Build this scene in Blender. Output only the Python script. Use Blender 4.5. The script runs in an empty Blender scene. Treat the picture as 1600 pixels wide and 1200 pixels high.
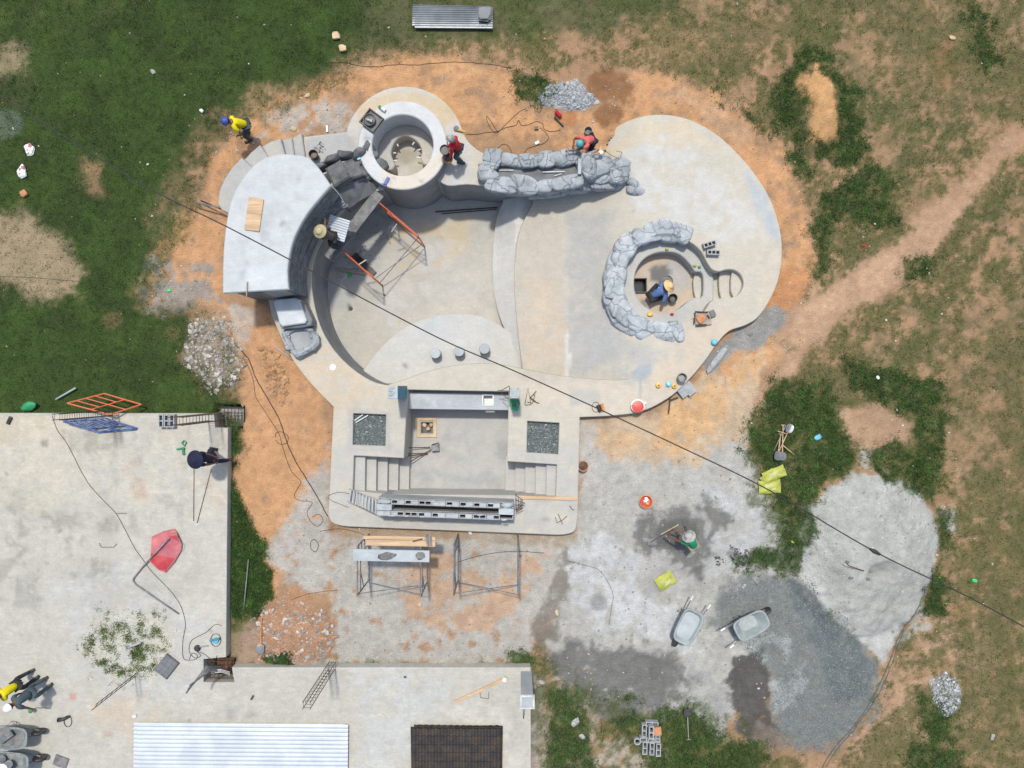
import bpy, bmesh, math, random
import numpy as np
from mathutils import Vector, Matrix, geometry
random.seed(7); RNG = np.random.default_rng(7)
R = math.radians
# ------------------------------------------------------------------ camera, world, sun, exposure
H = 22.6; F = 1130.0            # camera height above the dirt, focal length in photo pixels
scene = bpy.context.scene
COL = bpy.data.collections.new("site"); scene.collection.children.link(COL)
cd = bpy.data.cameras.new("camera"); cam = bpy.data.objects.new("camera", cd); COL.objects.link(cam)
cam.location = (0, 0, H); cam.rotation_euler = (0, 0, 0)
cd.sensor_width = 36; cd.lens = 36 * F / 1600; cd.clip_end = 400; cd.clip_start = 0.1
scene.camera = cam
w = bpy.data.worlds.new("World"); scene.world = w; w.use_nodes = True
nt = w.node_tree; bg = nt.nodes["Background"]
sky = nt.nodes.new("ShaderNodeTexSky"); sky.sky_type = 'NISHITA'; sky.sun_disc = False
sky.sun_elevation = R(70); sky.sun_rotation = R(-4); sky.air_density = 1.3; sky.dust_density = 2.5
nt.links.new(sky.outputs[0], bg.inputs[0]); bg.inputs[1].default_value = 0.15
sd = bpy.data.lights.new("sun", 'SUN'); sd.energy = 3.15; sd.angle = R(3.2); sd.color = (1.0, .965, .87)
sun = bpy.data.objects.new("sun", sd); COL.objects.link(sun)
sun.rotation_euler = Vector((.04, -.335, -.941)).to_track_quat('-Z', 'Y').to_euler()
vs = scene.view_settings; vs.view_transform = 'Standard'; vs.look = 'None'; vs.gamma = 1; vs.exposure = 0.05
vs.use_curve_mapping = False
scene.cycles.max_bounces = 6

# ------------------------------------------------------------------ helpers
def P(px, py, z=0.0): return ((px - 800) * (H - z) / F, (600 - py) * (H - z) / F)
def P3(px, py, z=0.0): a = P(px, py, z); return Vector((a[0], a[1], z))
def PL(pts, z=0.0): return [P(a, b, z) for a, b in pts]
def spl(pts, closed=False, n=5):
    out = []; m = len(pts)
    rng = range(m) if closed else range(m - 1)
    for i in rng:
        if closed: p0, p1, p2, p3 = pts[(i-1) % m], pts[i], pts[(i+1) % m], pts[(i+2) % m]
        else: p0, p1, p2, p3 = pts[max(i-1, 0)], pts[i], pts[i+1], pts[min(i+2, m-1)]
        for k in range(n):
            t = k / n
            out.append(tuple(.5 * ((2*b) + (c-a)*t + (2*a-5*b+4*c-d)*t*t + (-a+3*b-3*c+d)*t**3) for a, b, c, d in zip(p0, p1, p2, p3)))
    if not closed: out.append(tuple(pts[-1]))
    return out
def arc(c, r, a0, a1, n=24): return [(c[0] + r*math.cos(R(a0 + (a1-a0)*i/n)), c[1] + r*math.sin(R(a0 + (a1-a0)*i/n))) for i in range(n+1)]
_perm = RNG.permutation(4096).astype(np.int64); _val = RNG.random(4096)
def vnoise(x, y, seed=0):
    xi = np.floor(x).astype(np.int64); yi = np.floor(y).astype(np.int64); fx = x - xi; fy = y - yi
    fx = fx*fx*(3-2*fx); fy = fy*fy*(3-2*fy)
    def h(a, b): return _val[(_perm[(a + seed*57) & 4095] + _perm[(b*131 + seed*17) & 4095]*7 + b) & 4095]
    return (h(xi, yi)*(1-fx) + h(xi+1, yi)*fx)*(1-fy) + (h(xi, yi+1)*(1-fx) + h(xi+1, yi+1)*fx)*fy
def fbm(x, y, seed=0, o=4):
    s = 0; a = .5; t = 0
    for k in range(o):
        s = s + a*vnoise(x*2**k + 13.7*k, y*2**k + 7.3*k, seed+k); t += a; a *= .55
    return s / t
def inside(X, Y, poly):
    c = np.zeros(X.shape, bool); n = len(poly)
    for i in range(n):
        x1, y1 = poly[i]; x2, y2 = poly[(i+1) % n]
        if y1 == y2: continue
        c ^= ((y1 > Y) != (y2 > Y)) & (X < (x2-x1)*(Y-y1)/(y2-y1) + x1)
    return c
def sdf(X, Y, poly):      # negative inside
    d = np.full(X.shape, 1e9); n = len(poly)
    for i in range(n):
        x1, y1 = poly[i]; x2, y2 = poly[(i+1) % n]; dx, dy = x2-x1, y2-y1
        t = np.clip(((X-x1)*dx + (Y-y1)*dy) / max(dx*dx+dy*dy, 1e-9), 0, 1)
        d = np.minimum(d, (X-x1-t*dx)**2 + (Y-y1-t*dy)**2)
    d = np.sqrt(d); return np.where(inside(X, Y, poly), -d, d)
def ell(cx, cy, rx, ry, a=0, n=18):
    return [(cx + rx*math.cos(t)*math.cos(R(a)) - ry*math.sin(t)*math.sin(R(a)), cy + rx*math.cos(t)*math.sin(R(a)) + ry*math.sin(t)*math.cos(R(a))) for t in [2*math.pi*i/n for i in range(n)]]
def sstep(a, b, x): t = np.clip((x-a)/(b-a), 0, 1); return t*t*(3-2*t)
def mask(X, Y, poly, feather, amp, seed=0, sc=28.):
    xs = [p[0] for p in poly]; ys = [p[1] for p in poly]; m = feather + amp + 2
    out = np.zeros(X.shape); sel = (X > min(xs)-m) & (X < max(xs)+m) & (Y > min(ys)-m) & (Y < max(ys)+m)
    if not sel.any(): return out
    x = X[sel]; y = Y[sel]
    feather = feather*.55; d = sdf(x, y, poly) + amp*2.2*(fbm(x/sc, y/sc, seed, 5)-.5) + amp*1.0*(fbm(x/7, y/7, seed+2, 3)-.5)
    out[sel] = sstep(feather, -feather, d); return out
def paint(X, Y, base, layers, vary=.10, sc=40.):
    C = np.tile(np.array(base, float), (len(X), 1))
    for i, L in enumerate(layers):
        col, op, fe, am, poly = L[:5]; mk = mask(X, Y, poly, fe, am, i*3+1)*op
        if len(L) > 5: mk = mk*sstep(L[5], L[5]+.18, fbm(X/18, Y/18, i*5+2, 5))     # broken cover
        C = C*(1-mk[:, None]) + np.array(col)*mk[:, None]
    v = 1 + vary*2*(fbm(X/sc, Y/sc, 91, 5)-.5) + vary*1.5*(fbm(X/7, Y/7, 55, 3)-.5)
    return C*v[:, None]
def set_col(me, C):
    a = me.color_attributes.new("Col", 'FLOAT_COLOR', 'POINT')
    a.data.foreach_set("color", np.concatenate([np.clip(C, 0, 1), np.ones((len(C), 1))], 1).astype(np.float32).ravel())

# ------------------------------------------------------------------ materials
def mat(name, col, rough=.8, metal=0., var=.25, sc=6., fine=60., bump=.3, attr=False, col2=None, stretch=None, dirt=None, spec=None, bd=.01, speck=0., crack=0.):
    m = bpy.data.materials.new(name); m.use_nodes = True; t = m.node_tree; N = t.nodes.new; Lk = t.links.new
    b = t.nodes["Principled BSDF"]; b.inputs["Roughness"].default_value = rough; b.inputs["Metallic"].default_value = metal
    if spec is not None: b.inputs["Specular IOR Level"].default_value = spec
    g = N("ShaderNodeNewGeometry"); src = g.outputs["Position"]
    if stretch:
        mp = N("ShaderNodeMapping"); mp.inputs["Scale"].default_value = stretch; Lk(src, mp.inputs[0]); src = mp.outputs[0]
    n1 = N("ShaderNodeTexNoise"); n1.inputs["Scale"].default_value = sc; n1.inputs["Detail"].default_value = 8; n1.inputs["Roughness"].default_value = .65; Lk(src, n1.inputs["Vector"])
    n2 = N("ShaderNodeTexNoise"); n2.inputs["Scale"].default_value = fine; n2.inputs["Detail"].default_value = 4; Lk(src, n2.inputs["Vector"])
    r1 = N("ShaderNodeMapRange"); r1.inputs[1].default_value = .3; r1.inputs[2].default_value = .7; r1.inputs[3].default_value = 1-var; r1.inputs[4].default_value = 1+var*.8; Lk(n1.outputs[0], r1.inputs[0])
    r2 = N("ShaderNodeMapRange"); r2.inputs[1].default_value = .3; r2.inputs[2].default_value = .7; r2.inputs[3].default_value = 1-var*.6; r2.inputs[4].default_value = 1+var*.6; Lk(n2.outputs[0], r2.inputs[0])
    mu = N("ShaderNodeMath"); mu.operation = 'MULTIPLY'; Lk(r1.outputs[0], mu.inputs[0]); Lk(r2.outputs[0], mu.inputs[1])
    if attr: a = N("ShaderNodeAttribute"); a.attribute_name = "Col"; csrc = a.outputs["Color"]
    else:
        mx = N("ShaderNodeMix"); mx.data_type = 'RGBA'; n3 = N("ShaderNodeTexNoise"); n3.inputs["Scale"].default_value = sc*.45; n3.inputs["Detail"].default_value = 6
        Lk(src, n3.inputs["Vector"]); r3 = N("ShaderNodeMapRange"); r3.inputs[1].default_value = .42; r3.inputs[2].default_value = .6; Lk(n3.outputs[0], r3.inputs[0]); Lk(r3.outputs[0], mx.inputs[0])
        mx.inputs[6].default_value = (*col, 1); mx.inputs[7].default_value = (*(col2 or col), 1); csrc = mx.outputs[2]
    if speck:
        n4 = N("ShaderNodeTexNoise"); n4.inputs["Scale"].default_value = 26; n4.inputs["Detail"].default_value = 3; Lk(g.outputs["Position"], n4.inputs["Vector"])
        r4 = N("ShaderNodeMapRange"); r4.inputs[1].default_value = .66; r4.inputs[2].default_value = .72; r4.inputs[3].default_value = 1; r4.inputs[4].default_value = 1-speck; Lk(n4.outputs[0], r4.inputs[0])
        m5 = N("ShaderNodeMapping"); m5.inputs["Rotation"].default_value = (0, 0, .5); m5.inputs["Scale"].default_value = (1.2, 5, 1); Lk(g.outputs["Position"], m5.inputs[0])
        n5 = N("ShaderNodeTexNoise"); n5.inputs["Scale"].default_value = 2.2; n5.inputs["Detail"].default_value = 7; n5.inputs["Roughness"].default_value = .7; n5.inputs["Distortion"].default_value = 1.2; Lk(m5.outputs[0], n5.inputs["Vector"])
        r5 = N("ShaderNodeMapRange"); r5.inputs[1].default_value = .5; r5.inputs[2].default_value = .75; r5.inputs[3].default_value = 1; r5.inputs[4].default_value = 1+speck*.6; Lk(n5.outputs[0], r5.inputs[0])
        mu2 = N("ShaderNodeMath"); mu2.operation = 'MULTIPLY'; Lk(r4.outputs[0], mu2.inputs[0]); Lk(r5.outputs[0], mu2.inputs[1]); mu3 = N("ShaderNodeMath"); mu3.operation = 'MULTIPLY'; Lk(mu.outputs[0], mu3.inputs[0]); Lk(mu2.outputs[0], mu3.inputs[1]); mu = mu3
    hcr = None
    if crack:
        nd = N("ShaderNodeTexNoise"); nd.inputs["Scale"].default_value = 2.5; nd.inputs["Detail"].default_value = 4; Lk(g.outputs["Position"], nd.inputs["Vector"])
        vs3 = N("ShaderNodeVectorMath"); vs3.operation = 'SCALE'; vs3.inputs[3].default_value = .55; Lk(nd.outputs["Color"], vs3.inputs[0]); va = N("ShaderNodeVectorMath"); va.operation = 'ADD'; Lk(g.outputs["Position"], va.inputs[0]); Lk(vs3.outputs[0], va.inputs[1])
        vo = N("ShaderNodeTexVoronoi"); vo.feature = 'DISTANCE_TO_EDGE'; vo.inputs["Scale"].default_value = 2.0; Lk(va.outputs[0], vo.inputs["Vector"])
        rc = N("ShaderNodeMapRange"); rc.inputs[1].default_value = .0; rc.inputs[2].default_value = .035; rc.inputs[3].default_value = 1-crack; rc.inputs[4].default_value = 1; Lk(vo.outputs["Distance"], rc.inputs[0]); hcr = rc
        muc = N("ShaderNodeMath"); muc.operation = 'MULTIPLY'; Lk(mu.outputs[0], muc.inputs[0]); Lk(rc.outputs[0], muc.inputs[1]); mu = muc
    vm = N("ShaderNodeVectorMath"); vm.operation = 'SCALE'; Lk(csrc, vm.inputs[0]); Lk(mu.outputs[0], vm.inputs[3]); out = vm.outputs[0]
    Lk(out, b.inputs["Base Color"])
    if bump:
        bp = N("ShaderNodeBump"); bp.inputs["Strength"].default_value = bump; bp.inputs["Distance"].default_value = bd
        ad = N("ShaderNodeMath"); ad.operation = 'ADD'; Lk(n1.outputs[0], ad.inputs[0]); Lk(n2.outputs[0], ad.inputs[1])
        if hcr: ad2 = N("ShaderNodeMath"); ad2.operation = 'MULTIPLY_ADD'; ad2.inputs[1].default_value = 3.0; Lk(hcr.outputs[0], ad2.inputs[0]); Lk(ad.outputs[0], ad2.inputs[2]); ad = ad2
        Lk(ad.outputs[0], bp.inputs["Height"]); Lk(bp.outputs[0], b.inputs["Normal"])
    return m
M = {}
def mk(n, *a, **k): M[n] = mat(n, *a, **k)
mk('ground', (1,1,1), rough=.95, var=.17, sc=3.5, fine=22., bump=1.0, attr=True, spec=.15, bd=.03, speck=.2)
mk('concrete', (1,1,1), rough=.75, var=.075, sc=3., fine=24., bump=.4, attr=True, spec=.3, speck=.22)
mk('slabtop', (1,1,1), rough=.8, var=.11, sc=4., fine=24., bump=.4, attr=True, spec=.3, speck=.38)
mk('cement', (.33,.34,.34), col2=(.27,.28,.285), rough=.8, var=.12, sc=3.)
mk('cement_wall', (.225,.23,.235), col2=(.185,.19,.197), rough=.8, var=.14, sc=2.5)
mk('cement_dark', (.15,.155,.165), col2=(.11,.115,.12), rough=.7, var=.25, sc=5.)
mk('cement_pale', (.40,.435,.45), col2=(.33,.36,.38), rough=.75, var=.12, sc=3.)
mk('rock', (.37,.395,.415), col2=(.29,.315,.335), rough=.75, var=.26, sc=5., bump=.8, bd=.02, crack=.42)
mk('rock_pale', (.43,.46,.48), col2=(.34,.37,.39), rough=.75, var=.24, sc=5., bump=.8, bd=.02, crack=.36)
mk('rock_dark', (.155,.16,.165), col2=(.095,.10,.105), rough=.7, var=.35, sc=6., bump=.8, bd=.02)
mk('plankwall', (.15,.16,.175), col2=(.20,.21,.225), rough=.7, var=.4, sc=7., bump=.9, bd=.02)
mk('block', (.36,.37,.38), col2=(.30,.31,.32), rough=.9, var=.2, sc=14.)
mk('wood', (.56,.39,.24), col2=(.46,.31,.18), rough=.7, var=.2, sc=6., stretch=(.3,3,3))
mk('wood_grey', (.34,.30,.25), col2=(.25,.22,.19), rough=.8, var=.25, sc=6., stretch=(.3,3,3))
mk('steel_rust', (.07,.055,.045), col2=(.13,.07,.04), rough=.8, metal=.2, var=.3, sc=20.)
mk('steel_grey', (.16,.165,.17), col2=(.25,.25,.25), rough=.6, metal=.3, var=.3, sc=14.)
mk('galv', (.27,.285,.295), col2=(.20,.215,.225), rough=.4, metal=.5, var=.12, sc=3.)
mk('sheet_white', (.53,.57,.605), col2=(.46,.50,.54), rough=.35, metal=.1, var=.05, sc=3.)
mk('sheet_brown', (.028,.023,.021), col2=(.05,.036,.026), rough=.55, var=.25, sc=8.)
mk('orange_paint', (.55,.10,.025), col2=(.48,.12,.05), rough=.45, var=.2, sc=14.)
mk('blue_paint', (.05,.09,.25), col2=(.12,.18,.32), rough=.45, var=.3, sc=14.)
mk('teal_paint', (.03,.19,.27), col2=(.04,.22,.30), rough=.6, var=.12)
mk('black_plastic', (.018,.018,.02), col2=(.05,.05,.05), rough=.5, var=.4, sc=10.)
mk('grey_plastic', (.25,.27,.27), col2=(.17,.18,.18), rough=.5, var=.25, sc=10.)
mk('white_plastic', (.78,.78,.76), col2=(.65,.65,.63), rough=.4, var=.1)
mk('red_plastic', (.55,.06,.05), col2=(.62,.14,.10), rough=.4, var=.2)
mk('orange_plastic', (.62,.22,.06), col2=(.5,.22,.10), rough=.45, var=.2)
mk('yellow_plastic', (.68,.42,.05), col2=(.55,.34,.05), rough=.4, var=.2)
mk('cyan_plastic', (.12,.50,.66), col2=(.10,.42,.6), rough=.4, var=.15)
mk('green_plastic', (.02,.22,.09), col2=(.03,.30,.12), rough=.5, var=.3)
mk('green_bright', (.03,.55,.12), rough=.4, var=.1)
mk('sack', (.40,.42,.055), col2=(.32,.34,.06), rough=.6, var=.15, sc=10.)
mk('sack_print', (.42,.42,.30), col2=(.52,.53,.12), rough=.7, var=.25, sc=16.)
mk('tarp_red', (.50,.15,.16), col2=(.42,.11,.13), rough=.6, var=.15, sc=3.)
mk('tarp_deep', (.42,.04,.05), rough=.6, var=.2)
mk('tray_grey', (.36,.40,.39), col2=(.29,.33,.33), rough=.6, metal=.2, var=.15, sc=6.)
mk('mortar', (.20,.20,.195), col2=(.13,.13,.13), rough=.85, var=.25, sc=9., bump=.8)
mk('water_dark', (.03,.035,.035), rough=.1, var=.1, bump=0)
mk('cable', (.02,.02,.02), rough=.6, var=.2)
mk('cable_grey', (.10,.10,.095), rough=.7, var=.2)
mk('soil_dark', (.16,.085,.05), col2=(.08,.05,.035), rough=.95, var=.3, sc=10., bump=1.0); mk('clay', (.55,.25,.12), col2=(.45,.20,.10), rough=.85, var=.2)
mk('tan_block', (.58,.44,.28), col2=(.50,.36,.22), rough=.85, var=.15)
mk('form_board', (.55,.56,.55), col2=(.42,.43,.42), rough=.7, var=.2, sc=9.)
mk('cement_white', (.52,.55,.565), col2=(.44,.47,.485), rough=.75, var=.12, sc=3.)
mk('stones_white', (.42,.40,.37), col2=(.30,.29,.27), rough=.9, var=.25, sc=9.)
mk('stones_col', (1,1,1), rough=.9, var=.2, sc=9., attr=True)
mk('grass', (1,1,1), rough=.75, var=.2, sc=3., attr=True, bump=0, spec=.2)
mk('skin', (.16,.075,.04), rough=.55, var=.08); mk('hair', (.012,.01,.009), rough=.6, var=.2)
mk('c_yellow', (.70,.58,.0), rough=.8, var=.08); mk('c_navy', (.008,.012,.04), rough=.85, var=.25)
mk('c_red', (.42,.008,.02), rough=.8, var=.15); mk('c_pink', (.62,.12,.11), rough=.8, var=.12)
mk('c_blue', (.09,.17,.36), rough=.85, var=.2, sc=10.); mk('c_green', (.0,.27,.12), rough=.8, var=.12)
mk('c_dark', (.025,.028,.028), rough=.85, var=.4, sc=10.); mk('c_jean', (.04,.065,.08), rough=.85, var=.25)
mk('c_slate', (.055,.085,.10), rough=.85, var=.15); mk('c_brown', (.10,.08,.065), rough=.85, var=.25)
mk('c_khaki', (.30,.27,.20), rough=.85, var=.2)
mk('h_blue', (.04,.07,.30), rough=.5, var=.3, sc=20.); mk('h_straw', (.68,.47,.22), col2=(.55,.36,.15), rough=.8, var=.15)
mk('h_tan', (.42,.37,.22), rough=.85, var=.25, sc=22.); mk('h_grey', (.40,.40,.38), col2=(.22,.22,.21), rough=.85, var=.3, sc=16.)
mk('h_white', (.8,.8,.78), rough=.5, var=.06); mk('h_teal', (.06,.30,.36), col2=(.10,.38,.42), rough=.6, var=.2)

# ------------------------------------------------------------------ object plumbing
def props(o, label=None, cat=None, group=None, kind=None):
    if label: o['label'] = label
    if cat: o['category'] = cat
    if group: o['group'] = group
    if kind: o['kind'] = kind
    return o
def empty(name, loc, label, cat, group=None, rz=0):
    o = bpy.data.objects.new(name, None); COL.objects.link(o); o.location = loc; o.rotation_euler = (0, 0, rz)
    o.empty_display_size = .1
    o['mw'] = 0; del o['mw']
    return props(o, label, cat, group)
def mesh_obj(name, V, Fc, m, parent=None, smooth=False, world=True):
    me = bpy.data.meshes.new(name); me.from_pydata([tuple(v) for v in V], [], Fc); me.materials.append(M[m] if isinstance(m, str) else m)
    if smooth: me.polygons.foreach_set("use_smooth", [True]*len(me.polygons))
    me.update(); o = bpy.data.objects.new(name, me); COL.objects.link(o)
    if parent: attach(o, parent, world)
    return o
def mwof(p):
    m = p.matrix_basis.copy()
    return (mwof(p.parent) @ p.matrix_parent_inverse @ m) if p.parent else m
def attach(o, p, world=True):
    o.parent = p
    if world: o.matrix_parent_inverse = mwof(p).inverted()
class MB:
    def __init__(s): s.V = []; s.F = []
    def add(s, V, Fc): k = len(s.V); s.V += [tuple(v) for v in V]; s.F += [tuple(i+k for i in f) for f in Fc]; return s
    def box(s, c, size, rz=0, mt=None):
        hx, hy, hz = [a/2 for a in size]; q = []
        for z in (-hz, hz):
            for x, y in ((-hx,-hy),(hx,-hy),(hx,hy),(-hx,hy)): q.append(Vector((x, y, z)))
        T = mt or Matrix.Rotation(rz, 4, 'Z'); q = [(T @ v) + Vector(c) for v in q]
        return s.add(q, [(0,3,2,1),(4,5,6,7),(0,1,5,4),(1,2,6,5),(2,3,7,6),(3,0,4,7)])
    def tube(s, pts, r, n=8, cap=True):
        pts = [Vector(p) for p in pts]; L = len(pts); rr = r if isinstance(r, (list, tuple)) else [r]*L; V = []; up = Vector((0,0,1))
        for i, p in enumerate(pts):
            d = (pts[min(i+1, L-1)] - pts[max(i-1, 0)]).normalized()
            a = d.cross(up); a = a.normalized() if a.length > 1e-3 else Vector((1,0,0)); b = a.cross(d).normalized()
            for k in range(n): t = 2*math.pi*k/n; V.append(p + (a*math.cos(t) + b*math.sin(t))*rr[i])
        Fc = [(i*n+k, i*n+(k+1) % n, (i+1)*n+(k+1) % n, (i+1)*n+k) for i in range(L-1) for k in range(n)]
        if cap: Fc += [tuple(range(n))[::-1], tuple((L-1)*n+k for k in range(n))]
        return s.add(V, Fc)
    def lathe(s, prof, c, n=24, sx=1, sy=1, T=None, cap=True):
        V = []; 
        for r, z in prof:
            for k in range(n):
                t = 2*math.pi*k/n; v = Vector((r*math.cos(t)*sx, r*math.sin(t)*sy, z)); v = (T @ v) if T else v; V.append(v + Vector(c))
        L = len(prof); Fc = [(i*n+k, i*n+(k+1) % n, (i+1)*n+(k+1) % n, (i+1)*n+k) for i in range(L-1) for k in range(n)]
        if cap: Fc += [tuple(range(n))[::-1], tuple((L-1)*n+k for k in range(n))]
        return s.add(V, Fc)
    def build(s, name, m, parent=None, smooth=False, label=None):
        o = mesh_obj(name, s.V, s.F, m, parent, smooth)
        if label: o['label'] = label
        return o
def autosmooth(o, ang=40):
    me = o.data; me.polygons.foreach_set("use_smooth", [True]*len(me.polygons)); 
    try: me.set_sharp_from_angle(angle=R(ang))
    except Exception: pass
    return o
def area2(p): return sum(p[i][0]*p[(i+1) % len(p)][1] - p[(i+1) % len(p)][0]*p[i][1] for i in range(len(p)))
def offset_in(loop, c):      # CCW loop moved inward
    n = len(loop); out = []
    for i in range(n):
        a, b, d = Vector(loop[i-1]), Vector(loop[i]), Vector(loop[(i+1) % n])
        e1 = (b-a).normalized() if (b-a).length > 1e-9 else Vector((1,0)); e2 = (d-b).normalized() if (d-b).length > 1e-9 else e1
        nn = Vector((-(e1.y+e2.y), e1.x+e2.x)); nn = nn.normalized() if nn.length > 1e-6 else Vector((-e1.y, e1.x))
        k = c / max(.4, nn.dot(Vector((-e1.y, e1.x)))); out.append((b.x + nn.x*k, b.y + nn.y*k))
    return out
def slab(name, outer, holes, top, bot, m, parent=None, step=None, base=None, layers=(), ch=.02, vary=.05, sc=60., seam=None):
    """a thick plate with holes: top face follows top(x, y), rounded arrises, vertical sides down to bot"""
    tf = top if callable(top) else (lambda x, y: top)
    bf = bot if callable(bot) else (lambda x, y: bot)
    outer = list(outer); outer = outer if area2(outer) > 0 else outer[::-1]
    loops = [outer] + [list(h) if area2(h) < 0 else list(h)[::-1] for h in holes]
    V = []; Fc = []; cv = []; ce = []
    for lp in loops:
        n = len(lp); ins = offset_in(lp, ch); k = len(V)
        if seam: ins = [b if seam(*a) else b2 for a, b, b2 in ((q, q, w_) for q, w_ in zip(lp, ins))]
        V += [(x, y, bf(x, y)) for x, y in lp] + [(x, y, tf(x, y)-(0 if seam and seam(x, y) else ch)) for x, y in lp] + [(x, y, tf(x, y)) for x, y in ins]
        for i in range(n):
            j = (i+1) % n; Fc.append((k+i, k+j, k+n+j, k+n+i)); Fc.append((k+n+i, k+n+j, k+2*n+j, k+2*n+i))
        k2 = len(cv); cv += ins; ce += [(k2+i, k2+(i+1) % n) for i in range(n)]
    il = []; k2 = 0
    for lp in loops: il.append(cv[k2:k2+len(lp)]); k2 += len(lp)
    pts = [Vector(p) for p in cv]
    if step:
        xs = [p[0] for p in outer]; ys = [p[1] for p in outer]
        gx, gy = np.meshgrid(np.arange(min(xs), max(xs), step), np.arange(min(ys), max(ys), step)); gx = gx.ravel() + .1*step*np.sin(gy.ravel()*9); gy = gy.ravel()
        d = sdf(gx, gy, il[0]); ok = d < -step*.4
        for h in il[1:]: ok &= sdf(gx, gy, h) > step*.4
        pts += [Vector((float(a), float(b))) for a, b in zip(gx[ok], gy[ok])]
    vo, eo, fo, ov, _, _ = geometry.delaunay_2d_cdt(pts, ce, [], 0, 1e-5)
    A = np.array([tuple(v) for v in vo]); T = np.array([f for f in fo]); cen = A[T].mean(1)
    keep = inside(cen[:, 0], cen[:, 1], il[0])
    for h in il[1:]: keep &= ~inside(cen[:, 0], cen[:, 1], h)
    k = len(V); V += [(a, b, tf(a, b)) for a, b in A.tolist()]
    for t, kp in zip(T.tolist(), keep):
        if kp:
            a, b, c = [A[i] for i in t]
            if (b[0]-a[0])*(c[1]-a[1]) - (b[1]-a[1])*(c[0]-a[0]) < 0: t = t[::-1]
            Fc.append(tuple(i+k for i in t))
    o = mesh_obj(name, V, Fc, m, parent)
    if base is not None:
        W = np.array(V); X = 800 + W[:, 0]*F/(H-W[:, 2]); Y = 600 - W[:, 1]*F/(H-W[:, 2])
        set_col(o.data, paint(X, Y, base, layers, vary, sc))
    bm = bmesh.new(); bm.from_mesh(o.data); bmesh.ops.remove_doubles(bm, verts=bm.verts, dist=1e-4); bm.to_mesh(o.data); bm.free()
    return o
def rock_mesh(size, seed, n=3, planes=14, rough=.03):
    rg = np.random.default_rng(seed); bm = bmesh.new(); bmesh.ops.create_icosphere(bm, subdivisions=n, radius=1)
    V = np.array([tuple(v.co) for v in bm.verts]); Fc = [tuple(v.index for v in f.verts) for f in bm.faces]; bm.free()
    V = np.sign(V)*np.abs(V)**.72
    for _ in range(planes):
        nn = rg.normal(size=3); nn /= np.linalg.norm(nn); d = rg.uniform(.62, .9); s = V @ nn - d; s = np.clip(s, 0, None); V -= s[:, None]*nn*.92
    ph = rg.uniform(0, 6, 3)
    V *= 1 + rough*(np.sin(V[:, [0]]*7+ph[0])+np.sin(V[:, [1]]*8+ph[1])+np.sin(V[:, [2]]*9+ph[2]))
    return V*np.array(size), Fc
def rock(name, c, size, rz, seed, m, parent, n=3):
    V, Fc = rock_mesh(size, seed, n); ca, sa = math.cos(rz), math.sin(rz)
    V = np.stack([V[:, 0]*ca - V[:, 1]*sa + c[0], V[:, 0]*sa + V[:, 1]*ca + c[1], V[:, 2] + c[2]], 1)
    return mesh_obj(name, V.tolist(), Fc, m, parent, smooth=True)
def scatter(name, polys, count, smin, smax, cols, label, z=None, seed=3, amp=10, mat_='stones_col', cat='rubble', flat=.6, parent=None, core=0):
    rg = np.random.default_rng(seed); xs = [p[0] for q in polys for p in q]; ys = [p[1] for q in polys for p in q]
    X = rg.uniform(min(xs)-amp, max(xs)+amp, count*8); Y = rg.uniform(min(ys)-amp, max(ys)+amp, count*8); ok = np.zeros(len(X))
    for q in polys: ok = np.maximum(ok, mask(X, Y, q, amp*.7+.5, amp, seed))
    sel = rg.random(len(X)) < ok
    if z is None: sel &= (sdf(X, Y, wh_px) > 2) & ~inside(X, Y, [(-400,640),(362,640),(362,1034),(842,1034),(842,1400),(-400,1400)])
    X = X[sel][:count]; Y = Y[sel][:count]; n = len(X)
    if z is None: xw, yw = (X-800)*H/F, (600-Y)*H/F; zw = hgt(xw, yw)
    else: xw, yw = (X-800)*(H-z)/F, (600-Y)*(H-z)/F; zw = np.full(n, float(z))
    base = np.array([(1,0,0),(0,1,0),(-1,0,0),(0,-1,0),(0,0,1),(0,0,-.6),(.65,.65,.5),(-.6,.6,.4)]); 
    bf = np.array([(0,6,4),(6,1,4),(1,7,4),(7,2,4),(2,3,4),(3,0,4),(0,3,5),(3,2,5),(2,7,5),(7,1,5),(1,6,5),(6,0,5)])
    s = smin*(smax/smin)**(rg.random(n)**2.2); a = rg.uniform(0, 6.28, n)
    V = base[None]*(1+rg.uniform(-.35, .35, (n, 8, 1)))*s[:, None, None]; V[:, :, 2] *= flat; V[:, :, 0] *= rg.uniform(.7, 1.5, (n, 1))
    ca, sa = np.cos(a)[:, None], np.sin(a)[:, None]; x = V[:, :, 0]*ca - V[:, :, 1]*sa; y = V[:, :, 0]*sa + V[:, :, 1]*ca
    W = np.stack([x + xw[:, None], y + yw[:, None], V[:, :, 2] + zw[:, None] + s[:, None]*.2], 2).reshape(-1, 3)
    Fc = (bf[None] + (np.arange(n)*8)[:, None, None]).reshape(-1, 3)
    me = bpy.data.meshes.new(name); me.from_pydata(W.tolist(), [], Fc.tolist()); me.materials.append(M[mat_])
    ci = rg.integers(0, len(cols), n); C = np.array(cols)[ci]*rg.uniform(.75, 1.2, (n, 1)); set_col(me, np.repeat(C, 8, 0))
    o = bpy.data.objects.new(name, me); COL.objects.link(o)
    if parent: attach(o, parent); o['kind'] = 'stuff'
    else: props(o, label, cat, kind='stuff')
    return o
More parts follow.
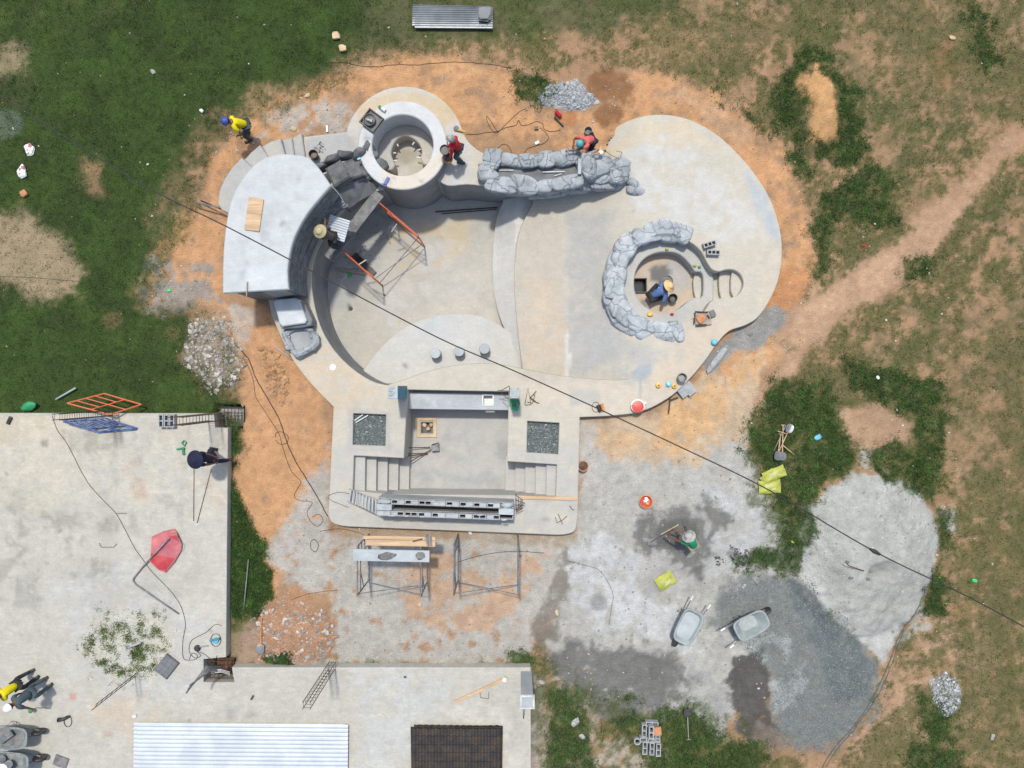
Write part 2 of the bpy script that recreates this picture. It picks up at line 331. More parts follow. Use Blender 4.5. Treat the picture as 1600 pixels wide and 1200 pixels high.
# ------------------------------------------------------------------ terrain
ORANGE=(.46,.255,.13); DIRT=(.325,.20,.118); BEIGE=(.46,.36,.25); DUST=(.36,.35,.32); WHITEDUST=(.43,.435,.435); PATH=(.37,.24,.155)
WET=(.125,.12,.113); GRAVEL=(.165,.178,.172); SAND=(.34,.34,.315); GREENSOIL=(.055,.075,.026); OLIVESOIL=(.105,.10,.05); DARKDIRT=(.21,.105,.05)
OUT_N = [(541,206)] + [(632+94*math.cos(R(a)), 229-94*math.sin(R(a))) for a in range(160, 18, -8)] + spl([(722,203),(730,219),(742,231),(758,240),(800,250),(860,250),(905,247),(930,239),(940,226)], n=3)
OUT_E = spl([(940,226),(944,214),(955,200),(975,189),(1000,182),(1030,179),(1060,182),(1090,192),(1120,210),(1150,237),(1180,272),(1203,310),(1217,350),(1222,390),(1218,430),(1205,465),(1185,495),(1165,508),(1140,517),(1122,535),(1100,566),(1075,595),(1050,618),(1020,636),(1000,643)], n=4)
OUT_S = spl([(1000,643),(990,646),(950,650),(906,652)], n=3) + spl([(906,652),(905,700),(903,790),(901,820),(896,831),(884,835),(870,836)], n=3) + [(700,829),(545,823)] + spl([(535,822),(521,818),(514,808),(513,796),(517,720),(521,636)], n=3)[:-1] + spl([(521,636),(500,615),(480,593),(460,566),(447,543),(436,520),(424,492)], n=4)
OUT_W = [(420,470),(400,430),(400,380),(425,310),(455,262),(476,255),(474,214)]
PITS = [[(334,632),(381,634),(380,668),(333,668)], [(322,1026),(368,1028),(366,1066),(318,1066)]]
def hgt(x, y):
    x = np.asarray(x, float); y = np.asarray(y, float); X = 800 + x*F/H; Y = 600 - y*F/H
    z = .05*(fbm(x/3, y/3, 5, 3)-.5) + .022*(fbm(x*2.2, y*2.2, 8, 3)-.5) + .035*(fbm(x*5.5, y*5.5, 18, 3)-.5)
    def cone(cx, cy, rx, ry, h, pw=1.0, rag=.12):
        d = np.sqrt(((X-cx)/rx)**2 + ((Y-cy)/ry)**2) + rag*2*(fbm(X/30, Y/30, int(cx) % 50, 4)-.5)
        return h*np.clip(1-d, 0, 1)**pw
    s = cone(1350, 855, 125, 140, 1.0, .8) ; s = np.minimum(s, .78) ; s = s + np.where(s > .06, .09*(fbm(x*2.6, y*2.6, 12, 4)-.5)+.05*(fbm(x*7, y*7, 15, 2)-.5), 0)
    z = z + s - cone(1362, 888, 26, 20, .28, .7)
    z = z + cone(1275, 1040, 130, 140, .42, .8) + cone(1275, 165, 42, 80, .55, .7) + cone(335, 550, 55, 60, .34, .6) + cone(465, 985, 62, 58, .38, .6)
    z = z + cone(1068, 830, 70, 50, .10, .8) + cone(885, 148, 52, 26, .18, .6) + cone(960, 165, 50, 40, .18) + cone(1475, 1080, 32, 40, .15, .6)
    z = z + cone(425, 580, 28, 60, .12, .6)
    return z
def hz(x, y): return float(hgt(np.array([x]), np.array([y]))[0])
def G3(px, py, dz=0.0): x, y = P(px, py, 0); return Vector((x, y, hz(x, y)+dz))
gl = []    # soil layers: colour, opacity, feather, edge noise, polygon[, break-up]
def L(*a): gl.append(a)
L(GREENSOIL, 1, 22, 28, [(-500,-500),(560,-500),(575,40),(545,80),(490,112),(400,142),(335,178),(290,230),(255,290),(240,350),(228,430),(218,480),(250,505),(290,500),(285,560),(325,612),(375,640),(375,700),(-500,700)])
L((.13,.115,.06), .7, 30, 30, [(-60,-60),(250,-60),(200,20),(60,60),(50,170),(-60,200)], .42)
L(OLIVESOIL, .6, 40, 40, [(225,330),(290,200),(400,130),(520,100),(560,120),(420,180),(330,250),(300,360),(250,420)], .38)
L(OLIVESOIL, 1, 22, 22, [(545,-500),(1060,-500),(1060,0),(960,48),(850,62),(700,72),(560,82)])
L(OLIVESOIL, .5, 60, 40, [(1100,-500),(2100,-500),(2100,1700),(1400,1700),(1420,1000),(1500,700),(1330,640),(1320,400),(1150,200),(1000,60)], .42)
L((.37,.275,.18), .9, 22, 26, [(-60,325),(60,335),(95,372),(130,425),(122,470),(60,468),(-60,430)]); L((.33,.25,.16), .75, 20, 22, [(0,65),(50,70),(40,120),(-30,130)]); L(DIRT, .8, 14, 14, [(128,240),(165,255),(160,305),(130,290)])
L(DIRT, .8, 8, 8, ell(175,500,16,12)); L(DIRT, .8, 8, 8, ell(270,520,14,12))
L(DIRT, .9, 24, 30, [(215,455),(250,400),(290,330),(305,270),(325,225),(390,168),(470,130),(560,92),(700,76),(860,62),(980,60),(1010,105),(1110,128),(1180,178),(1240,250),(1280,320),(1286,420),(1250,480),(1300,520),(1230,600),(1180,640),(1170,720),(1100,780),(900,900),(855,1030),(400,1040),(352,900),(352,740),(380,650),(360,610),(300,500)])
L(ORANGE, 1, 14, 18, [(395,168),(470,140),(540,105),(600,92),(700,84),(790,108),(830,158),(840,178),(940,175),(1000,110),(1070,124),(1130,142),(1185,182),(1235,250),(1268,320),(1270,420),(1235,470),(1200,510),(1100,300),(900,235),(740,200),(560,150),(480,205),(380,235),(340,300),(345,360),(318,330),(322,262)], .3)
L((.50,.29,.15), .6, 18, 20, [(560,110),(700,95),(790,130),(800,220),(700,190),(600,130)], .4)
L((.43,.28,.17), .7, 20, 20, [(1060,130),(1120,160),(1180,215),(1150,230),(1080,170),(1030,150)])
L(DUST, .75, 16, 22, [(400,180),(440,168),(520,160),(560,175),(540,215),(470,210),(410,215)], .38)
L(DARKDIRT, .9, 12, 12, ell(955,140,36,26)); L(DARKDIRT, .8, 8, 10, ell(950,180,24,16)); L((.35,.16,.07), .8, 7, 5, ell(888,183,12,14))
L(ORANGE, .9, 16, 20, [(300,330),(350,350),(345,470),(420,480),(440,540),(510,625),(515,700),(510,800),(470,850),(420,930),(405,850),(362,780),(362,690),(385,640),(372,560),(345,480),(260,450),(230,400)], .2)
L((.42,.19,.08), .6, 10, 12, [(1225,410),(1265,420),(1270,460),(1215,490),(1200,480)], .3)
L((.24,.235,.22), .8, 14, 20, [(225,400),(270,410),(330,420),(345,470),(320,490),(230,490),(215,440)], .35)
L(DUST, .7, 10, 12, [(355,478),(400,480),(395,540),(365,545)], .25)
L(BEIGE, .85, 14, 16, [(905,655),(1000,650),(1060,620),(1120,560),(1200,540),(1180,640),(1170,720),(1100,760),(950,740),(905,720)])
L((.52,.32,.16), .85, 16, 20, [(1040,640),(1075,610),(1120,580),(1190,560),(1150,620),(1110,690),(1040,705)], .3); L((.52,.33,.18), .6, 14, 18, [(915,665),(1000,672),(1040,650),(1050,700),(950,720)], .4)
L(ORANGE, .8, 12, 14, [(1120,550),(1200,520),(1260,500),(1240,560),(1180,600),(1110,590)], .35)
L((.22,.23,.225), .9, 6, 10, [(1120,540),(1150,515),(1210,478),(1248,492),(1215,520),(1180,545),(1150,555),(1120,580),(1098,570)], .2)
L(PATH, 1, 14, 14, [(1620,175),(1560,215),(1510,270),(1450,320),(1400,380),(1330,425),(1250,470),(1215,520),(1240,545),(1200,600),(1175,650),(1205,640),(1255,560),(1300,510),(1400,450),(1470,380),(1520,310),(1570,245),(1620,225)])
L((.42,.27,.17), .8, 12, 12, [(1280,450),(1400,395),(1400,420),(1290,490),(1225,560),(1215,530)])
L(DIRT, .85, 16, 22, [(960,60),(1240,70),(1230,110),(1205,140),(1200,205),(1120,150),(1000,100)], .35); L(DIRT, .85, 16, 20, [(1250,265),(1380,255),(1340,290),(1270,320)])
L(DIRT, .8, 16, 22, [(1430,230),(1480,195),(1600,160),(1640,240),(1480,330),(1440,300)], .3)
L((.47,.27,.125), 1, 9, 12, [(1262,95),(1285,100),(1292,140),(1315,195),(1312,215),(1275,230),(1258,225),(1256,170),(1232,140),(1240,122),(1265,125)])
L(PATH, .8, 14, 18, [(1310,640),(1380,635),(1428,660),(1420,695),(1350,700),(1320,690)]); L(DIRT, .85, 18, 24, [(1330,480),(1480,370),(1640,330),(1640,420),(1500,480),(1400,540),(1300,560)], .45)
L(PATH, .8, 18, 26, [(1450,720),(1520,720),(1520,830),(1480,880),(1460,800)], .45); L(PATH, .85, 18, 24, [(1385,1010),(1440,960),(1500,940),(1560,1040),(1500,1140),(1420,1180),(1300,1230),(1290,1190),(1360,1110)], .36)
L(DARKDIRT, .5, 14, 18, ell(1470,100,20,30)); L((.42,.24,.14), .6, 10, 12, ell(1500,955,26,14))
# cement work yard
L(DUST, 1, 22, 26, [(905,690),(1000,730),(1080,720),(1165,690),(1200,760),(1230,850),(1260,900),(1200,1020),(1190,1110),(1100,1140),(1000,1110),(900,1080),(850,1000),(880,860),(905,780)])
L(DUST, .9, 14, 18, [(500,838),(700,836),(895,838),(890,900),(830,1000),(820,1038),(420,1040),(520,1000),(520,930),(430,900),(420,860),(470,780),(512,700),(515,800)], .2)
L((.40,.38,.35), .8, 12, 14, [(905,655),(935,660),(930,740),(905,830)]); 
L((.42,.27,.17), .8, 8, 16, [(625,905),(660,850),(705,870),(760,905),(830,860),(880,850),(830,900),(800,960),(760,985),(690,990),(640,960)], .32)
L((.30,.24,.17), .7, 8, 10, [(550,825),(900,838),(880,860),(840,850),(700,845),(550,840)], .3)
L((.185,.165,.14), .85, 8, 12, [(885,850),(900,880),(880,950),(870,1000),(840,1000),(830,985),(855,930)], .2)
L(WHITEDUST, .9, 14, 18, [(885,870),(940,840),(1000,860),(1010,930),(1060,940),(1100,1010),(1050,1010),(1000,990),(940,990),(900,940)], .3)
L((.38,.385,.385), .7, 18, 22, [(1080,770),(1180,760),(1205,860),(1130,900),(1090,880)], .3)
L((.33,.32,.30), .9, 5, 7, ell(1038,905,42,38)); 
L((.15,.147,.14), .92, 16, 26, [(985,830),(1020,800),(1060,785),(1110,782),(1135,810),(1120,850),(1110,890),(1090,905),(1070,880),(1020,865),(990,860)], .18)
L((.34,.335,.325), .8, 5, 6, [(1078,795),(1100,796),(1115,815),(1105,845),(1095,840),(1098,815),(1080,806)])
L((.10,.098,.095), .7, 8, 8, ell(1060,835,34,24)); L((.16,.155,.15), .8, 3, 4, ell(1148,868,14,7,20)); L((.2,.2,.2), .7, 6, 5, ell(935,940,14,14))
L((.13,.128,.12), .93, 22, 30, [(900,1010),(960,1005),(1010,1005),(1045,1020),(1070,1050),(1078,1065),(1050,1100),(1000,1130),(900,1110),(860,1060),(850,1010)], .12)
L((.28,.28,.27), .6, 12, 14, [(1070,1020),(1130,1060),(1140,1120),(1120,1160),(1080,1110)], .3)
L(GRAVEL, .95, 20, 22, [(1135,905),(1180,895),(1245,900),(1290,940),(1330,990),(1365,1035),(1375,1050),(1360,1110),(1330,1150),(1290,1178),(1250,1180),(1200,1140),(1195,1050),(1150,1000),(1105,980),(1120,930)])
L((.095,.118,.125), .75, 8, 12, [(1230,905),(1260,915),(1300,960),(1365,1035),(1345,1080),(1300,1090),(1265,1020),(1240,960)], .2)
L((.33,.35,.34), .7, 8, 10, [(1150,1000),(1190,985),(1260,1010),(1250,1070),(1205,1120),(1200,1050)], .38)
L((.075,.070,.065), .93, 8, 16, [(1150,1025),(1185,1020),(1205,1050),(1200,1100),(1215,1150),(1185,1165),(1150,1130),(1140,1070)], .1)
L((.20,.16,.13), .8, 7, 8, [(1180,1120),(1220,1140),(1240,1160),(1200,1172),(1175,1160)])
L(SAND, 1, 4, 8, [(1245,820),(1262,790),(1290,760),(1330,735),(1375,742),(1425,760),(1455,800),(1465,850),(1455,900),(1440,940),(1400,990),(1378,1030),(1330,990),(1285,950),(1250,900),(1242,860)])
L((.41,.41,.39), .8, 7, 10, [(1245,850),(1280,900),(1300,940),(1360,985),(1400,960),(1440,930),(1378,1028),(1330,992),(1285,950),(1248,900)], .25)
L((.31,.31,.29), .7, 6, 8, ell(1355,890,38,26)); L((.33,.33,.31), .5, 10, 12, [(1350,780),(1440,790),(1450,880),(1400,860)], .35)
L((.42,.41,.38), .8, 5, 9, [(1470,790),(1500,800),(1490,830),(1465,820)], .3); L(SAND, .8, 5, 9, [(1250,765),(1275,760),(1262,800),(1245,800)], .3); L(SAND, .7, 5, 9, [(1340,700),(1385,705),(1380,735),(1340,732)], .42); L(SAND, .8, 5, 9, [(1440,940),(1450,980),(1400,1010),(1410,970)], .35)
L((.33,.34,.35), .9, 4, 8, [(1450,1060),(1475,1048),(1490,1060),(1500,1090),(1492,1115),(1470,1118),(1455,1095)])
L((.36,.37,.38), .95, 4, 8, [(838,150),(860,135),(900,125),(915,145),(936,160),(915,172),(890,170),(840,165)])
L((.34,.19,.11), .9, 8, 10, [(392,935),(460,925),(520,960),(525,1010),(480,1035),(400,1045)]); L((.30,.22,.16), .8, 6, 8, [(356,1000),(400,960),(405,1040),(356,1040)])
L((.34,.27,.21), .9, 8, 10, [(295,500),(350,495),(378,540),(372,600),(330,608),(288,560)]); L((.30,.28,.27), .7, 10, 10, [(820,1040),(850,1060),(850,1240),(830,1240)])
L((.30,.25,.20), .8, 14, 16, [(845,1080),(900,1060),(930,1100),(930,1240),(840,1240)], .35); L((.33,.29,.24), .8, 14, 16, [(930,1150),(1060,1180),(1050,1240),(920,1240)], .3); L(DUST, .8, 8, 12, [(1100,1110),(1135,1120),(1140,1160),(1110,1150)], .2)
L(DIRT, .9, 12, 14, [(1200,1185),(1300,1160),(1300,1240),(1190,1240)])
L((.30,.32,.33), .7, 6, 8, ell(8,195,26,22)); L((.31,.32,.31), .8, 5, 8, [(1005,530),(1000,530),(1000,531)])
# grass cover layers: density, feather, noise, polygon
gg = []
def Gd(*a): gg.append(a)
Gd(1.0, 20, 28, gl[0][4]); Gd(.3, 26, 26, [(-60,325),(60,335),(95,372),(130,425),(122,470),(60,468),(-60,430)]); Gd(.4, 20, 22, [(0,65),(50,70),(40,120),(-30,130)]); Gd(.35, 14, 14, [(128,240),(165,255),(160,305),(130,290)])
Gd(.72, 18, 22, gl[2][4])
for q in ([(1250,80),(1285,100),(1262,108),(1240,120),(1232,135),(1256,160),(1258,215),(1245,222),(1205,205),(1205,160),(1225,115)], [(1250,66),(1290,90),(1320,130),(1345,170),(1350,230),(1330,262),(1270,250),(1275,228),(1310,215),(1312,190),(1290,130),(1270,95)],
          [(1290,305),(1330,285),(1362,262),(1398,290),(1400,350),(1350,355),(1320,335),(1290,345)], [(1500,20),(1530,15),(1562,100),(1545,120)], [(1325,560),(1400,575),(1475,600),(1480,660),(1462,790),(1440,785),(1370,738),(1350,700),(1425,690),(1432,650),(1380,632),(1330,610)],
          [(1215,595),(1300,598),(1312,650),(1335,690),(1330,725),(1295,745),(1262,780),(1255,850),(1243,885),(1210,880),(1218,800),(1208,745),(1170,712),(1175,660)], [(1150,875),(1180,862),(1245,865),(1240,892),(1190,886)],
          [(1462,790),(1480,800),(1490,855),(1465,860)], [(1450,895),(1478,900),(1470,960),(1440,965)], [(860,1080),(905,1070),(925,1130),(915,1240),(860,1240)], [(960,1130),(990,1120),(1080,1110),(1130,1160),(1190,1165),(1200,1240),(1040,1240)],
          [(354,740),(372,780),(412,850),(425,930),(404,968),(353,962)], [(800,1030),(830,1018),(850,1035),(845,1055),(835,1042),(800,1042)], [(410,1020),(455,1018),(458,1042),(415,1042)], [(352,650),(368,660),(362,740),(353,745)],
          [(1272,340),(1290,350),(1294,410),(1282,420),(1275,380)], [(1232,240),(1260,245),(1262,268),(1240,272)], [(1120,140),(1190,185),(1205,215),(1180,200)], [(800,112),(850,120),(868,145),(840,160),(812,150)], [(968,1085),(985,1082),(992,1092),(980,1102),(966,1096)],
          [(1415,405),(1460,400),(1450,425),(1420,432)], [(1440,1085),(1500,1120),(1490,1160),(1450,1155)], [(1425,1165),(1500,1180),(1500,1240),(1420,1240)]):
    Gd(1.0, 9, 11, q)
LUSH = [g[3] for g in gg[5:]]
def lush(X, Y):
    m = np.zeros(X.shape)
    br = sstep(.34, .50, .5*fbm(X/22, Y/22, 23, 4) + .5*fbm(X/6, Y/6, 29, 3))
    for q in LUSH:
        strip = min(p[0] for p in q) < 500; m = np.maximum(m, mask(X, Y, q, 10, 11, 5) if strip else mask(X, Y, q, 26, 22, 5)*br)
    return m
Gd(.8, 5, 6, ell(1176,780,9,9)); Gd(.7, 14, 18, [(1340,0),(1640,-40),(1640,150),(1500,180),(1420,190),(1380,100)]); Gd(.68, 20, 26, [(1480,540),(1640,480),(1640,760),(1540,800),(1490,700)]); Gd(.72, 22, 26, [(1480,850),(1640,800),(1640,1240),(1520,1240),(1500,1040)]); Gd(.6, 16, 20, [(1010,40),(1240,20),(1240,70),(1120,100),(1020,90)])
bare = [gl[k][4] for k in range(len(gl)) if gl[k][0] in (ORANGE, DUST, WHITEDUST, BEIGE, WET, GRAVEL, SAND, PATH)][:0]
BARE = [[(240,470),(268,400),(300,335),(312,280),(332,232),(395,175),(470,135),(560,98),(700,86),(800,100),(850,118),(920,100),(1000,112),(1070,124),(1130,140),(1180,185),(1235,255),(1270,330),(1272,430),(1240,475),(1215,520),(1230,560),(1195,610),(1165,700),(1180,780),(1205,860),(1160,900),(1250,900),(1370,1040),(1350,1120),(1280,1180),(1200,1160),(1140,1120),(1080,1090),(1000,1110),(900,1060),(840,1010),(800,1038),(470,1040),(400,1040),(356,1040),(400,965),(420,930),(415,850),(370,780),(365,690),(380,640),(375,560),(345,500),(300,480)],
        [(1620,175),(1560,215),(1510,270),(1450,320),(1400,380),(1330,425),(1250,470),(1215,520),(1240,545),(1200,600),(1175,650),(1205,640),(1255,560),(1300,510),(1400,450),(1470,380),(1520,310),(1570,245),(1620,225)],
        [(1245,820),(1262,790),(1290,760),(1330,735),(1375,742),(1425,760),(1455,800),(1465,850),(1455,900),(1440,940),(1400,990),(1378,1030),(1330,990),(1285,950),(1250,900),(1242,860)],
        [(1262,95),(1285,100),(1292,140),(1315,195),(1312,215),(1275,230),(1258,225),(1256,170),(1232,140),(1240,122),(1265,125)], [(1320,645),(1375,640),(1422,662),(1415,690),(1350,695),(1325,680)]]
def density(X, Y):
    n = fbm(X/55, Y/55, 31, 5); n2 = fbm(X/14, Y/14, 47, 4)
    n3 = fbm(X/5, Y/5, 83, 3); D = .84*sstep(.425, .55, n*.4+n2*.32+n3*.28)                      # patchy field
    D = np.where(X < 700, np.maximum(D, .35), D)
    for v in BARE: D = D*(1-mask(X, Y, v, 14, 16, 77))
    for d, fe, am, poly in gg:
        m = mask(X, Y, poly, fe, am, 5); D = D*(1-m) + m*d*(sstep(.34, .52, n2*.4+n*.3+n3*.3) if d > .5 and d < .9 else (sstep(.22, .40, n2*.6+n3*.4) if d < 1 else sstep(.16,.30,n3*.6+n2*.4)))
    return D
def grasscol(X, Y):
    a = np.array((.034,.078,.017)); b = np.array((.085,.112,.033)); c = np.array((.060,.122,.020)); dk = np.array((.013,.038,.010))
    t = sstep(520, 760, X + np.clip(Y-100, -100, 150)*.3 + 60*(fbm(X/60, Y/60, 61, 4)-.5)*2)
    t = t*.85
    t = t*(1-.97*sstep(.1, .8, lush(X, Y)))
    C = a*(1-t[:, None]) + b*t[:, None]
    k = sstep(.5, .64, fbm(X/26, Y/26, 67, 4))[:, None]; C = C*(1-k*.5) + c*k*.5*(1-t[:, None]*.4) + b*k*.5*t[:, None]*.4
    k = sstep(.52, .36, fbm(X/38, Y/38, 71, 4))[:, None]*(1-t[:, None]); return C*(1-k*.6) + dk*k*.6

def axis(a, b, s, far): 
    core = list(np.arange(a, b+1e-6, s)); out = []; v = a; st = s
    while v > -far: st *= 1.35; v -= st; out.append(v)
    hi = []; v = core[-1]; st = s
    while v < far: st *= 1.35; v += st; hi.append(v)
    return np.array(out[::-1] + core + hi)
gx = axis(-17.2, 17.2, .062, 110); gy = axis(-13.2, 13.2, .062, 110)
XX, YY = np.meshgrid(gx, gy); xw = XX.ravel(); yw = YY.ravel(); PX = 800 + xw*F/H; PY = 600 - yw*F/H
ZZ = hgt(xw, yw)
for p in PITS: ZZ = np.where(inside(PX, PY, p), -.75, ZZ)
nx, ny = len(gx), len(gy)
idx = np.arange(nx*ny).reshape(ny, nx); Q = np.stack([idx[:-1, :-1], idx[:-1, 1:], idx[1:, 1:], idx[1:, :-1]], 2).reshape(-1, 4)
cx = PX[Q].mean(1); cy = PY[Q].mean(1)
whole = OUT_N + OUT_E[1:] + OUT_S[1:] + OUT_W
wh_g = PL(whole, .3); wh_px = [(800 + a*F/H, 600 - b*F/H) for a, b in wh_g]
cut = sdf(cx, cy, wh_px) < -9
cut |= inside(cx, cy, [(-400,655),(345,655),(345,1050),(-400,1050)]) & (cx > -60) & (sdf(cx, cy, PITS[0]) > 8) & (sdf(cx, cy, PITS[1]) > 8) & (cx < 320)
Q = Q[~cut]
me = bpy.data.meshes.new("ground"); me.from_pydata(np.stack([xw, yw, ZZ], 1).tolist(), [], Q.tolist()); me.materials.append(M['ground'])
GC = paint(PX, PY, (.27,.175,.10), gl, .17, 34.)
Dg = density(PX, PY); gc = grasscol(PX, PY)
u = (np.clip(Dg*1.1, 0, 1)*.72)[:, None]; GC = GC*(1-u) + (gc*.6+np.array((.014,.014,.005)))*u
lm = (sstep(.2, .9, lush(PX, PY))*.7)[:, None]; GC = GC*(1-lm) + np.array((.036,.055,.018))*lm
set_col(me, GC); me.polygons.foreach_set("use_smooth", [True]*len(me.polygons))
ground = bpy.data.objects.new("ground", me); COL.objects.link(ground); props(ground, kind='structure', label='bare orange dirt, grey cement dust and grassy soil around the pool')

def blades(name, X, Y, nb, hmin, hmax, spread, wid, label, colf=grasscol, z=None, seed=11, cat='grass'):
    rg = np.random.default_rng(seed); n = len(X); zz = hgt((X-800)*H/F, (600-Y)*H/F) if z is None else np.full(n, z)
    hh = H if z is None else H-z
    xw = np.repeat((X-800)*hh/F, nb); yw = np.repeat((600-Y)*hh/F, nb); zw = np.repeat(zz, nb); m = n*nb
    xw = xw + rg.normal(0, spread, m); yw = yw + rg.normal(0, spread, m); a = rg.uniform(0, 6.283, m); ln = rg.uniform(hmin, hmax, m); ti = rg.uniform(.35, 1.25, m)
    wv = wid*rg.uniform(.6, 1.4, m); dx, dy = np.cos(a), np.sin(a)
    p0 = np.stack([xw-dy*wv, yw+dx*wv, zw-.01], 1); p1 = np.stack([xw+dy*wv, yw-dx*wv, zw-.01], 1); p2 = np.stack([xw+dx*ln*np.sin(ti), yw+dy*ln*np.sin(ti), zw+ln*np.cos(ti)], 1)
    V = np.stack([p0, p1, p2], 1).reshape(-1, 3); me = bpy.data.meshes.new(name)
    me.vertices.add(3*m); me.vertices.foreach_set("co", V.astype(np.float32).ravel()); me.loops.add(3*m); me.loops.foreach_set("vertex_index", np.arange(3*m, dtype=np.int32))
    me.polygons.add(m); me.polygons.foreach_set("loop_start", np.arange(0, 3*m, 3, dtype=np.int32)); me.polygons.foreach_set("loop_total", np.full(m, 3, dtype=np.int32)); me.update(calc_edges=True)
    C = colf(X, Y)*(.55+1.0*rg.random((n, 1))**1.5)*(.6+.9*fbm(X/6, Y/6, 7, 3))[:, None]; C = np.repeat(C, nb, 0)*rg.uniform(.65, 1.5, (m, 1)); y = rg.random(m) < .07; C[y] = C[y]*.4 + np.array((.30,.25,.12))*.5
    set_col(me, np.repeat(C, 3, 0)); me.materials.append(M['grass']); o = bpy.data.objects.new(name, me); COL.objects.link(o)
    return props(o, label, cat, kind='stuff')
N0 = 120000
gX = RNG.uniform(-40, 1640, N0); gY = RNG.uniform(-40, 1240, N0); dd = density(gX, gY); k = RNG.random(N0) < dd
k &= ~(sdf(gX, gY, wh_px) < 4) & ~inside(gX, gY, [(-400,652),(353,652),(353,1050),(840,1050),(840,1400),(-400,1400)])
for p in PITS: k &= ~inside(gX, gY, p)
gX = gX[k]; gY = gY[k]
N1 = 150000; lX = RNG.uniform(780, 1600, N1); lY = RNG.uniform(0, 1240, N1); lX[:20000] = RNG.uniform(345, 460, 20000); lY[:20000] = RNG.uniform(640, 1060, 20000)
lk = RNG.random(N1) < np.clip(lush(lX, lY), 0, 1)*(.35+.65*sstep(.35, .5, fbm(lX/9, lY/9, 19, 3))); lk &= ~(sdf(lX, lY, wh_px) < 4) & ~inside(lX, lY, [(-400,652),(352,652),(352,1044),(835,1044),(835,1400),(-400,1400)]); lX = lX[lk]; lY = lY[lk]
blades("lush_grass", lX, lY, 6, .05, .15, .05, .008, 'taller dark green grass in clumps beside the slab, sand heap and dirt ring', seed=23, colf=lambda X, Y: np.array((.034,.076,.017))*(1+.9*sstep(.55,.7,fbm(X/8, Y/8, 3, 3)))[:, None])
blades("grass", gX, gY, 6, .03, .095, .045, .0075, 'short patchy grass growing over the dirt around the site')
# ------------------------------------------------------------------ swimming pool
CONC=(.45,.415,.35); CGREY=(.40,.40,.385); CTAN=(.47,.37,.26)
ZD = .3; DEEP = -1.6
pool = empty("swimming_pool", P3(800,440,0), "free-form bare concrete swimming pool with deep end, sloping beach and wide deck", "swimming pool")
TC = P(629,227,.8)          # hot tub centre
W_EDGE = spl([(605,602),(585,597),(560,583),(535,562),(515,537),(500,508),(491,475),(487,445),(489,415),(497,390),(510,366),(528,340),(550,318),(575,303),(598,296)], n=4)
tub_arc = [(800 + a*F/(H-ZD), 600 - b*F/(H-ZD)) for a, b in arc(TC, 1.31, 232, 318, 12)]
N_EDGE = spl([tub_arc[-1],(700,290),(730,288),(760,291),(800,293),(850,292),(900,289),(930,285),(938,262)], n=3)[1:]
S_EDGE = spl([(1000,590),(960,594),(900,590),(862,585),(830,579),(795,572),(760,568),(720,570),(680,577),(640,590),(605,602)], n=4)
deck_px = OUT_N[::-1] + [(474,214),(476,255),(455,262),(425,310),(400,380),(400,430),(420,470)] + OUT_S[::-1][0:] 
deck_px = deck_px + [p for p in S_EDGE[:-1]] + W_EDGE + tub_arc[1:] + N_EDGE
deck = PL(deck_px, ZD)
tub_hole = arc(TC, 1.15, 0, 352, 40)
pit_px = [(637,609),(795,612),(792,721),(870,726),(868,776),(800,774),(604,772),(551,767),(553,712),(631,716)]
pl1 = [(552,646),(603,648),(602,697),(551,695)]; pl2 = [(824,658),(874,661),(872,710),(823,707)]
stain = [((.44,.43,.41),.8,20,20,[(540,130),(620,125),(730,200),(735,300),(690,300),(560,300),(480,260)],.3),((.47,.37,.24),.8,8,8,ell(632,180,80,36),.25),
  ((.49,.41,.31),.9,16,20,[(440,540),(500,530),(620,610),(560,640),(520,640),(460,570)],.3),((.38,.375,.36),.7,20,20,[(520,700),(900,700),(905,840),(510,830)],.3),((.50,.44,.36),.8,10,14,[(820,590),(1000,600),(990,645),(900,640),(820,620)],.25),
  ((.50,.50,.49),.9,2,1,ell(520,574,5,5)),((.33,.335,.34),.8,6,8,[(474,212),(540,203),(560,235),(500,262),(478,250)],.2),((.36,.36,.355),.6,6,3,[(888,610),(935,611),(938,632),(890,632)]),
  ((.22,.21,.20),.5,5,4,ell(852,812,8,5)),((.36,.35,.33),.7,3,2,[(545,640),(612,642),(610,704),(543,702)]), ((.3,.3,.3),.6,2,1,ell(616,659,2.5,2.5)),((.25,.25,.25),.8,1.5,1,ell(811,667,2.5,2.5))]
def isseam(x, y):
    px, py = 800+x*F/(H-ZD), 600-y*F/(H-ZD); return (abs(px-1000) < 1.5 and 588 < py < 650) or (936 < px < 946 and 222 < py < 264)
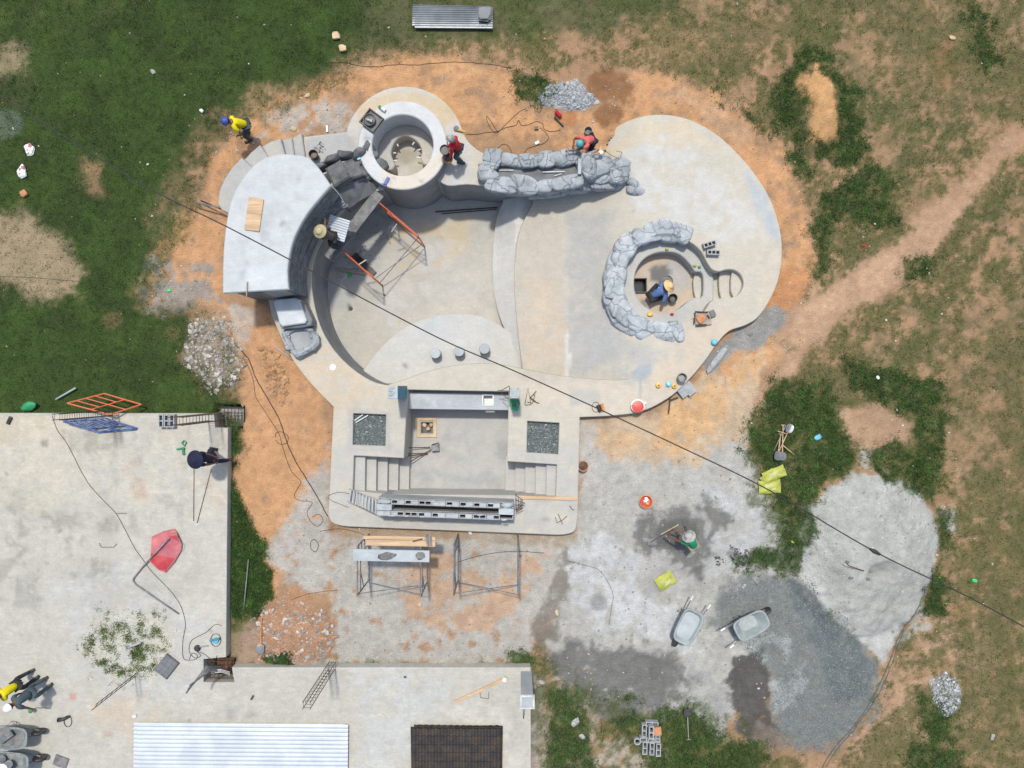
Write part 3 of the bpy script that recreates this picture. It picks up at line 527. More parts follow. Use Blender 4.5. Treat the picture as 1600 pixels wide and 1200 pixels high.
bl = [((.50,.46,.39),.9,3,3,[(872,320),(879,320),(886,400),(889,500),(884,590),(876,590),(881,500),(878,400)]),((.41,.37,.31),.7,14,6,[(795,300),(878,300),(885,400),(888,500),(882,600),(800,600)]),((.36,.355,.34),.8,14,10,[(882,330),(960,330),(940,450),(970,560),(890,590)],.15),((.47,.385,.30),.75,16,20,[(820,440),(880,430),(885,580),(825,580)],.3),
   ((.47,.465,.44),.9,20,20,[(960,240),(1000,200),(1060,215),(1150,290),(1190,360),(1120,380),(1040,340),(980,320)],.3),((.49,.42,.31),.8,12,14,[(955,240),(1000,190),(1080,190),(1120,230),(1060,225),(1000,225)],.3),((.32,.37,.41),.75,10,9,[(1165,270),(1200,310),(1215,350),(1222,400),(1207,375),(1190,345),(1180,320)],.2),
   ((.50,.42,.33),.8,16,20,[(1000,600),(1060,540),(1130,480),(1150,510),(1090,580),(1020,635)],.25),((.30,.34,.37),.95,3,4,[(988,580),(1003,569),(1018,568),(1020,580),(1008,594),(993,596),(986,584)]),((.36,.36,.35),.7,20,20,[(930,500),(1000,540),(1040,560),(980,590),(900,580)],.3),
   ((.52,.44,.34),.8,12,14,[(1180,440),(1215,400),(1205,460),(1180,490)],.3),((.50,.50,.48),.9,2,3,[(884,500),(888,540),(892,560),(886,590),(884,560)]),((.22,.22,.22),.8,2,2,ell(988,329,3,2)),((.2,.2,.2),.8,2,2,ell(990,554,3,2)),((.28,.28,.28),.7,2,2,ell(1112,533,2,1))]
slab("deck", deck, [tub_hole, PL(pit_px, ZD), PL(pl1, ZD), PL(pl2, ZD)], ZD, -1.75, 'concrete', pool, step=.12, base=CONC, layers=stain+bl, ch=.02, seam=isseam)
X0 = P(880,400,0)[0]; X1 = P(1008,400,0)[0]
def beach(x, y):
    t = min(1, max(0, (x-X0)/(X1-X0))); return -.6 + .9*(t*t*(3-2*t)*.6 + t*.4)
pit2_px = [(1078,378),(1095,392),(1105,410),(1113,421),(1124,424),(1135,421),(1148,422),(1158,430),(1162,443),(1158,455),(1150,463),(1135,466),(1118,467),(1108,475),(1100,487),(1085,497),(1070,503),(1045,508),(1020,505),(998,492),(983,470),(977,445),(978,420),(988,398),(1003,381),(1025,370),(1050,367)]
pit2 = PL(spl(pit2_px, True, 3), ZD)
L2 = [(832,318),(812,360),(805,400),(803,440),(807,500),(814,560),(820,600)]
beach_poly = [P(940,226,ZD)] + PL(OUT_E[1:-1], ZD) + [P(1000,643,ZD), P(1000,592,ZD), P(985,600,ZD), P(850,605,-.6)] + [P(a, b, -.6) for a, b in spl(L2, n=4)][::-1] + [P(832,275,-.6), P(925,262,-.2), P(940,262,ZD)]
slab("beach_slope", beach_poly, [pit2], beach, lambda x, y: -1.75, 'concrete', pool, step=.10, base=CONC, layers=stain+bl, seam=isseam)
L1 = [(786,320),(776,345),(771,385),(770,430),(774,470),(782,500),(795,530),(810,570),(815,600)]
ramp = [P(a, b, DEEP) for a, b in spl(L1, n=4)] + [P(a, b, -.72) for a, b in spl(L2, n=4)][::-1] + [P(830,280,-.72), P(788,280,DEEP)]
A1 = P(772,440,DEEP)[0]; A2 = P(804,440,-.72)[0]
def rampz(x, y):
    py = 600 - y*F/(H+1); s = (py-430)/150; off = (6*s*s if py < 430 else 30*s*s)*.021
    return -1.38 + .52*min(1, max(0, (x-off-A1)/(A2-A1)))
slab("ramp", ramp, [], rampz, -1.9, 'concrete', pool, step=.15, base=(.52,.51,.48), layers=[((.42,.415,.40),.6,10,10,[(780,320),(830,320),(800,380),(770,380)],.3)])
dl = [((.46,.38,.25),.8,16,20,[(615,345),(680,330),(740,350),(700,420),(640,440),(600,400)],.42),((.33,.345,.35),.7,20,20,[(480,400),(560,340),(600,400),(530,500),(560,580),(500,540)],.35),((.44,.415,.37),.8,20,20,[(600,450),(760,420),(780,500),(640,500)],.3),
  ((.27,.27,.26),.6,7,6,[(560,330),(620,320),(600,380),(550,400)],.3),((.3,.3,.3),.7,4,3,ell(590,352,14,8),.3),((.46,.36,.25),.7,8,10,ell(565,585,30,8),.3),((.1,.1,.1),.9,1.5,1,ell(548,480,3.5,3.5)),((.12,.12,.12),.8,1.5,1,ell(549,508,2,4)),((.42,.28,.2),.7,1.5,1,ell(601,461,3,2)),((.46,.45,.43),.6,18,16,[(590,480),(690,350),(720,380),(620,520)],.4)]
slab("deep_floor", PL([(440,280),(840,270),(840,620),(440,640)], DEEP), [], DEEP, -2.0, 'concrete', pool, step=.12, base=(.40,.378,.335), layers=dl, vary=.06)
bar_pf = spl([(555,600),(570,575),(592,546),(620,520),(650,503),(690,492),(740,492),(775,505),(800,525),(815,560),(822,600)], n=4)
slab("bar_platform", PL(bar_pf, -1.15) , [], -1.15, DEEP-.1, 'concrete', pool, step=.15, base=(.455,.45,.425), layers=[((.43,.45,.45),.8,14,16,[(640,500),(700,490),(720,530),(680,560),(640,540)],.35),((.12,.12,.12),.8,1.2,.6,ell(633,573,1.8,1.8))])
for (px, py, l) in ((680,552,"left"),(717,549,"mid"),(757,545,"right")):
    b = MB(); c = P3(px, py, -.72); b.lathe([(.165,-.45),(.17,-.02),(.155,0)], (c.x, c.y, -.72), 28); autosmooth(b.build("bar_seat", 'cement_pale', pool))
def ribbon(name, pts, z0, z1, m, parent, off=.005):
    p = [Vector(a) for a in pts]; V = []
    for i, a in enumerate(p):
        d = (p[min(i+1, len(p)-1)] - p[max(i-1, 0)]).normalized(); nn = Vector((d.y, -d.x))*off; V += [(a.x+nn.x, a.y+nn.y, z0), (a.x+nn.x, a.y+nn.y, (z0+z1)/2), (a.x+nn.x, a.y+nn.y, z1)]
    mesh_obj(name, V, [(3*i+k_, 3*i+3+k_, 3*i+4+k_, 3*i+1+k_) for i in range(len(p)-1) for k_ in (0, 1)], m, parent, smooth=True)
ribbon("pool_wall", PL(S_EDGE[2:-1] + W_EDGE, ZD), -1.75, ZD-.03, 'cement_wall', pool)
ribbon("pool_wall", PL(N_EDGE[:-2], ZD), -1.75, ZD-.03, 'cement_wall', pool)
# drain fittings
for px, py, z, r in ((548,482,DEEP,.07),(601,461,DEEP,.03)):
    b = MB(); c = P3(px, py, z); b.lathe([(r,0),(r,.02),(r*.7,.03)], c, 14); b.build("drain_cap", 'black_plastic', pool)
b = MB(); c = P3(520,574,ZD); b.lathe([(.10,0),(.10,.012),(.085,.018),(.03,.018),(.02,.01)], c, 20); b.build("skimmer_lid", 'white_plastic', pool)
# ------------------------------------------------------------------ hot tub
tub = empty("hot_tub", (TC[0], TC[1], ZD), "raised round hot tub with broad white rim and inner bench", "hot tub")
slab("rim", arc(TC, 1.34, 0, 355, 71), [arc(TC, .925, 0, 355, 60)], .8, -1.9, 'concrete', tub, step=.12, base=(.50,.51,.51), ch=.03, vary=.04,
     layers=[((.56,.50,.42),.9,8,10,[(650,255),(700,230),(700,300),(600,300),(600,270),(650,275)],.2),((.3,.3,.3),.6,2,2,ell(607,283,10,2,-30)),((.25,.25,.26),.7,3,5,ell(575,215,8,8),.4),((.3,.31,.31),.8,1,.6,[(619,287),(620,278),(621,278),(620,288)]),((.3,.31,.31),.8,1,.6,[(660,290),(655,277),(657,277),(662,289)])])
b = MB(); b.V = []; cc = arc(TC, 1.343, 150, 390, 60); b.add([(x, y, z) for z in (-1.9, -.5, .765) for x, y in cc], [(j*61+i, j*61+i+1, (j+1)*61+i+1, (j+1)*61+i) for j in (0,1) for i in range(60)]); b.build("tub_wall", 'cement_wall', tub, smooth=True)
bi = [(662,257),(657,247),(659,237),(655,225),(645,216),(634,212),(622,216),(614,227),(611,240),(614,250),(617,258),(612,265),(604,265)]
bench = [(636 + 47*math.cos(R(a)), 242 - 47*math.sin(R(a))) for a in range(-20, 206, 9)]
slab("bench", PL(bench + spl(bi, n=4)[::-1] , -.1), [], -.1, -.75, 'concrete', tub, step=.12, base=(.42,.39,.34), ch=.03, layers=[((.36,.36,.36),.7,8,8,ell(600,240,22,30))])
slab("tub_floor", arc(TC, .98, 0, 350, 36), [], -.62, -.9, 'concrete', tub, step=.1, base=(.38,.35,.30), layers=[((.27,.24,.2),.7,5,5,ell(636,244,14,12),.3),((.42,.41,.39),.8,2,1,[(622,262),(640,262),(640,282),(621,282)])])
def rod(name, a, bb, r, m, parent, n=8): b = MB(); b.tube([a, bb], r, n); return b.build(name, m, parent)
for px, py, ang, z in ((631,186,90,.15),(621,226,120,-.3),(646,224,55,-.3),(655,234,15,-.35),(654,246,-10,-.35),(616,239,180,-.35),(618,251,180,-.35),(598,205,140,.25),(653,189,65,.25)):
    c = P3(px, py, z); d = Vector((math.cos(R(ang)), math.sin(R(ang)), 0))*.06; rod("water_jet", c-d, c+d, .022, 'white_plastic', tub)
# ------------------------------------------------------------------ slide house (grotto)
ho = empty("slide_house", P3(430,400,.0), "tall grotto building with curved white concrete roof and dark carved plank walls", "building")
roof_px = spl([(348,458),(348,420),(350,380),(355,340),(363,308),(378,280),(397,258),(418,245),(440,241),(462,242),(482,247),(499,264),(517,290)], n=4)
roof_in = spl([(517,290),(500,309),(482,331),(468,354),(458,376),(452,400),(449,425),(451,452)], n=4)
ROOFZ = 2.25
slab("roof", PL(roof_px + roof_in[1:], ROOFZ), [], ROOFZ, ROOFZ-.16, 'concrete', ho, step=.14, base=(.455,.475,.48), ch=.025, vary=.05,
     layers=[((.36,.37,.36),.5,20,24,[(360,300),(460,250),(500,290),(420,380),(370,420)],.5),((.34,.35,.35),.8,1.5,.8,ell(423,277,10,10)),((.455,.475,.48),1,1.2,.3,ell(423,277,8.3,8.3)),((.22,.22,.22),.9,2,2,ell(463,277,4,2.5)),((.30,.31,.31),.5,6,16,[(380,360),(440,330),(450,380),(400,430),(365,440)],.5),((.52,.54,.55),.6,8,16,[(370,400),(440,400),(440,450),(360,455)],.4),((.28,.28,.28),.8,2,2,ell(462,317,3,2)),((.25,.25,.25),.8,2,2,ell(441,350,3,4)),((.25,.25,.25),.8,2,3,ell(430,385,2,5)),((.32,.33,.33),.7,3,4,ell(402,297,5,6),.35)])
body_px = [(360,455)] + spl([(360,420),(362,380),(368,340),(378,310),(394,282),(412,264),(440,252),(478,255),(508,285)], n=3) + [(494,306),(476,328),(462,352),(452,374),(446,400),(443,425),(444,446),(410,448),(409,458)]
slab("wall", PL(body_px, ROOFZ-.16), [], ROOFZ-.17, -.2, 'cement_dark', ho, ch=.005)
slab("south_wall", PL([(405,458),(443,452),(444,445),(405,450)], ROOFZ-.16), [], ROOFZ-.18, -.2, 'cement', ho, ch=.005)
# plank wall: courses of carved planks along the pool side
wl = [Vector(p) for p in PL(spl([(451,452),(449,425),(452,400),(458,376),(468,354),(482,331),(500,309),(517,290)], n=8), ROOFZ)]
sl = [0]
for a, bq in zip(wl, wl[1:]): sl.append(sl[-1] + (bq-a).length)
def at_s(s):
    s = max(0, min(sl[-1]-1e-6, s)); i = max(k for k in range(len(sl)-1) if sl[k] <= s); t = (s-sl[i])/(sl[i+1]-sl[i]); p = wl[i].lerp(wl[i+1], t); d = (wl[i+1]-wl[i]).normalized(); return p, Vector((d.y, -d.x))
NC = 13; ch_ = (ROOFZ-.18-ZD+.02)/NC; rg = random.Random(4)
for c in range(NC):
    s = -rg.uniform(0, .5); z0 = ZD-.02 + c*ch_; 
    while s < sl[-1]:
        ln = rg.uniform(.55, 1.1); a, bq = max(0, s), min(sl[-1], s+ln-.012); s += ln
        if bq-a < .05: continue
        n = max(2, int((bq-a)/.14)); V = []; pr = rg.uniform(.025, .055)
        for i in range(n+1):
            p, nn = at_s(a + (bq-a)*i/n); q = p - nn*.06; o = p + nn*(pr-.04)
            for (v, z) in ((q, z0), (o, z0+.012), (o+nn*.008, z0+ch_*.5), (o, z0+ch_-.012), (q, z0+ch_)): V.append((v.x, v.y, z))
        Fc = [(i*5+k, (i+1)*5+k, (i+1)*5+k+1, i*5+k+1) for i in range(n) for k in range(4)] + [(0,1,2,3,4), tuple(n*5+k for k in range(4, -1, -1))]
        mesh_obj("plank", V, Fc, 'plankwall', ho)
b = MB(); b.box(P3(386,452,ROOFZ+.03), (.03,.42,.05), R(-3)); stick = b.build("timber_offcut", 'wood_grey'); props(stick, "short grey timber stick overhanging the lower left edge of the white roof", "timber")
bd = MB(); c = P3(397,335,ROOFZ+.03); bd.box(c, (.42,.92,.02), R(-8)); bo = bd.build("plywood_board", 'wood'); props(bo, "small plywood board lying on the curved white roof", "board")
b2 = MB(); b2.box(c + Vector((.01,.02,.013)), (.40,.012,.006), R(-8)); b2.build("seam", 'wood_grey', bo)
# fan steps behind the house
st = empty("fan_staircase", P3(420,260,0), "curved concrete fan steps wrapping round the back of the white-roofed house", "staircase")
tr = [([(340,318),(342,300),(350,280),(362,262),(377,246),(440,300),(420,350),(358,334),(346,328)], 1.05), ([(381,250),(392,238),(406,226),(450,290),(436,300)], .9), ([(409,229),(423,221),(438,216),(458,285),(446,292)], .74),
      ([(441,219),(455,215),(456,216),(466,285),(456,288)], .58), ([(456,216),(471,208),(482,278),(464,285)], .46)]
for q, z in tr: slab("step", PL(q, z), [], z, -.2, 'concrete', st, step=.2, base=(.36,.36,.345) if z > .6 else (.33,.34,.34), ch=.03, layers=[((.42,.39,.34),.6,10,10,ell(q[0][0]+20, q[0][1]+5, 25, 20),.35)])
# dark carved stone steps between house and tub
ss = empty("stone_steps", P3(545,265,ZD), "dark carved cement steps climbing between the slide house and the hot tub", "steps")
for q, z in (([(507,263),(531,249),(548,276),(522,292)], 1.15), ([(531,254),(550,247),(570,273),(546,280)], .9), ([(548,252),(572,240),(596,262),(568,277)], .68)):
    slab("tread", PL(q, z), [], z, ZD-.4, 'rock_dark', ss, ch=.05)
k = 50
for px, py, z, s, rz in ((503,262,.95,(.30,.16,.35),.7),(520,250,1.05,(.33,.15,.3),.5),(540,243,.95,(.34,.16,.3),.1),(560,243,.8,(.30,.15,.3),.6),(576,233,.7,(.26,.2,.3),.7),(584,243,.65,(.2,.22,.25),1.2),(596,256,.6,(.2,.25,.25),.8),(540,287,.7,(.36,.13,.3),.35),(560,282,.62,(.34,.12,.26),.5),(580,277,.55,(.3,.12,.2),.5),(528,292,.8,(.22,.12,.3),.2)):
    rock("side_rock", P3(px, py, z-.1), s, rz, k, 'rock_dark', ss); k += 1
chute = empty("water_chute", P3(555,305,.3), "dark smooth cement chute falling to the pool between plank wall and hot tub", "slide")
cq = [P3(512,297,1.0), P3(535,288,.85), P3(575,283,.5), P3(592,290,.33), P3(583,302,.33), P3(560,315,.33), P3(545,326,.33), P3(520,325,.5)]
V = cq + [Vector((v.x, v.y, -.1)) for v in cq]; n = len(cq)
mesh_obj("chute_bed", V, [(0,1,6,7),(1,2,5,6),(2,3,4,5)] + [(i, i+n, (i+1) % n+n, (i+1) % n) for i in range(n)], 'cement_dark', chute)
for i in range(7):
    a = P3(499+i*5.3, 333-i*1.2, 1.15-.04*i); bb = P3(519+i*4.2, 303+i*3.0, 1.2-.05*i); b = MB(); d = (bb-a); mid = (a+bb)/2
    b.box(mid, (.085, d.length, .10), math.atan2(d.y, d.x)-math.pi/2); b.build("log_slat", 'plankwall', chute)
b = MB(); b.tube([P3(518,290,1.18), P3(527,300,1.12), P3(533,308,1.08), P3(538,318,1.0)], .012, 6); b.build("wire", 'cement_pale', chute)
# block platform and basin beside the house
bp = empty("stone_platform", P3(455,490,0), "pale square topped cement rock platform at the foot of the house", "platform")
slab("top_rock", PL([(427,471),(431,468),(461,465),(467,468),(479,500),(476,505),(441,510),(437,506)], .95), [], .95, -.2, 'cement_white', bp, ch=.03)
slab("side_rock", PL([(467,468),(477,476),(488,500),(486,508),(474,511),(440,514),(436,506),(476,505)], .8), [], .8, -.2, 'cement_wall', bp, ch=.03)
ba = empty("stone_basin", P3(467,530,0), "grey hand-shaped cement rock basin on the deck below the square platform", "basin")
bq = spl([(441,516),(481,511),(492,521),(498,535),(487,547),(462,558),(452,548),(444,534)], True, 3)
slab("basin_rim", PL(bq, .62), [PL(spl([(452,520),(478,516),(486,530),(478,540),(462,546),(454,535)], True, 3), .62)], .62, -.2, 'rock', ba, ch=.07)
slab("basin_floor", PL(bq, .5), [], .47, -.1, 'cement', ba, ch=.07)
for i, (px, py, s) in enumerate(((447,525,.14),(452,543,.15),(470,552,.16),(488,541,.17),(492,525,.15))): rock("edge_rock", P3(px, py, .48), (s*1.2, s*.8, .13), i*.7, 80+i, 'rock', ba)
def rockring(pts, z, wd, parent, step, hgt_, m='rock'):
    """carved cement rocks butted in a row: each an irregular slab with faceted, cracked edges"""
    global k
    q = spl(pts, n=12); acc = [0]
    for a, b in zip(q, q[1:]): acc.append(acc[-1]+math.dist(a, b))
    rr = random.Random(len(pts)*7+int(z*100)+int(pts[0][0])); s = 0; cuts = [0]
    while s < acc[-1]: s += step*rr.uniform(.6, 1.35); cuts.append(min(s, acc[-1]))
    def at(s_):
        i = max(j for j in range(len(acc)-1) if acc[j] <= s_ + 1e-9); i = min(i, len(q)-2); t_ = (s_-acc[i])/max(1e-6, acc[i+1]-acc[i]); return (q[i][0]+(q[i+1][0]-q[i][0])*t_, q[i][1]+(q[i+1][1]-q[i][1])*t_), math.atan2(-(q[i+1][1]-q[i][1]), q[i+1][0]-q[i][0])
    for a, b in zip(cuts, cuts[1:]):
        if b-a < 5: continue
        (cx_, cy_), rz = at((a+b)/2); L_ = (b-a)/F*(H-z); k += 1; rg_ = np.random.default_rng(k)
        V, Fc = rock_mesh((1, 1, 1), k, 3, planes=9, rough=.015); V = np.sign(V)*np.abs(V)**.8; V[:, 2] = np.where(V[:, 2] > .45, .45+(V[:, 2]-.45)*.35, V[:, 2])
        sz = (L_*.70, wd*rg_.uniform(.8, 1.1), hgt_*rg_.uniform(.9, 1.1)); V = V*np.array(sz); V[:, 2] += .10*V[:, 1]*rg_.normal() + .15*V[:, 0]*rg_.normal()
        sk = rg_.normal()*.25; V[:, 0] += V[:, 1]*sk
        ca, sa = math.cos(rz), math.sin(rz); c = P3(cx_+rr.uniform(-2,2), cy_+rr.uniform(-2,2), z + rr.uniform(-.04,.04) - hgt_*.35)
        W = np.stack([V[:, 0]*ca-V[:, 1]*sa+c[0], V[:, 0]*sa+V[:, 1]*ca+c[1], V[:, 2]+c[2]], 1)
        mesh_obj("rock", W.tolist(), Fc, m, parent, smooth=True)
# ------------------------------------------------------------------ rock planter on north edge
rp = empty("rock_planter", P3(870,265,ZD), "long planter of carved grey cement rocks along the pool's upper edge", "planter")
k = 100
def chain(pts, z, sz, parent, m='rock', var=.2, step=18, name="rock"):
    global k
    q = spl(pts, n=10); d = 0; last = q[0]; rr = random.Random(k)
    rock_at = [q[0]]
    for p in q[1:]:
        d += math.dist(p, last); last = p
        if d > step: rock_at.append(p); d = 0
    for i, p in enumerate(rock_at):
        a = rock_at[max(0, i-1)]; b_ = rock_at[min(len(rock_at)-1, i+1)]; rz = math.atan2(-(b_[1]-a[1]), b_[0]-a[0]); f = rr.uniform(1-var, 1+var)
        rock(name, P3(p[0]+rr.uniform(-1.5,1.5), p[1]+rr.uniform(-1.5,1.5), z+rr.uniform(-.05,.05)), (sz[0]*f, sz[1]*rr.uniform(.85,1.15), sz[2]), rz + rr.uniform(-.2,.2), k, m, parent); k += 1
slab("planter_core", PL(spl([(757,243),(790,244),(830,246),(870,243),(908,237),(912,260),(912,284),(880,291),(840,295),(800,294),(766,291),(757,270)], True, 3), .58), [PL([(775,254),(905,251),(905,277),(880,280),(840,283),(800,281),(775,278)], .58)], .60, -.3, 'rock', rp, ch=.07)
rockring([(758,244),(790,248),(830,252),(870,248),(905,241)], .60, .26, rp, 26, .22)
rockring([(766,250),(764,262),(766,280)], .60, .34, rp, 18, .22)
rockring([(766,285),(800,288),(840,290),(880,285),(912,278)], .56, .28, rp, 30, .24)
rockring([(772,293),(810,296),(850,296),(890,291),(930,288),(970,285)], .22, .22, rp, 36, .30)
rockring([(800,297),(850,299),(900,295),(950,292),(978,290)], -.15, .20, rp, 44, .40)
slab("lower_face", PL([(728,287),(760,292),(800,297),(850,297),(900,293),(950,290),(985,292),(985,270),(728,270)], -.1), [], -.1, -1.7, 'cement', rp, ch=.1)
slab("planter_soil", PL([(772,250),(907,248),(907,282),(772,282)], .42), [], .40, .2, 'cement_dark', rp, ch=.01)
slab("back_panel", PL([(776,250),(884,252),(905,246),(905,254),(884,259),(776,259)], .55), [], .55, .3, 'rock_dark', rp, ch=.02)
for px, py, z, s, rz, sd_ in ((935,258,.60,(.62,.44,.40),-.1,3),(960,272,.50,(.46,.36,.36),-.3,4),(918,262,.66,(.30,.45,.42),0,5),(968,262,.50,(.36,.36,.40),.2,6),(930,278,.40,(.50,.26,.36),0,8),(962,286,.25,(.46,.20,.34),.1,9),(925,245,.62,(.34,.22,.36),.3,12)):
    rock("boulder", P3(px, py, z-.15), s, rz, sd_, 'rock', rp, n=4)
for px, py, z, s, rz, sd_ in ((990,288,.24,(.24,.2,.2),-.6,13),(995,299,.2,(.36,.16,.18),-.35,14)): rock("wing_rock", P3(px, py, z), s, rz, sd_, 'rock', rp)
b = MB(); c = P3(905,262,.58); b.box(c, (.10,.46,.3)); b.build("end_wall", 'cement_pale', rp)
for a, bb, rr_ in (((780,266),(802,266),.012),((848,269),(882,268),.016),((866,275),(878,271),.01)):
    o = rod("offcut_rod", P3(*a,.45), P3(*bb,.47), rr_, 'white_plastic', None); props(o, {780:"short white rod at the left end inside the rock planter",848:"long white tube inside the rock planter",866:"small slanted white stick beside the long tube in the planter"}[a[0]], "rod", "white rods inside the rock planter")
# ------------------------------------------------------------------ sunken rock lounge
sl_ = empty("sunken_lounge", P3(1045,440,0), "sunken round seating pit with bench and curved steps, ringed by carved rocks", "seating pit")
fl = spl([(1086,424),(1080,415),(1068,402),(1056,395),(1040,393),(1022,396),(1007,404),(996,418),(991,436),(992,455),(999,470),(1012,482),(1030,490),(1046,489),(1062,482),(1074,472),(1086,465),(1098,462),(1098,428)], True, 3)
big = spl([(1000,365),(1090,375),(1112,410),(1112,480),(1080,510),(1000,510),(970,470),(968,410)], True, 4)
slab("bench", PL(big, -.12), [PL(fl, -.12)], -.12, -.75, 'concrete', sl_, step=.12, base=(.41,.40,.375), ch=.03, layers=[((.34,.345,.34),.6,10,10,ell(1060,495,40,14),.3)])
slab("pit_floor", PL(big, -.6), [PL([(988,436),(1010,436),(1010,456),(988,456)], -.6)], -.6, -1.2, 'concrete', sl_, step=.1, base=(.44,.36,.28), ch=.02, layers=[((.36,.355,.34),.8,12,14,ell(1055,430,34,30),.15),((.10,.10,.10),.85,4,5,[(1016,440),(1014,425),(1024,412),(1040,414),(1048,425),(1040,440)]),((.46,.36,.26),.8,8,8,ell(1020,405,24,10)),((.14,.14,.13),.7,5,5,ell(1008,475,10,10))])
b = MB(); c = P3(999,446,-.56)
for dx, dy, sx, sy in ((0,.22,.46,.03),(0,-.22,.46,.03),(.22,0,.03,.44),(-.22,0,.03,.44)): b.box(c+Vector((dx,dy,-.1)), (sx,sy,.3))
b.build("drain_frame", 'black_plastic', sl_)
b = MB(); b.box(c+Vector((0,0,-.3)), (.46,.46,.05)); b.build("drain_water", 'water_dark', sl_)
for q, z in (([(1087,424),(1106,421),(1110,445),(1106,470),(1087,466),(1084,455),(1083,440)], -.42), ([(1104,415),(1126,415),(1126,472),(1105,472),(1108,455),(1108,438)], -.27), ([(1126,415),(1145,415),(1145,472),(1128,470),(1124,455),(1123,440)], -.08), ([(1145,415),(1170,415),(1170,470),(1147,467),(1142,455),(1142,438)], .10)):
    slab("step", PL(q, z), [], z, -1.1, 'concrete', sl_, step=.3, base=(.45,.42,.36), ch=.02)
k = 300
slab("rock_core", PL(spl([(1076,368),(1050,357),(1012,360),(985,376),(965,400),(957,430),(957,465),(970,495),(995,515),(1030,523),(1060,518),(1060,509),(1035,508),(1010,500),(990,485),(978,462),(975,435),(982,408),(998,386),(1022,372),(1050,370),(1074,379)], True, 3), .25), [], .385, -.5, 'rock_pale', sl_, ch=.07)
rockring([(1080,371),(1058,362),(1036,359),(1010,365),(988,379),(972,398),(963,420),(960,445),(962,470),(973,492),(992,508),(1016,517),(1042,519),(1064,514)], .33, .36, sl_, 26, .24, 'rock_pale')
rockring([(1066,357),(1040,353),(1010,358),(984,373),(965,393),(954,420),(950,447),(953,474),(963,497),(984,515),(1010,526),(1040,526),(1056,523)], .18, .22, sl_, 30, .22, 'rock_pale')
# ------------------------------------------------------------------ sunken bar
bar = empty("sunken_bar", P3(715,700,0), "rectangular sunken swim-up bar room with two short stairs and a counter", "bar")
slab("bar_floor", PL([(545,600),(880,604),(880,790),(545,780)], -1.0), [PL([(658,660),(676,660),(676,677),(658,677)], -1.0)], -1.0, -1.35, 'concrete', bar, step=.12, base=(.385,.38,.36), vary=.07,
     layers=[((.30,.305,.31),.6,16,20,[(640,730),(790,740),(790,770),(640,765)],.3),((.33,.33,.32),.6,12,16,ell(715,690,50,30),.4),((.42,.40,.36),.7,16,16,ell(700,690,60,40),.5),((.27,.27,.27),.6,6,6,ell(785,705,12,14),.2)])
b = MB(); c = P3(667,668,-.985)
for dx, dy, sx, sy in ((0,.27,.62,.09),(0,-.27,.62,.09),(.27,0,.09,.45),(-.27,0,.09,.45)): b.box(c+Vector((dx,dy,.01)), (sx,sy,.05))
b.build("sump_frame", 'tan_block', bar); b = MB(); b.box(c+Vector((0,0,-.33)), (.44,.44,.05)); b.build("sump_bottom", 'cement_dark', bar)
for i, (dx, dy) in enumerate(((.02,-.06),(-.1,.08),(.12,.1))): rock("sump_rubble", c+Vector((dx,dy,-.2)), (.09,.08,.07), i, 40+i, 'tan_block', bar)
ct = [(638,613),(795,616),(795,641),(638,639)]
slab("counter", PL(ct, -.08), [PL([(755,618),(770,618),(770,632),(755,632)], -.08)], -.08, -.22, 'concrete', bar, step=.1, base=(.36,.38,.40), ch=.015, vary=.14, layers=[((.44,.46,.48),.8,8,10,[(640,615),(700,615),(740,630),(660,640)],.35)])
b = MB(); c = P3(762.5,625,-.07)
for dx, dy, sx, sy in ((0,.16,.35,.03),(0,-.16,.35,.03),(.16,0,.03,.3),(-.16,0,.03,.3)): b.box(c+Vector((dx,dy,0)), (sx,sy,.03))
b.build("sink_frame", 'white_plastic', bar); b = MB(); b.box(c+Vector((0,0,-.3)), (.3,.3,.03)); b.build("sink_bottom", 'white_plastic', bar)
zz = [.09,-.12,-.34,-.56,-.78]
for i, x in enumerate((553,570.5,588,605,622)):
    q = [(x,700),(x+18,700),(x+17,775),(x-1,775)]; slab("stair_tread", PL([(a if j in (1,2) else 540, bq_) for j, (a, bq_) in enumerate(q)], zz[i]), [], zz[i], -1.2, 'concrete', bar, step=.4, base=(.40,.395,.375), ch=.012)
for i, x in enumerate((870,853,837,821.5,806)):
    q = [(x-16,712),(885,712),(885,785),(x-17,785)]; slab("stair_tread", PL(q, zz[i]), [], zz[i], -1.2, 'concrete', bar, step=.4, base=(.41,.40,.38), ch=.012)
def gravel_bed(nm, q, lab, sd_):
    slab(nm, PL([(q[0][0]-4,q[0][1]-4),(q[1][0]+4,q[1][1]-4),(q[2][0]+4,q[2][1]+4),(q[3][0]-4,q[3][1]+4)], ZD), [], .12, -.1, 'concrete', bar, base=(.10,.12,.12), ch=.01, step=.1)
    scatter("crushed_stone", [q], 1300, .012, .03, [(.12,.15,.15),(.17,.20,.20),(.09,.11,.11),(.24,.26,.26)], '', z=.13, seed=sd_, amp=1, parent=bar)
gravel_bed("gravel_bed", pl1, '', 3); gravel_bed("gravel_bed", pl2, '', 4)
for px, py, n_ in ((579,667,0),(596,658,0),(573,675,1),(852,684,2),(853,664,1),(831,667,0)):
    c = P3(px, py, .17); V, Fc = rock_mesh((.05,.03,.02), px, 1); mesh_obj("stone_chip", (V+np.array(c)).tolist(), Fc, 'stones_white', bar)
for a, bb in (((554,657),(567,648)),((556,660),(575,649))): rod("white_tube", P3(*a,.17), P3(*bb,.2), .02, 'white_plastic', bar)
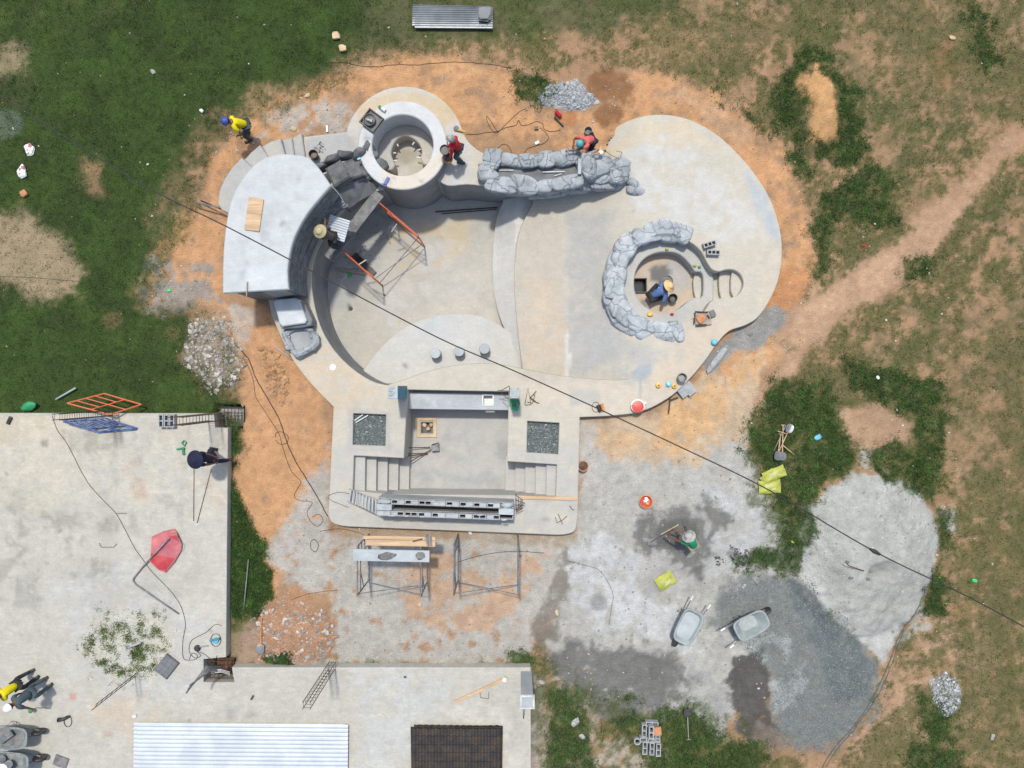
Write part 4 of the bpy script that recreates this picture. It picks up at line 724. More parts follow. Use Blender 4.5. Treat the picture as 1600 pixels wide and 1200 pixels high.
# block wall behind the bar
bw = empty("block_wall", P3(700,790,-1), "tall double hollow-block wall with plastered face behind the sunken bar", "wall")
WZ = 1.2; A = Vector((*P(589,778.5,WZ), 0)); B = Vector((*P(803,786.5,WZ), 0)); ux = (B-A).normalized(); uy = Vector((ux.y, -ux.x, 0)); Lw = (B-A).length; ang = math.atan2(ux.y, ux.x)
def onwall(s, t, z): p = A + ux*s + uy*t; return Vector((p.x, p.y, z))
for t, z1, nm in ((.09,WZ-.19,"front_leaf"),(.435,WZ-.19,"rear_leaf")):
    b = MB(); zl = z1-.55; b.box(onwall(Lw/2, t, (zl-1.1)/2), (Lw, .17, zl+1.1), ang)
    for dt in (-.07, .07): b.box(onwall(Lw/2, t+dt, (zl+z1)/2+.001), (Lw-.002, .03, z1-zl), ang)
    for s_ in (.016, Lw-.016): b.box(onwall(s_, t, (zl+z1)/2), (.03, .11, z1-zl-.002), ang)
    b.build(nm, 'cement', bw)
for s in (.22, Lw-.22): b = MB(); b.box(onwall(s, .262, .4), (.44,.174,1.55), ang); b.build("end_pier", 'cement_pale', bw)
def block_mesh(holes=2, lx=.395, ly=.15, h=.19):
    hw = (lx-.03*(holes+1))/holes; xs = [-lx/2]; 
    for i in range(holes): xs += [-lx/2+.03+i*(hw+.03), -lx/2+.03+i*(hw+.03)+hw]
    xs.append(lx/2); b = MB(); w_ = .03
    b.box((0, ly/2-w_/2, 0), (lx, w_, h)); b.box((0, -ly/2+w_/2, 0), (lx, w_, h))
    for i in range(holes+1): x0 = -lx/2+i*(hw+.03); b.box((x0+.015, 0, 0), (.03-.0001, ly-2*w_-.001, h-.002))
    me = bpy.data.meshes.new("hollow_block"); me.from_pydata(b.V, [], b.F); me.materials.append(M['block']); return me
BM = block_mesh(); BM3 = block_mesh(3)
def put_block(loc, rz=0, parent=None, mesh=None, name="hollow_block", rx=0, ry=0):
    o = bpy.data.objects.new(name, mesh or BM); COL.objects.link(o); o.location = loc; o.rotation_euler = (rx, ry, rz)
    if parent: attach(o, parent)
    return o
for i in range(10):
    s = .21 + i*.406
    if s+.2 > Lw: break
    if 0 < i < 9: put_block(onwall(s, .088, WZ-.095), ang, bw, name="coping_block")
    put_block(onwall(s, .437, WZ-.095+RNG.uniform(-.01,.0)), ang, bw, name="coping_block")
    for tt in (.088, .437):
        for dd_ in (-.09, .09):
            if random.random() < .38: q_ = MB(); q_.box(onwall(s+dd_, tt, WZ-.03+random.uniform(-.03,.028)), (.17,.10,.04), ang); q_.build("mortar_plug", 'cement_pale', bw)
for s, t in ((.2,.088),(Lw-.2,.088),(.2,.262),(Lw-.2,.262)):
    V, Fc = rock_mesh((.22,.10,.10), int(s*100+t*10), 3, rough=.05); mesh_obj("mortar_cap", (np.array([[v[0]*ux.x-v[1]*ux.y, v[0]*ux.y+v[1]*ux.x, v[2]] for v in V])+np.array(onwall(s, t, WZ-.1))).tolist(), Fc, 'cement_pale', bw, smooth=True)
for i in range(9):
    c = onwall(.5+i*.42+RNG.uniform(-.1,.1), RNG.choice([.03,.14,.38,.5]), WZ+.0); V, Fc = rock_mesh((RNG.uniform(.06,.16),.028,.012), 500+i, 2); mesh_obj("mortar_smear", (V+np.array(c)).tolist(), Fc, 'cement_pale', bw, smooth=True)
# wall posts each side of the counter
p1 = empty("tiled_post", P3(628,616,ZD), "square post with a bright teal side left of the bar counter", "post")
x1, y1 = P(636,620,ZD); b = MB(); b.box((x1-.15, y1+.16, 1.2), (.28,.36,1.8)); b.build("column", 'cement_pale', p1)
b = MB(); b.box((x1-.004, y1+.16, 1.2), (.012,.355,1.79)); b.build("teal_face", 'teal_paint', p1)
b = MB(); b.box((x1-.15, y1-.024, 1.2), (.275,.012,1.79)); b.build("teal_face", 'teal_paint', p1)
for i in range(4): V, Fc = rock_mesh((.07,.05,.03), 520+i, 2); mesh_obj("mortar_lump", (V+np.array((x1-.2+.05*(i % 2), y1+.08+.07*i, 2.1))).tolist(), Fc, 'block', p1)
p2 = empty("capped_post", P3(804,612,ZD), "square post with pale capping tile right of the bar counter", "post")
c = P3(804,614,2.0); b = MB(); b.box((c.x, c.y, 1.1), (.25,.28,1.78)); b.build("column", 'cement', p2)
b = MB(); b.box((c.x, c.y, 2.01), (.265,.30,.03)); b.build("cap_tile", 'cement_pale', p2)
b = MB(); b.box((c.x, c.y, 2.027), (.19,.22,.012)); b.build("inset", 'tray_grey', p2)
for dx, dy in ((-.1,-.12),(.1,-.12),(.1,.12),(-.1,.12)): b = MB(); b.lathe([(.012,0),(.012,.015)], (c.x+dx, c.y+dy, 2.03), 8); b.build("bolt", 'black_plastic', p2)
# ------------------------------------------------------------------ building floor slabs
BZ = .35
sb = empty("house_floor_slab", P3(150,850,0), "large bare concrete house floor slab with rebar columns, lower left corner", "floor slab")
s1 = [(-420,645),(334,646),(336,668),(356,669),(355,800),(353,1027),(318,1030),(318,1066),(366,1066),(362,1043),(600,1043),(829,1043),(831,1500),(-420,1500)]
sbl = [((.43,.38,.29),.9,16,20,[(-40,645),(120,645),(100,690),(40,700),(-40,690)],.2),((.46,.42,.35),.7,20,20,[(0,650),(350,650),(350,820),(100,760)],.35),((.22,.21,.18),.55,14,26,[(0,760),(120,790),(180,830),(170,900),(60,890),(0,900)],.46),((.24,.22,.18),.5,8,14,[(100,680),(220,670),(200,690),(110,705)],.3),
   ((.46,.42,.34),.7,14,18,[(-40,700),(60,705),(140,780),(60,800),(-40,770)],.35),((.30,.29,.26),.45,10,24,[(120,700),(330,690),(340,900),(140,930)],.55),((.25,.24,.22),.5,14,22,[(-30,880),(80,900),(60,960),(-30,950)],.48),((.40,.28,.2),.5,8,8,[(190,725),(215,720),(228,775),(200,785)],.42),((.42,.30,.22),.45,10,12,[(320,750),(352,745),(352,800),(325,790)],.4),((.46,.36,.26),.5,20,20,[(150,1080),(260,1100),(220,1160),(120,1120)],.4),((.42,.40,.34),.9,7,10,ell(195,1005,72,58),.15),
   ((.42,.2,.15),.6,3,3,ell(114,1090,5,4)),((.42,.22,.16),.5,3,3,ell(170,1148,4,3)),((.41,.41,.395),.6,24,24,[(60,900),(200,880),(340,950),(300,1100),(100,1060)],.4),((.42,.43,.43),.6,20,24,[(560,1050),(700,1050),(660,1180),(560,1200)],.35),((.50,.47,.42),.6,16,20,[(670,1100),(800,1110),(810,1190),(790,1180)],.4),((.26,.26,.25),.5,8,10,ell(375,1115,22,7),.3),
   ((.2,.19,.17),.7,3,4,ell(67,693,5,5)),((.24,.22,.2),.5,5,6,ell(175,815,10,8),.3),((.45,.38,.3),.6,5,5,[(345,670),(355,670),(355,700),(345,700)])]
for i in range(26): sbl.append(((.2,.19,.18), .7, 1.5, 1.5, ell(random.uniform(10,345), random.uniform(670,1130), random.uniform(.8,2), random.uniform(.8,2))))
for y in (803,932): sbl.append(((.33,.32,.29), .35, 1.2, 1.5, [(0,y),(352,y-4),(352,y-3),(0,y+1.5)]))
for a, bq_ in (((296,660),(282,800)),((292,700),(272,845))): sbl.append(((.30,.29,.27), .5, 1.1, 1, [a, (a[0]+1.5,a[1]), (bq_[0]+1.5,bq_[1]), bq_]))
sx = np.arange(P(-420,0,BZ)[0], 1, 1)
slab("slab", PL(s1, BZ), [], BZ, -.3, 'slabtop', sb, step=.11, base=(.41,.392,.345), layers=sbl, ch=.012, vary=.09, sc=50.)
slab("footing", PL([(334,634),(378,636),(378,667),(336,667)], -.3), [], -.45, -.8, 'cement', sb); slab("footing", PL([(322,1030),(364,1030),(364,1064),(322,1064)], -.5), [], -.6, -.8, 'soil_dark', sb)
# ------------------------------------------------------------------ things
def solid(name, verts, faces, m, loc, label, cat, group=None, rz=0, smooth=False):
    o = mesh_obj(name, verts, faces, m, None, smooth); o.location = loc; o.rotation_euler = (0, 0, rz); return props(o, label, cat, group)
def one(mb, name, m, label, cat, group=None, smooth=False):
    o = mb.build(name, m, None, smooth); return props(o, label, cat, group)
def cable(name, px, label, m='cable', r=.012, z=None, n=6, cat='cable', group=None, zoff=.012, wig=0):
    q = spl(px, n=n); rr = random.Random(len(px)); pts = []
    for a in q:
        a = (a[0]+rr.uniform(-wig, wig), a[1]+rr.uniform(-wig, wig)); pts.append(P3(a[0], a[1], z)+Vector((0,0,zoff)) if z is not None else G3(a[0], a[1], zoff))
    b = MB(); b.tube(pts, r*.78, 6); return one(b, name, m, label, cat, group, smooth=True)
def bucket(px, py, z, r, h, m, label, fill=None, fillz=.75, cat='bucket', group=None, tilt=None, extra=None):
    c = P3(px, py, z); e = empty("bucket", c, label, cat, group)
    b = MB(); b.lathe([(r*.8,0),(r*1.0,h),(r*1.06,h),(r*1.06,h-.02),(r*1.02,h-.03)][:3] + [(r*.96,h),(r*.78,.02)], c, 20); autosmooth(b.build("body", m, e))
    b = MB(); b.lathe([(r*1.01,h-.03),(r*1.08,h-.03),(r*1.08,h+.004),(r*.955,h+.004),(r*.95,h-.03)], c, 20, cap=False); autosmooth(b.build("rim", m, e))
    if fill: b = MB(); b.lathe([(r*.80,h*fillz-.02),(r*(.78+.18*fillz),h*fillz),(r*.4,h*fillz+.02)], c, 16); b.build("contents", fill, e)
    b = MB(); b.tube([c+Vector((r*math.cos(t)*1.08, r*math.sin(t)*1.08+.0, h-.02-.06*math.sin(t))) for t in [math.pi*i/10 for i in range(11)]], .006, 5); b.build("handle", 'steel_grey', e)
    return e
# --- people -------------------------------------------------------
def skin_mesh(name, nodes, edges, m, parent, sub=1):
    bm = bmesh.new(); sk = bm.verts.layers.skin.verify(); vs_ = []
    for i, (p, r) in enumerate(nodes):
        v = bm.verts.new(p); v[sk].radius = (r, r); v[sk].use_root = (i == 0); vs_.append(v)
    for a, b in edges: bm.edges.new((vs_[a], vs_[b]))
    me = bpy.data.meshes.new(name); bm.to_mesh(me); bm.free(); o = bpy.data.objects.new(name, me); COL.objects.link(o)
    o.modifiers.new("s", 'SKIN'); su = o.modifiers.new("u", 'SUBSURF'); su.levels = sub; su.render_levels = sub
    dg = bpy.context.evaluated_depsgraph_get(); dg.update(); me2 = bpy.data.meshes.new_from_object(o.evaluated_get(dg)); bpy.data.objects.remove(o)
    me2.materials.clear(); me2.materials.append(M[m]); me2.polygons.foreach_set("use_smooth", [True]*len(me2.polygons)); o = bpy.data.objects.new(name, me2); COL.objects.link(o)
    if parent: attach(o, parent)
    return o
def ik(a, c, l1, l2, pole):
    d = (c-a); L_ = min(d.length, (l1+l2)*.995); d = d.normalized(); c = a + d*L_; x = (l1*l1-l2*l2+L_*L_)/(2*L_); h = math.sqrt(max(0, l1*l1-x*x)); pl = (pole - d*pole.dot(d)); pl = pl.normalized() if pl.length > 1e-4 else Vector((0,0,1))
    return a + d*x + pl*h, c
def person(feet, face, label, shirt, pants, hat, hatstyle='cap', hip=.90, bend=.3, hands=None, stance=.13, sleeves='short', look=.3, step=0, gloves=None, feetpos=None, long=False, hips_back=0):
    f = Vector((math.cos(R(face)), math.sin(R(face)), 0)); s = Vector((f.y, -f.x, 0)); up = Vector((0,0,1)); base = Vector(feet)   # s points to the figure's right
    e = empty("person", base, label, "person")
    pel = base + up*hip - f*hips_back; bd = (f*math.sin(bend)+up*math.cos(bend)); nk = pel + bd*.50; ch = pel + bd*.30; wa = pel + bd*.13; hd_dir = (f*math.sin(bend*look+.15)+up*math.cos(bend*look+.15)); hc = nk + hd_dir*.14; ht = nk + hd_dir*.25
    fr = f*math.cos(bend)-up*math.sin(bend)
    sh = [nk - bd*.045 + s*.17*k_ for k_ in (-1, 1)]; hipj = [pel + s*.09*k_ - up*.04 for k_ in (-1, 1)]
    if feetpos: ft = [Vector(p) for p in feetpos]
    else: ft = [base + s*stance*k_ + f*step*k_ + up*.07 for k_ in (-1, 1)]
    kn = []; 
    for i in (0, 1): kk, _ = ik(hipj[i], ft[i], .43, .43, f + s*(.35 if i else -.35)); kn.append(kk)
    hn = []; el = []
    for i in (0, 1):
        tgt = Vector(hands[i]) if hands and hands[i] is not None else sh[i] - up*.50 + f*.08 + s*(.07 if i else -.07)
        kk, c = ik(sh[i], tgt, .29, .26, -f*.6 - up*.5 + s*(.6 if i else -.6)); el.append(kk); hn.append(c)
    nodes = [(pel,.10),(wa,.105),(ch,.115),(nk-bd*.02,.07),(nk+hd_dir*.05,.05),(hc,.078),(ht,.07)]; ed = [(0,1),(1,2),(2,3),(3,4),(4,5),(5,6)]
    for i in (0, 1):
        n0 = len(nodes); hdv = (hn[i]-el[i]).normalized(); nodes += [(sh[i],.055),(el[i],.038),(hn[i],.027),(hn[i]+hdv*.07,.032)]; ed += [(3,n0),(n0,n0+1),(n0+1,n0+2),(n0+2,n0+3)]
        n0 = len(nodes); fd = (f + s*(.2 if i else -.2)).normalized(); nodes += [(hipj[i],.08),(kn[i],.055),(ft[i]+up*.02,.038),(ft[i]-up*.03+fd*.02,.04),(ft[i]-up*.04+fd*.14,.032)]; ed += [(0,n0),(n0,n0+1),(n0+1,n0+2),(n0+2,n0+3),(n0+3,n0+4)]
    body = skin_mesh("body", nodes, ed, 'skin', e)
    # fingers: five tapered chains per hand, joined into the body mesh
    fb = MB()
    for i in (0, 1):
        hd = (hn[i]-el[i]).normalized(); sd = hd.cross(up); sd = sd.normalized() if sd.length > .05 else s; pn = sd.cross(hd); root = hn[i] + hd*.085
        for j, (o_, l_) in enumerate(((-.028,.065),(-.01,.078),(.009,.073),(.026,.056))):
            a = root + sd*o_; fb.tube([a, a+hd*l_*.5-pn*.008, a+hd*l_*.85-pn*.03], [.0095,.0085,.006], 6)
        a = hn[i] + hd*.03 + sd*(-.034 if i else .034); tdir = (hd*.6 + sd*(-.8 if i else .8)).normalized(); fb.tube([a, a+tdir*.03, a+tdir*.05+hd*.01-pn*.01], [.011,.010,.007], 6)
    # nose, ears
    fwd = (hd_dir.cross(s)*-1).normalized(); fwd = fwd if fwd.dot(f) > 0 else -fwd
    fb.tube([hc+fwd*.075+hd_dir*.02, hc+fwd*.105-hd_dir*.01, hc+fwd*.08-hd_dir*.025], [.008,.014,.010], 6)
    for k_ in (-1, 1): fb.tube([hc+s*.075*k_+hd_dir*.015, hc+s*.092*k_-fwd*.01, hc+s*.078*k_-hd_dir*.025], [.012,.014,.008], 6)
    bm = bmesh.new(); bm.from_mesh(body.data); vv = [bm.verts.new(v) for v in fb.V]; 
    for q in fb.F:
        try: bm.faces.new([vv[i] for i in q])
        except ValueError: pass
    bm.to_mesh(body.data); bm.free(); body.data.polygons.foreach_set("use_smooth", [True]*len(body.data.polygons))
    for k_ in (-1, 1): b = MB(); b.lathe([(.004,-.008),(.009,0),(.004,.008)], hc+fwd*.078+s*.03*k_+hd_dir*.02, 8); b.build("eye", 'black_plastic', e)
    b = MB(); T = Matrix((s, fwd, hd_dir)).transposed().to_4x4()
    b.lathe([(.02,-.05),(.083,-.02),(.094,.03),(.088,.075),(.06,.105),(.02,.118)], hc - fwd*.014 + hd_dir*.01, 16, T=T); b.build("hair", 'hair', e, smooth=True)
    # clothes
    sn = [(pel-up*.02,.125),(wa,.13),(ch,.142),(nk-bd*.03,.085)]; se = [(0,1),(1,2),(2,3)]
    for i in (0, 1):
        n0 = len(sn); sn.append((sh[i],.078)); se.append((3,n0))
        if sleeves == 'long': sn += [(el[i],.058),(hn[i]-(hn[i]-el[i]).normalized()*.02,.040)]; se += [(n0,n0+1),(n0+1,n0+2)]
        else: sn += [(sh[i].lerp(el[i], .6),.062)]; se += [(n0,n0+1)]
    skin_mesh("shirt", sn, se, shirt, e)
    tn = [(pel+up*.02,.122)]; te = []
    for i in (0, 1): n0 = len(tn); tn += [(hipj[i],.10),(kn[i],.075),(ft[i]+up*.05,.058)]; te += [(0,n0),(n0,n0+1),(n0+1,n0+2)]
    skin_mesh("trousers", tn, te, pants, e)
    for i in (0, 1): b = MB(); fd = (f + s*(.2 if i else -.2)).normalized(); b.tube([ft[i]-up*.03-fd*.06, ft[i]-up*.03+fd*.05, ft[i]-up*.045+fd*.19], [.045,.048,.036], 10); b.build("boot", 'black_plastic', e, smooth=True)
    if hat:
        hcn = hc + hd_dir*.065; b = MB()
        if hatstyle == 'brim': b.lathe([(.205,-.012),(.20,.004),(.115,.012),(.108,.06),(.09,.10),(.04,.113)], hcn, 22, T=T)
        elif hatstyle == 'wide': b.lathe([(.27,-.04),(.265,-.02),(.15,.02),(.115,.06),(.09,.10),(.04,.113)], hcn, 26, T=T)
        elif hatstyle == 'hard': b.lathe([(.135,-.01),(.132,.008),(.118,.03),(.10,.08),(.06,.115),(.02,.125)], hcn, 22, T=T)
        else: b.lathe([(.108,-.03),(.112,.01),(.105,.06),(.07,.10),(.02,.115)], hcn, 20, T=T)
        h_ = b.build("hat", hat, e, smooth=True)
        if hatstyle in ('cap', 'hard'):
            b = MB(); q = [hcn + T.to_3x3() @ Vector((.085*math.sin(t), .06+.12*math.cos(t), -.005+.01*math.cos(t))) for t in [R(-80+16*i) for i in range(11)]]; c = hcn + fwd*.05
            V = q + [v-hd_dir*.008 for v in q] + [c, c-hd_dir*.008]; n = len(q); b.V = [tuple(v) for v in V]; b.F = [(i, i+1, 2*n) for i in range(n-1)] + [(n+i+1, n+i, 2*n+1) for i in range(n-1)] + [(i, n+i, n+i+1, i+1) for i in range(n-1)]
            b.build("peak", hat, h_)
    e['hn'] = 0; del e['hn']
    return e, hn
up = Vector((0,0,1))
person(P3(390,213,0), 195, "person in yellow shirt and blue cap bending by the fan steps", 'c_yellow', 'c_jean', 'h_blue', 'hard', hip=.88, bend=.6, hands=[P3(372,212,.85), P3(380,220,.8)], look=.9, hips_back=.22)
_, hnr = person(P3(720,247,ZD), 160, "person in red shirt carrying two buckets beside the hot tub", 'c_red', 'c_jean', 'h_grey', 'cap', bend=.25, hands=[P3(703,248,1.0), P3(697,234,1.1)], sleeves='long', step=.12)
bucket(696,238,1.0,.14,.26,'black_plastic',"black bucket of mortar held by the person in red",'mortar'); bucket(701,250,.62,.15,.26,'orange_plastic',"worn orange bucket below the black one beside the hot tub",'mortar',.4)
person(P3(921,232,-.35), 215, "person in pink shirt and teal cap leaning over the rock planter", 'c_pink', 'c_navy', 'h_teal', 'cap', bend=.8, hands=[P3(888,236,.85), P3(896,226,.8)], look=.9)
person(P3(531,380,.33), 170, "person in dark clothes and tan hat standing on the scaffold plank", 'c_brown', 'c_dark', 'h_tan', 'brim', bend=.3, hands=[P3(508,346,1.5), P3(504,366,1.4)], sleeves='long')
person(P3(1015,465,-.6), 30, "person in blue shirt and straw hat crouching in the seating pit", 'c_blue', 'c_dark', 'h_straw', 'brim', hip=.42, bend=.85, hands=[P3(1040,448,-.25), P3(1040,466,-.2)], look=.55, sleeves='long')
person(P3(349,710,BZ), 180, "person in navy clothes and wide navy hat walking on the house slab", 'c_navy', 'c_navy', 'c_navy', 'wide', bend=.3, hands=[P3(345,722,1.0), P3(345,716,1.05)], sleeves='short', step=.22, stance=.16)
_, hs = person(P3(1067,834,.05), 125, "person in green shirt and grey hat mixing mortar with a shovel", 'c_green', 'c_khaki', 'h_grey', 'brim', hip=.82, bend=.75, hands=[P3(1036,834,.65), P3(1049,826,.9)], look=.9, hips_back=.25)
person(P3(77,1064,BZ), 215, "person in slate shirt and white hard hat at the slab's left edge", 'c_slate', 'c_slate', 'h_white', 'hard', hip=.88, bend=.3, hands=[P3(52,1108,1.1), P3(34,1083,1.1)], look=.8)
person(P3(56,1052,BZ), 215, "person in yellow shirt and grey hat at the slab's left edge", 'c_yellow', 'c_dark', 'h_grey', 'brim', hip=.88, bend=.35, hands=[P3(10,1083,1.1), P3(-4,1075,1.0)], look=.9)
# --- scaffolds ----------------------------------------------------
def frame(parent, a, b, z0, z1, m, name="frame", rungs=4, r=.021):
    a = Vector((a[0], a[1], 0)); b = Vector((b[0], b[1], 0)); mb = MB(); d = b-a
    for p in (a, b): mb.tube([p+up*z0, p+up*z1], r, 8)
    mb.tube([a+up*(z1-.01), b+up*(z1-.01)], r, 8); mb.tube([a+up*(z0+.12), b+up*(z0+.12)], r*.8, 6)
    p1_, p2_ = a+d*.25, a+d*.75
    mb.tube([a+d*.22+up*z0+up*.13, a+d*.22+up*(z1-.02)], r*.8, 6)
    for i in range(rungs): z = z0+.3+(z1-z0-.5)*i/max(1, rungs-1); mb.tube([a+up*z, a+d*.22+up*z], r*.7, 6)
    mb.tube([a+d*.22+up*(z1-.45), b+up*(z1-.45)], r*.8, 6); mb.tube([b+up*(z1-.9), a+d*.6+up*(z1-.46)], r*.7, 6)
    return mb.build(name, m, parent)
def brace(parent, a, b, z0, z1, m):
    mb = MB(); a = Vector((a[0], a[1], 0)); b = Vector((b[0], b[1], 0)); o = Vector((0,.012,0)); mb.tube([a+up*z0+o, b+up*z1+o], .013, 6); mb.tube([a+up*z1-o, b+up*z0-o], .013, 6); c = (a+b)/2+up*(z0+z1)/2; mb.tube([c-o*3, c+o*3], .02, 6); mb.build("cross_brace", m, parent)
sc1 = empty("scaffold", P3(600,385,DEEP), "orange framed scaffold standing in the deep end below the plank wall", "scaffold")
fa, fb_ = P(529,386,.25), P(581,433,.25); ga, gb = P(594,318,.25), P(652,367,.25)
frame(sc1, fa, fb_, DEEP, .25, 'orange_paint'); frame(sc1, ga, gb, DEEP, .25, 'orange_paint'); 
off_ = lambda p, q, t: (p[0]+(q[0]-p[0])*t, p[1]+(q[1]-p[1])*t)
brace(sc1, off_(fa, fb_, .97), off_(ga, gb, .97), DEEP+.3, -.3, 'steel_grey')
b = MB(); A_, B_ = P3(518,398,.29), P3(588,308,.29); d = B_-A_; b.box((A_+B_)/2, (d.length+.3, .34, .05), math.atan2(d.y, d.x)); pk = one(b, "scaffold_plank", 'mortar', "mortar-caked plank spanning the orange scaffold frames", "plank")
b = MB(); b.box(P3(569,413,DEEP+.06), (.95,.2,.05), R(-44)); one(b, "scaffold_plank", 'black_plastic', "short blackened plank on the pool floor beside the lower orange frame", "plank")
b = MB(); b.box(P3(548,424,DEEP+.04), (1.05,.10,.04), R(-9)); one(b, "timber", 'wood_grey', "brown timber strip lying on the shaded pool floor under the scaffold", "timber")
o = rod("tube_brace", P3(560,414,-.4), P3(572,406,-.2), .018, 'white_plastic', sc1); o = rod("tube_brace", P3(612,362,-.5), P3(620,350,-.2), .018, 'white_plastic', sc1)
scatter("mortar_droppings", [ell(560,395,50,30,-35), ell(600,352,18,10), ell(590,380,26,16,-30)], 420, .006, .03, [(.12,.12,.12),(.2,.2,.2),(.3,.3,.28)], "crumbs of dark mortar dropped on the pool floor under the scaffold", z=DEEP, seed=31, amp=6, cat='mortar')
b = MB(); c = P3(547,430,DEEP); b.lathe([(.05,0),(.07,.07),(.06,.07),(.04,.01)], c, 12); one(b, "plastic_cup", 'green_bright', "bright green cup on the pool floor near the brown timber strip", "cup")
b = MB(); c = P3(536,441,-1.2)
one(MB().box(P3(497,443,-1.0), (.16,.05,.05), R(-5)), "pipe_stub", 'white_plastic', "short white pipe stub on the shaded west pool wall", "pipe")
# corrugated sheet held on scaffold
def corr(w_, l_, pitch, amp, n=6):
    V = []; nx_ = int(w_/pitch*n)+1
    for s_ in (0, -.004):
        for j in (0, 1):
            for i in range(nx_): t = i/(nx_-1)*w_; V.append((-l_/2+l_*j, -w_/2+t, amp*math.sin(2*math.pi*t/pitch)+s_))
    Fc = [(i, i+1, nx_+i+1, nx_+i) for i in range(nx_-1)] + [(2*nx_+i+1, 2*nx_+i, 3*nx_+i, 3*nx_+i+1) for i in range(nx_-1)]
    Fc += [(i, 2*nx_+i, 2*nx_+i+1, i+1) for i in range(nx_-1)] + [(nx_+i+1, 3*nx_+i+1, 3*nx_+i, nx_+i) for i in range(nx_-1)]
    return V, Fc
V, Fc = corr(.66, .60, .075, .014); o = solid("corrugated_sheet", V, Fc, 'sheet_white', P3(527,357,.95), "small white corrugated sheet tilted against the plank wall on the scaffold", "roofing sheet"); o.rotation_euler = (R(4), R(10), R(-16))
one(MB().tube([P3(680,331,DEEP+.03), P3(777,324,DEEP+.03)], .02, 8), "steel_pipe", 'black_plastic', "upper dark pipe lying on the pool floor below the hot tub wall", "pipe", "dark pipes on the pool floor")
one(MB().tube([P3(690,334,DEEP+.03), P3(776,327,DEEP+.03)], .016, 8), "steel_pipe", 'black_plastic', "lower dark pipe lying on the pool floor below the hot tub wall", "pipe", "dark pipes on the pool floor")
for nm, (x0, x1, dx), lab in (("l",(577,668,0),"grey steel scaffold carrying planks below the block wall"), ("r",(716,809,0),"bare grey steel scaffold without planks below the block wall")):
    e = empty("scaffold", P3((x0+x1)/2, 870, 0), lab, "scaffold"); zt = 1.75
    a0, a1, b0, b1 = P(x0, 834), P(x0, 905), P(x1, 836), P(x1, 908)
    frame(e, a0, a1, 0, zt, 'steel_grey'); frame(e, b0, b1, 0, zt, 'steel_grey'); brace(e, a1, b1, .35, 1.5, 'steel_grey')
    if nm == 'l':
        for px_, m_, l_ in (((568,680,838,843),'wood',"upper narrow pale timber plank on the left steel scaffold"),((572,680,844,853),'wood',"broad clean timber plank on the left steel scaffold"),((552,671,859,877),'cement_pale',"cement-splashed white plank projecting left from the steel scaffold")):
            pa, pb = P3(px_[0], px_[2], zt+.03), P3(px_[1], px_[3], zt+.03); b = MB(); b.box((pa+pb)/2, (pb.x-pa.x, pa.y-pb.y, .045), R(-1.2)); o = one(b, "scaffold_plank", m_, l_, "plank", "planks on the left steel scaffold")
            if m_ == 'cement_pale':
                for sx_, sw in ((605,30),(657,18)): q = MB(); cc = P3(sx_, 869, zt+.055); q.box(cc, (sw/54, .30, .004), R(-1.2)); V_, F_ = rock_mesh((sw/100,.13,.01), sx_, 2); mesh_obj("mortar_splash", (V_+np.array(cc)).tolist(), F_, 'mortar', o, smooth=True)
        for i in range(4): put = one(MB().tube([P3(664+i*3, 836, zt+.09), P3(668+i*2, 853, zt+.09)], .02, 6), "tie_rope", 'steel_grey' if i % 2 else 'wood_grey', ["leftmost","second","third","rightmost"][i]+" short bar of the bundle on the scaffold's upper right corner", "bar", "short bars bundled at the scaffold corner")
        one(MB().tube([P3(645,846,zt+.08), P3(660,842,zt+.09)], .02, 6), "hammer", 'soil_dark', "brown handled tool lying on the broad timber plank", "tool")
# --- rebar cages ---------------------------------------------------
def cage(base, h, wx, wy, label, n=12, m='steel_rust', top=None, r=.011, flat=False):
    e = empty("rebar_cage", base, label, "rebar"); top = top or Vector((0,0,h)); cs = [(-wx,-wy),(wx,-wy),(wx,wy),(-wx,wy)] if not flat else [(-wx,-wy),(wx,wy)]
    for cx_, cy_ in cs: b = MB(); o = Vector((cx_, cy_, 0)); b.tube([base+o, base+o+top], r, 6); b.build("bar", m, e)
    for i in range(n):
        p = base + top*((i+.5)/n); b = MB(); q = [p+Vector((cx_, cy_, 0)) for cx_, cy_ in cs]; b.tube(q + ([q[0]] if not flat else []), r*.65, 5); b.build("stirrup", m, e)
    return e
cage(P3(350,650,-.4), 3.4, .19, .11, "tall rusty rebar column cage rising from the pit at the slab's upper corner", n=16)
cage(P3(180,645,BZ), 2.9, .10, .08, "thin dark rebar cage above the blue frame on slab edge", n=13)
cage(P3(520,1038,.2), 2.9, .10, .09, "black rebar cage standing at the lower slab's upper edge", n=14)
cage(P3(214,1053,BZ), 2.3, .06, .08, "narrow rusty rebar ladder beside the weedy sand patch", n=9, flat=True)
e = empty("rebar_mat", P3(362,650,0), "rusty rebar mat covering the pit at the slab's upper corner", "rebar")
for i in range(7): b = MB(); x = 345+i*5.5; b.tube([P3(x,636,.02+.01*(i%2)), P3(x+1,665,.02)], .011, 6); b.build("bar", 'steel_rust', e)
for i in range(6): b = MB(); y = 638+i*5.2; b.tube([P3(341,y,.045), P3(380,y+1,.04)], .011, 6); b.build("bar", 'steel_rust', e)
e = empty("rebar_mat", P3(345,1045,0), "rusty rebar mat over the lower slab pit", "rebar")
for i in range(6): b = MB(); x = 328+i*6.5; b.tube([P3(x,1031,.1), P3(x+1,1062,.1)], .011, 6); b.build("bar", 'steel_rust', e)
for i in range(5): b = MB(); y = 1033+i*6.5; b.tube([P3(322,y,.12), P3(364,y+1,.12)], .011, 6); b.build("bar", 'steel_rust', e)
e = empty("conduit_bundle", P3(345,1036,.2), "bundle of grey conduit pipes leaning from the lower slab pit", "pipes")
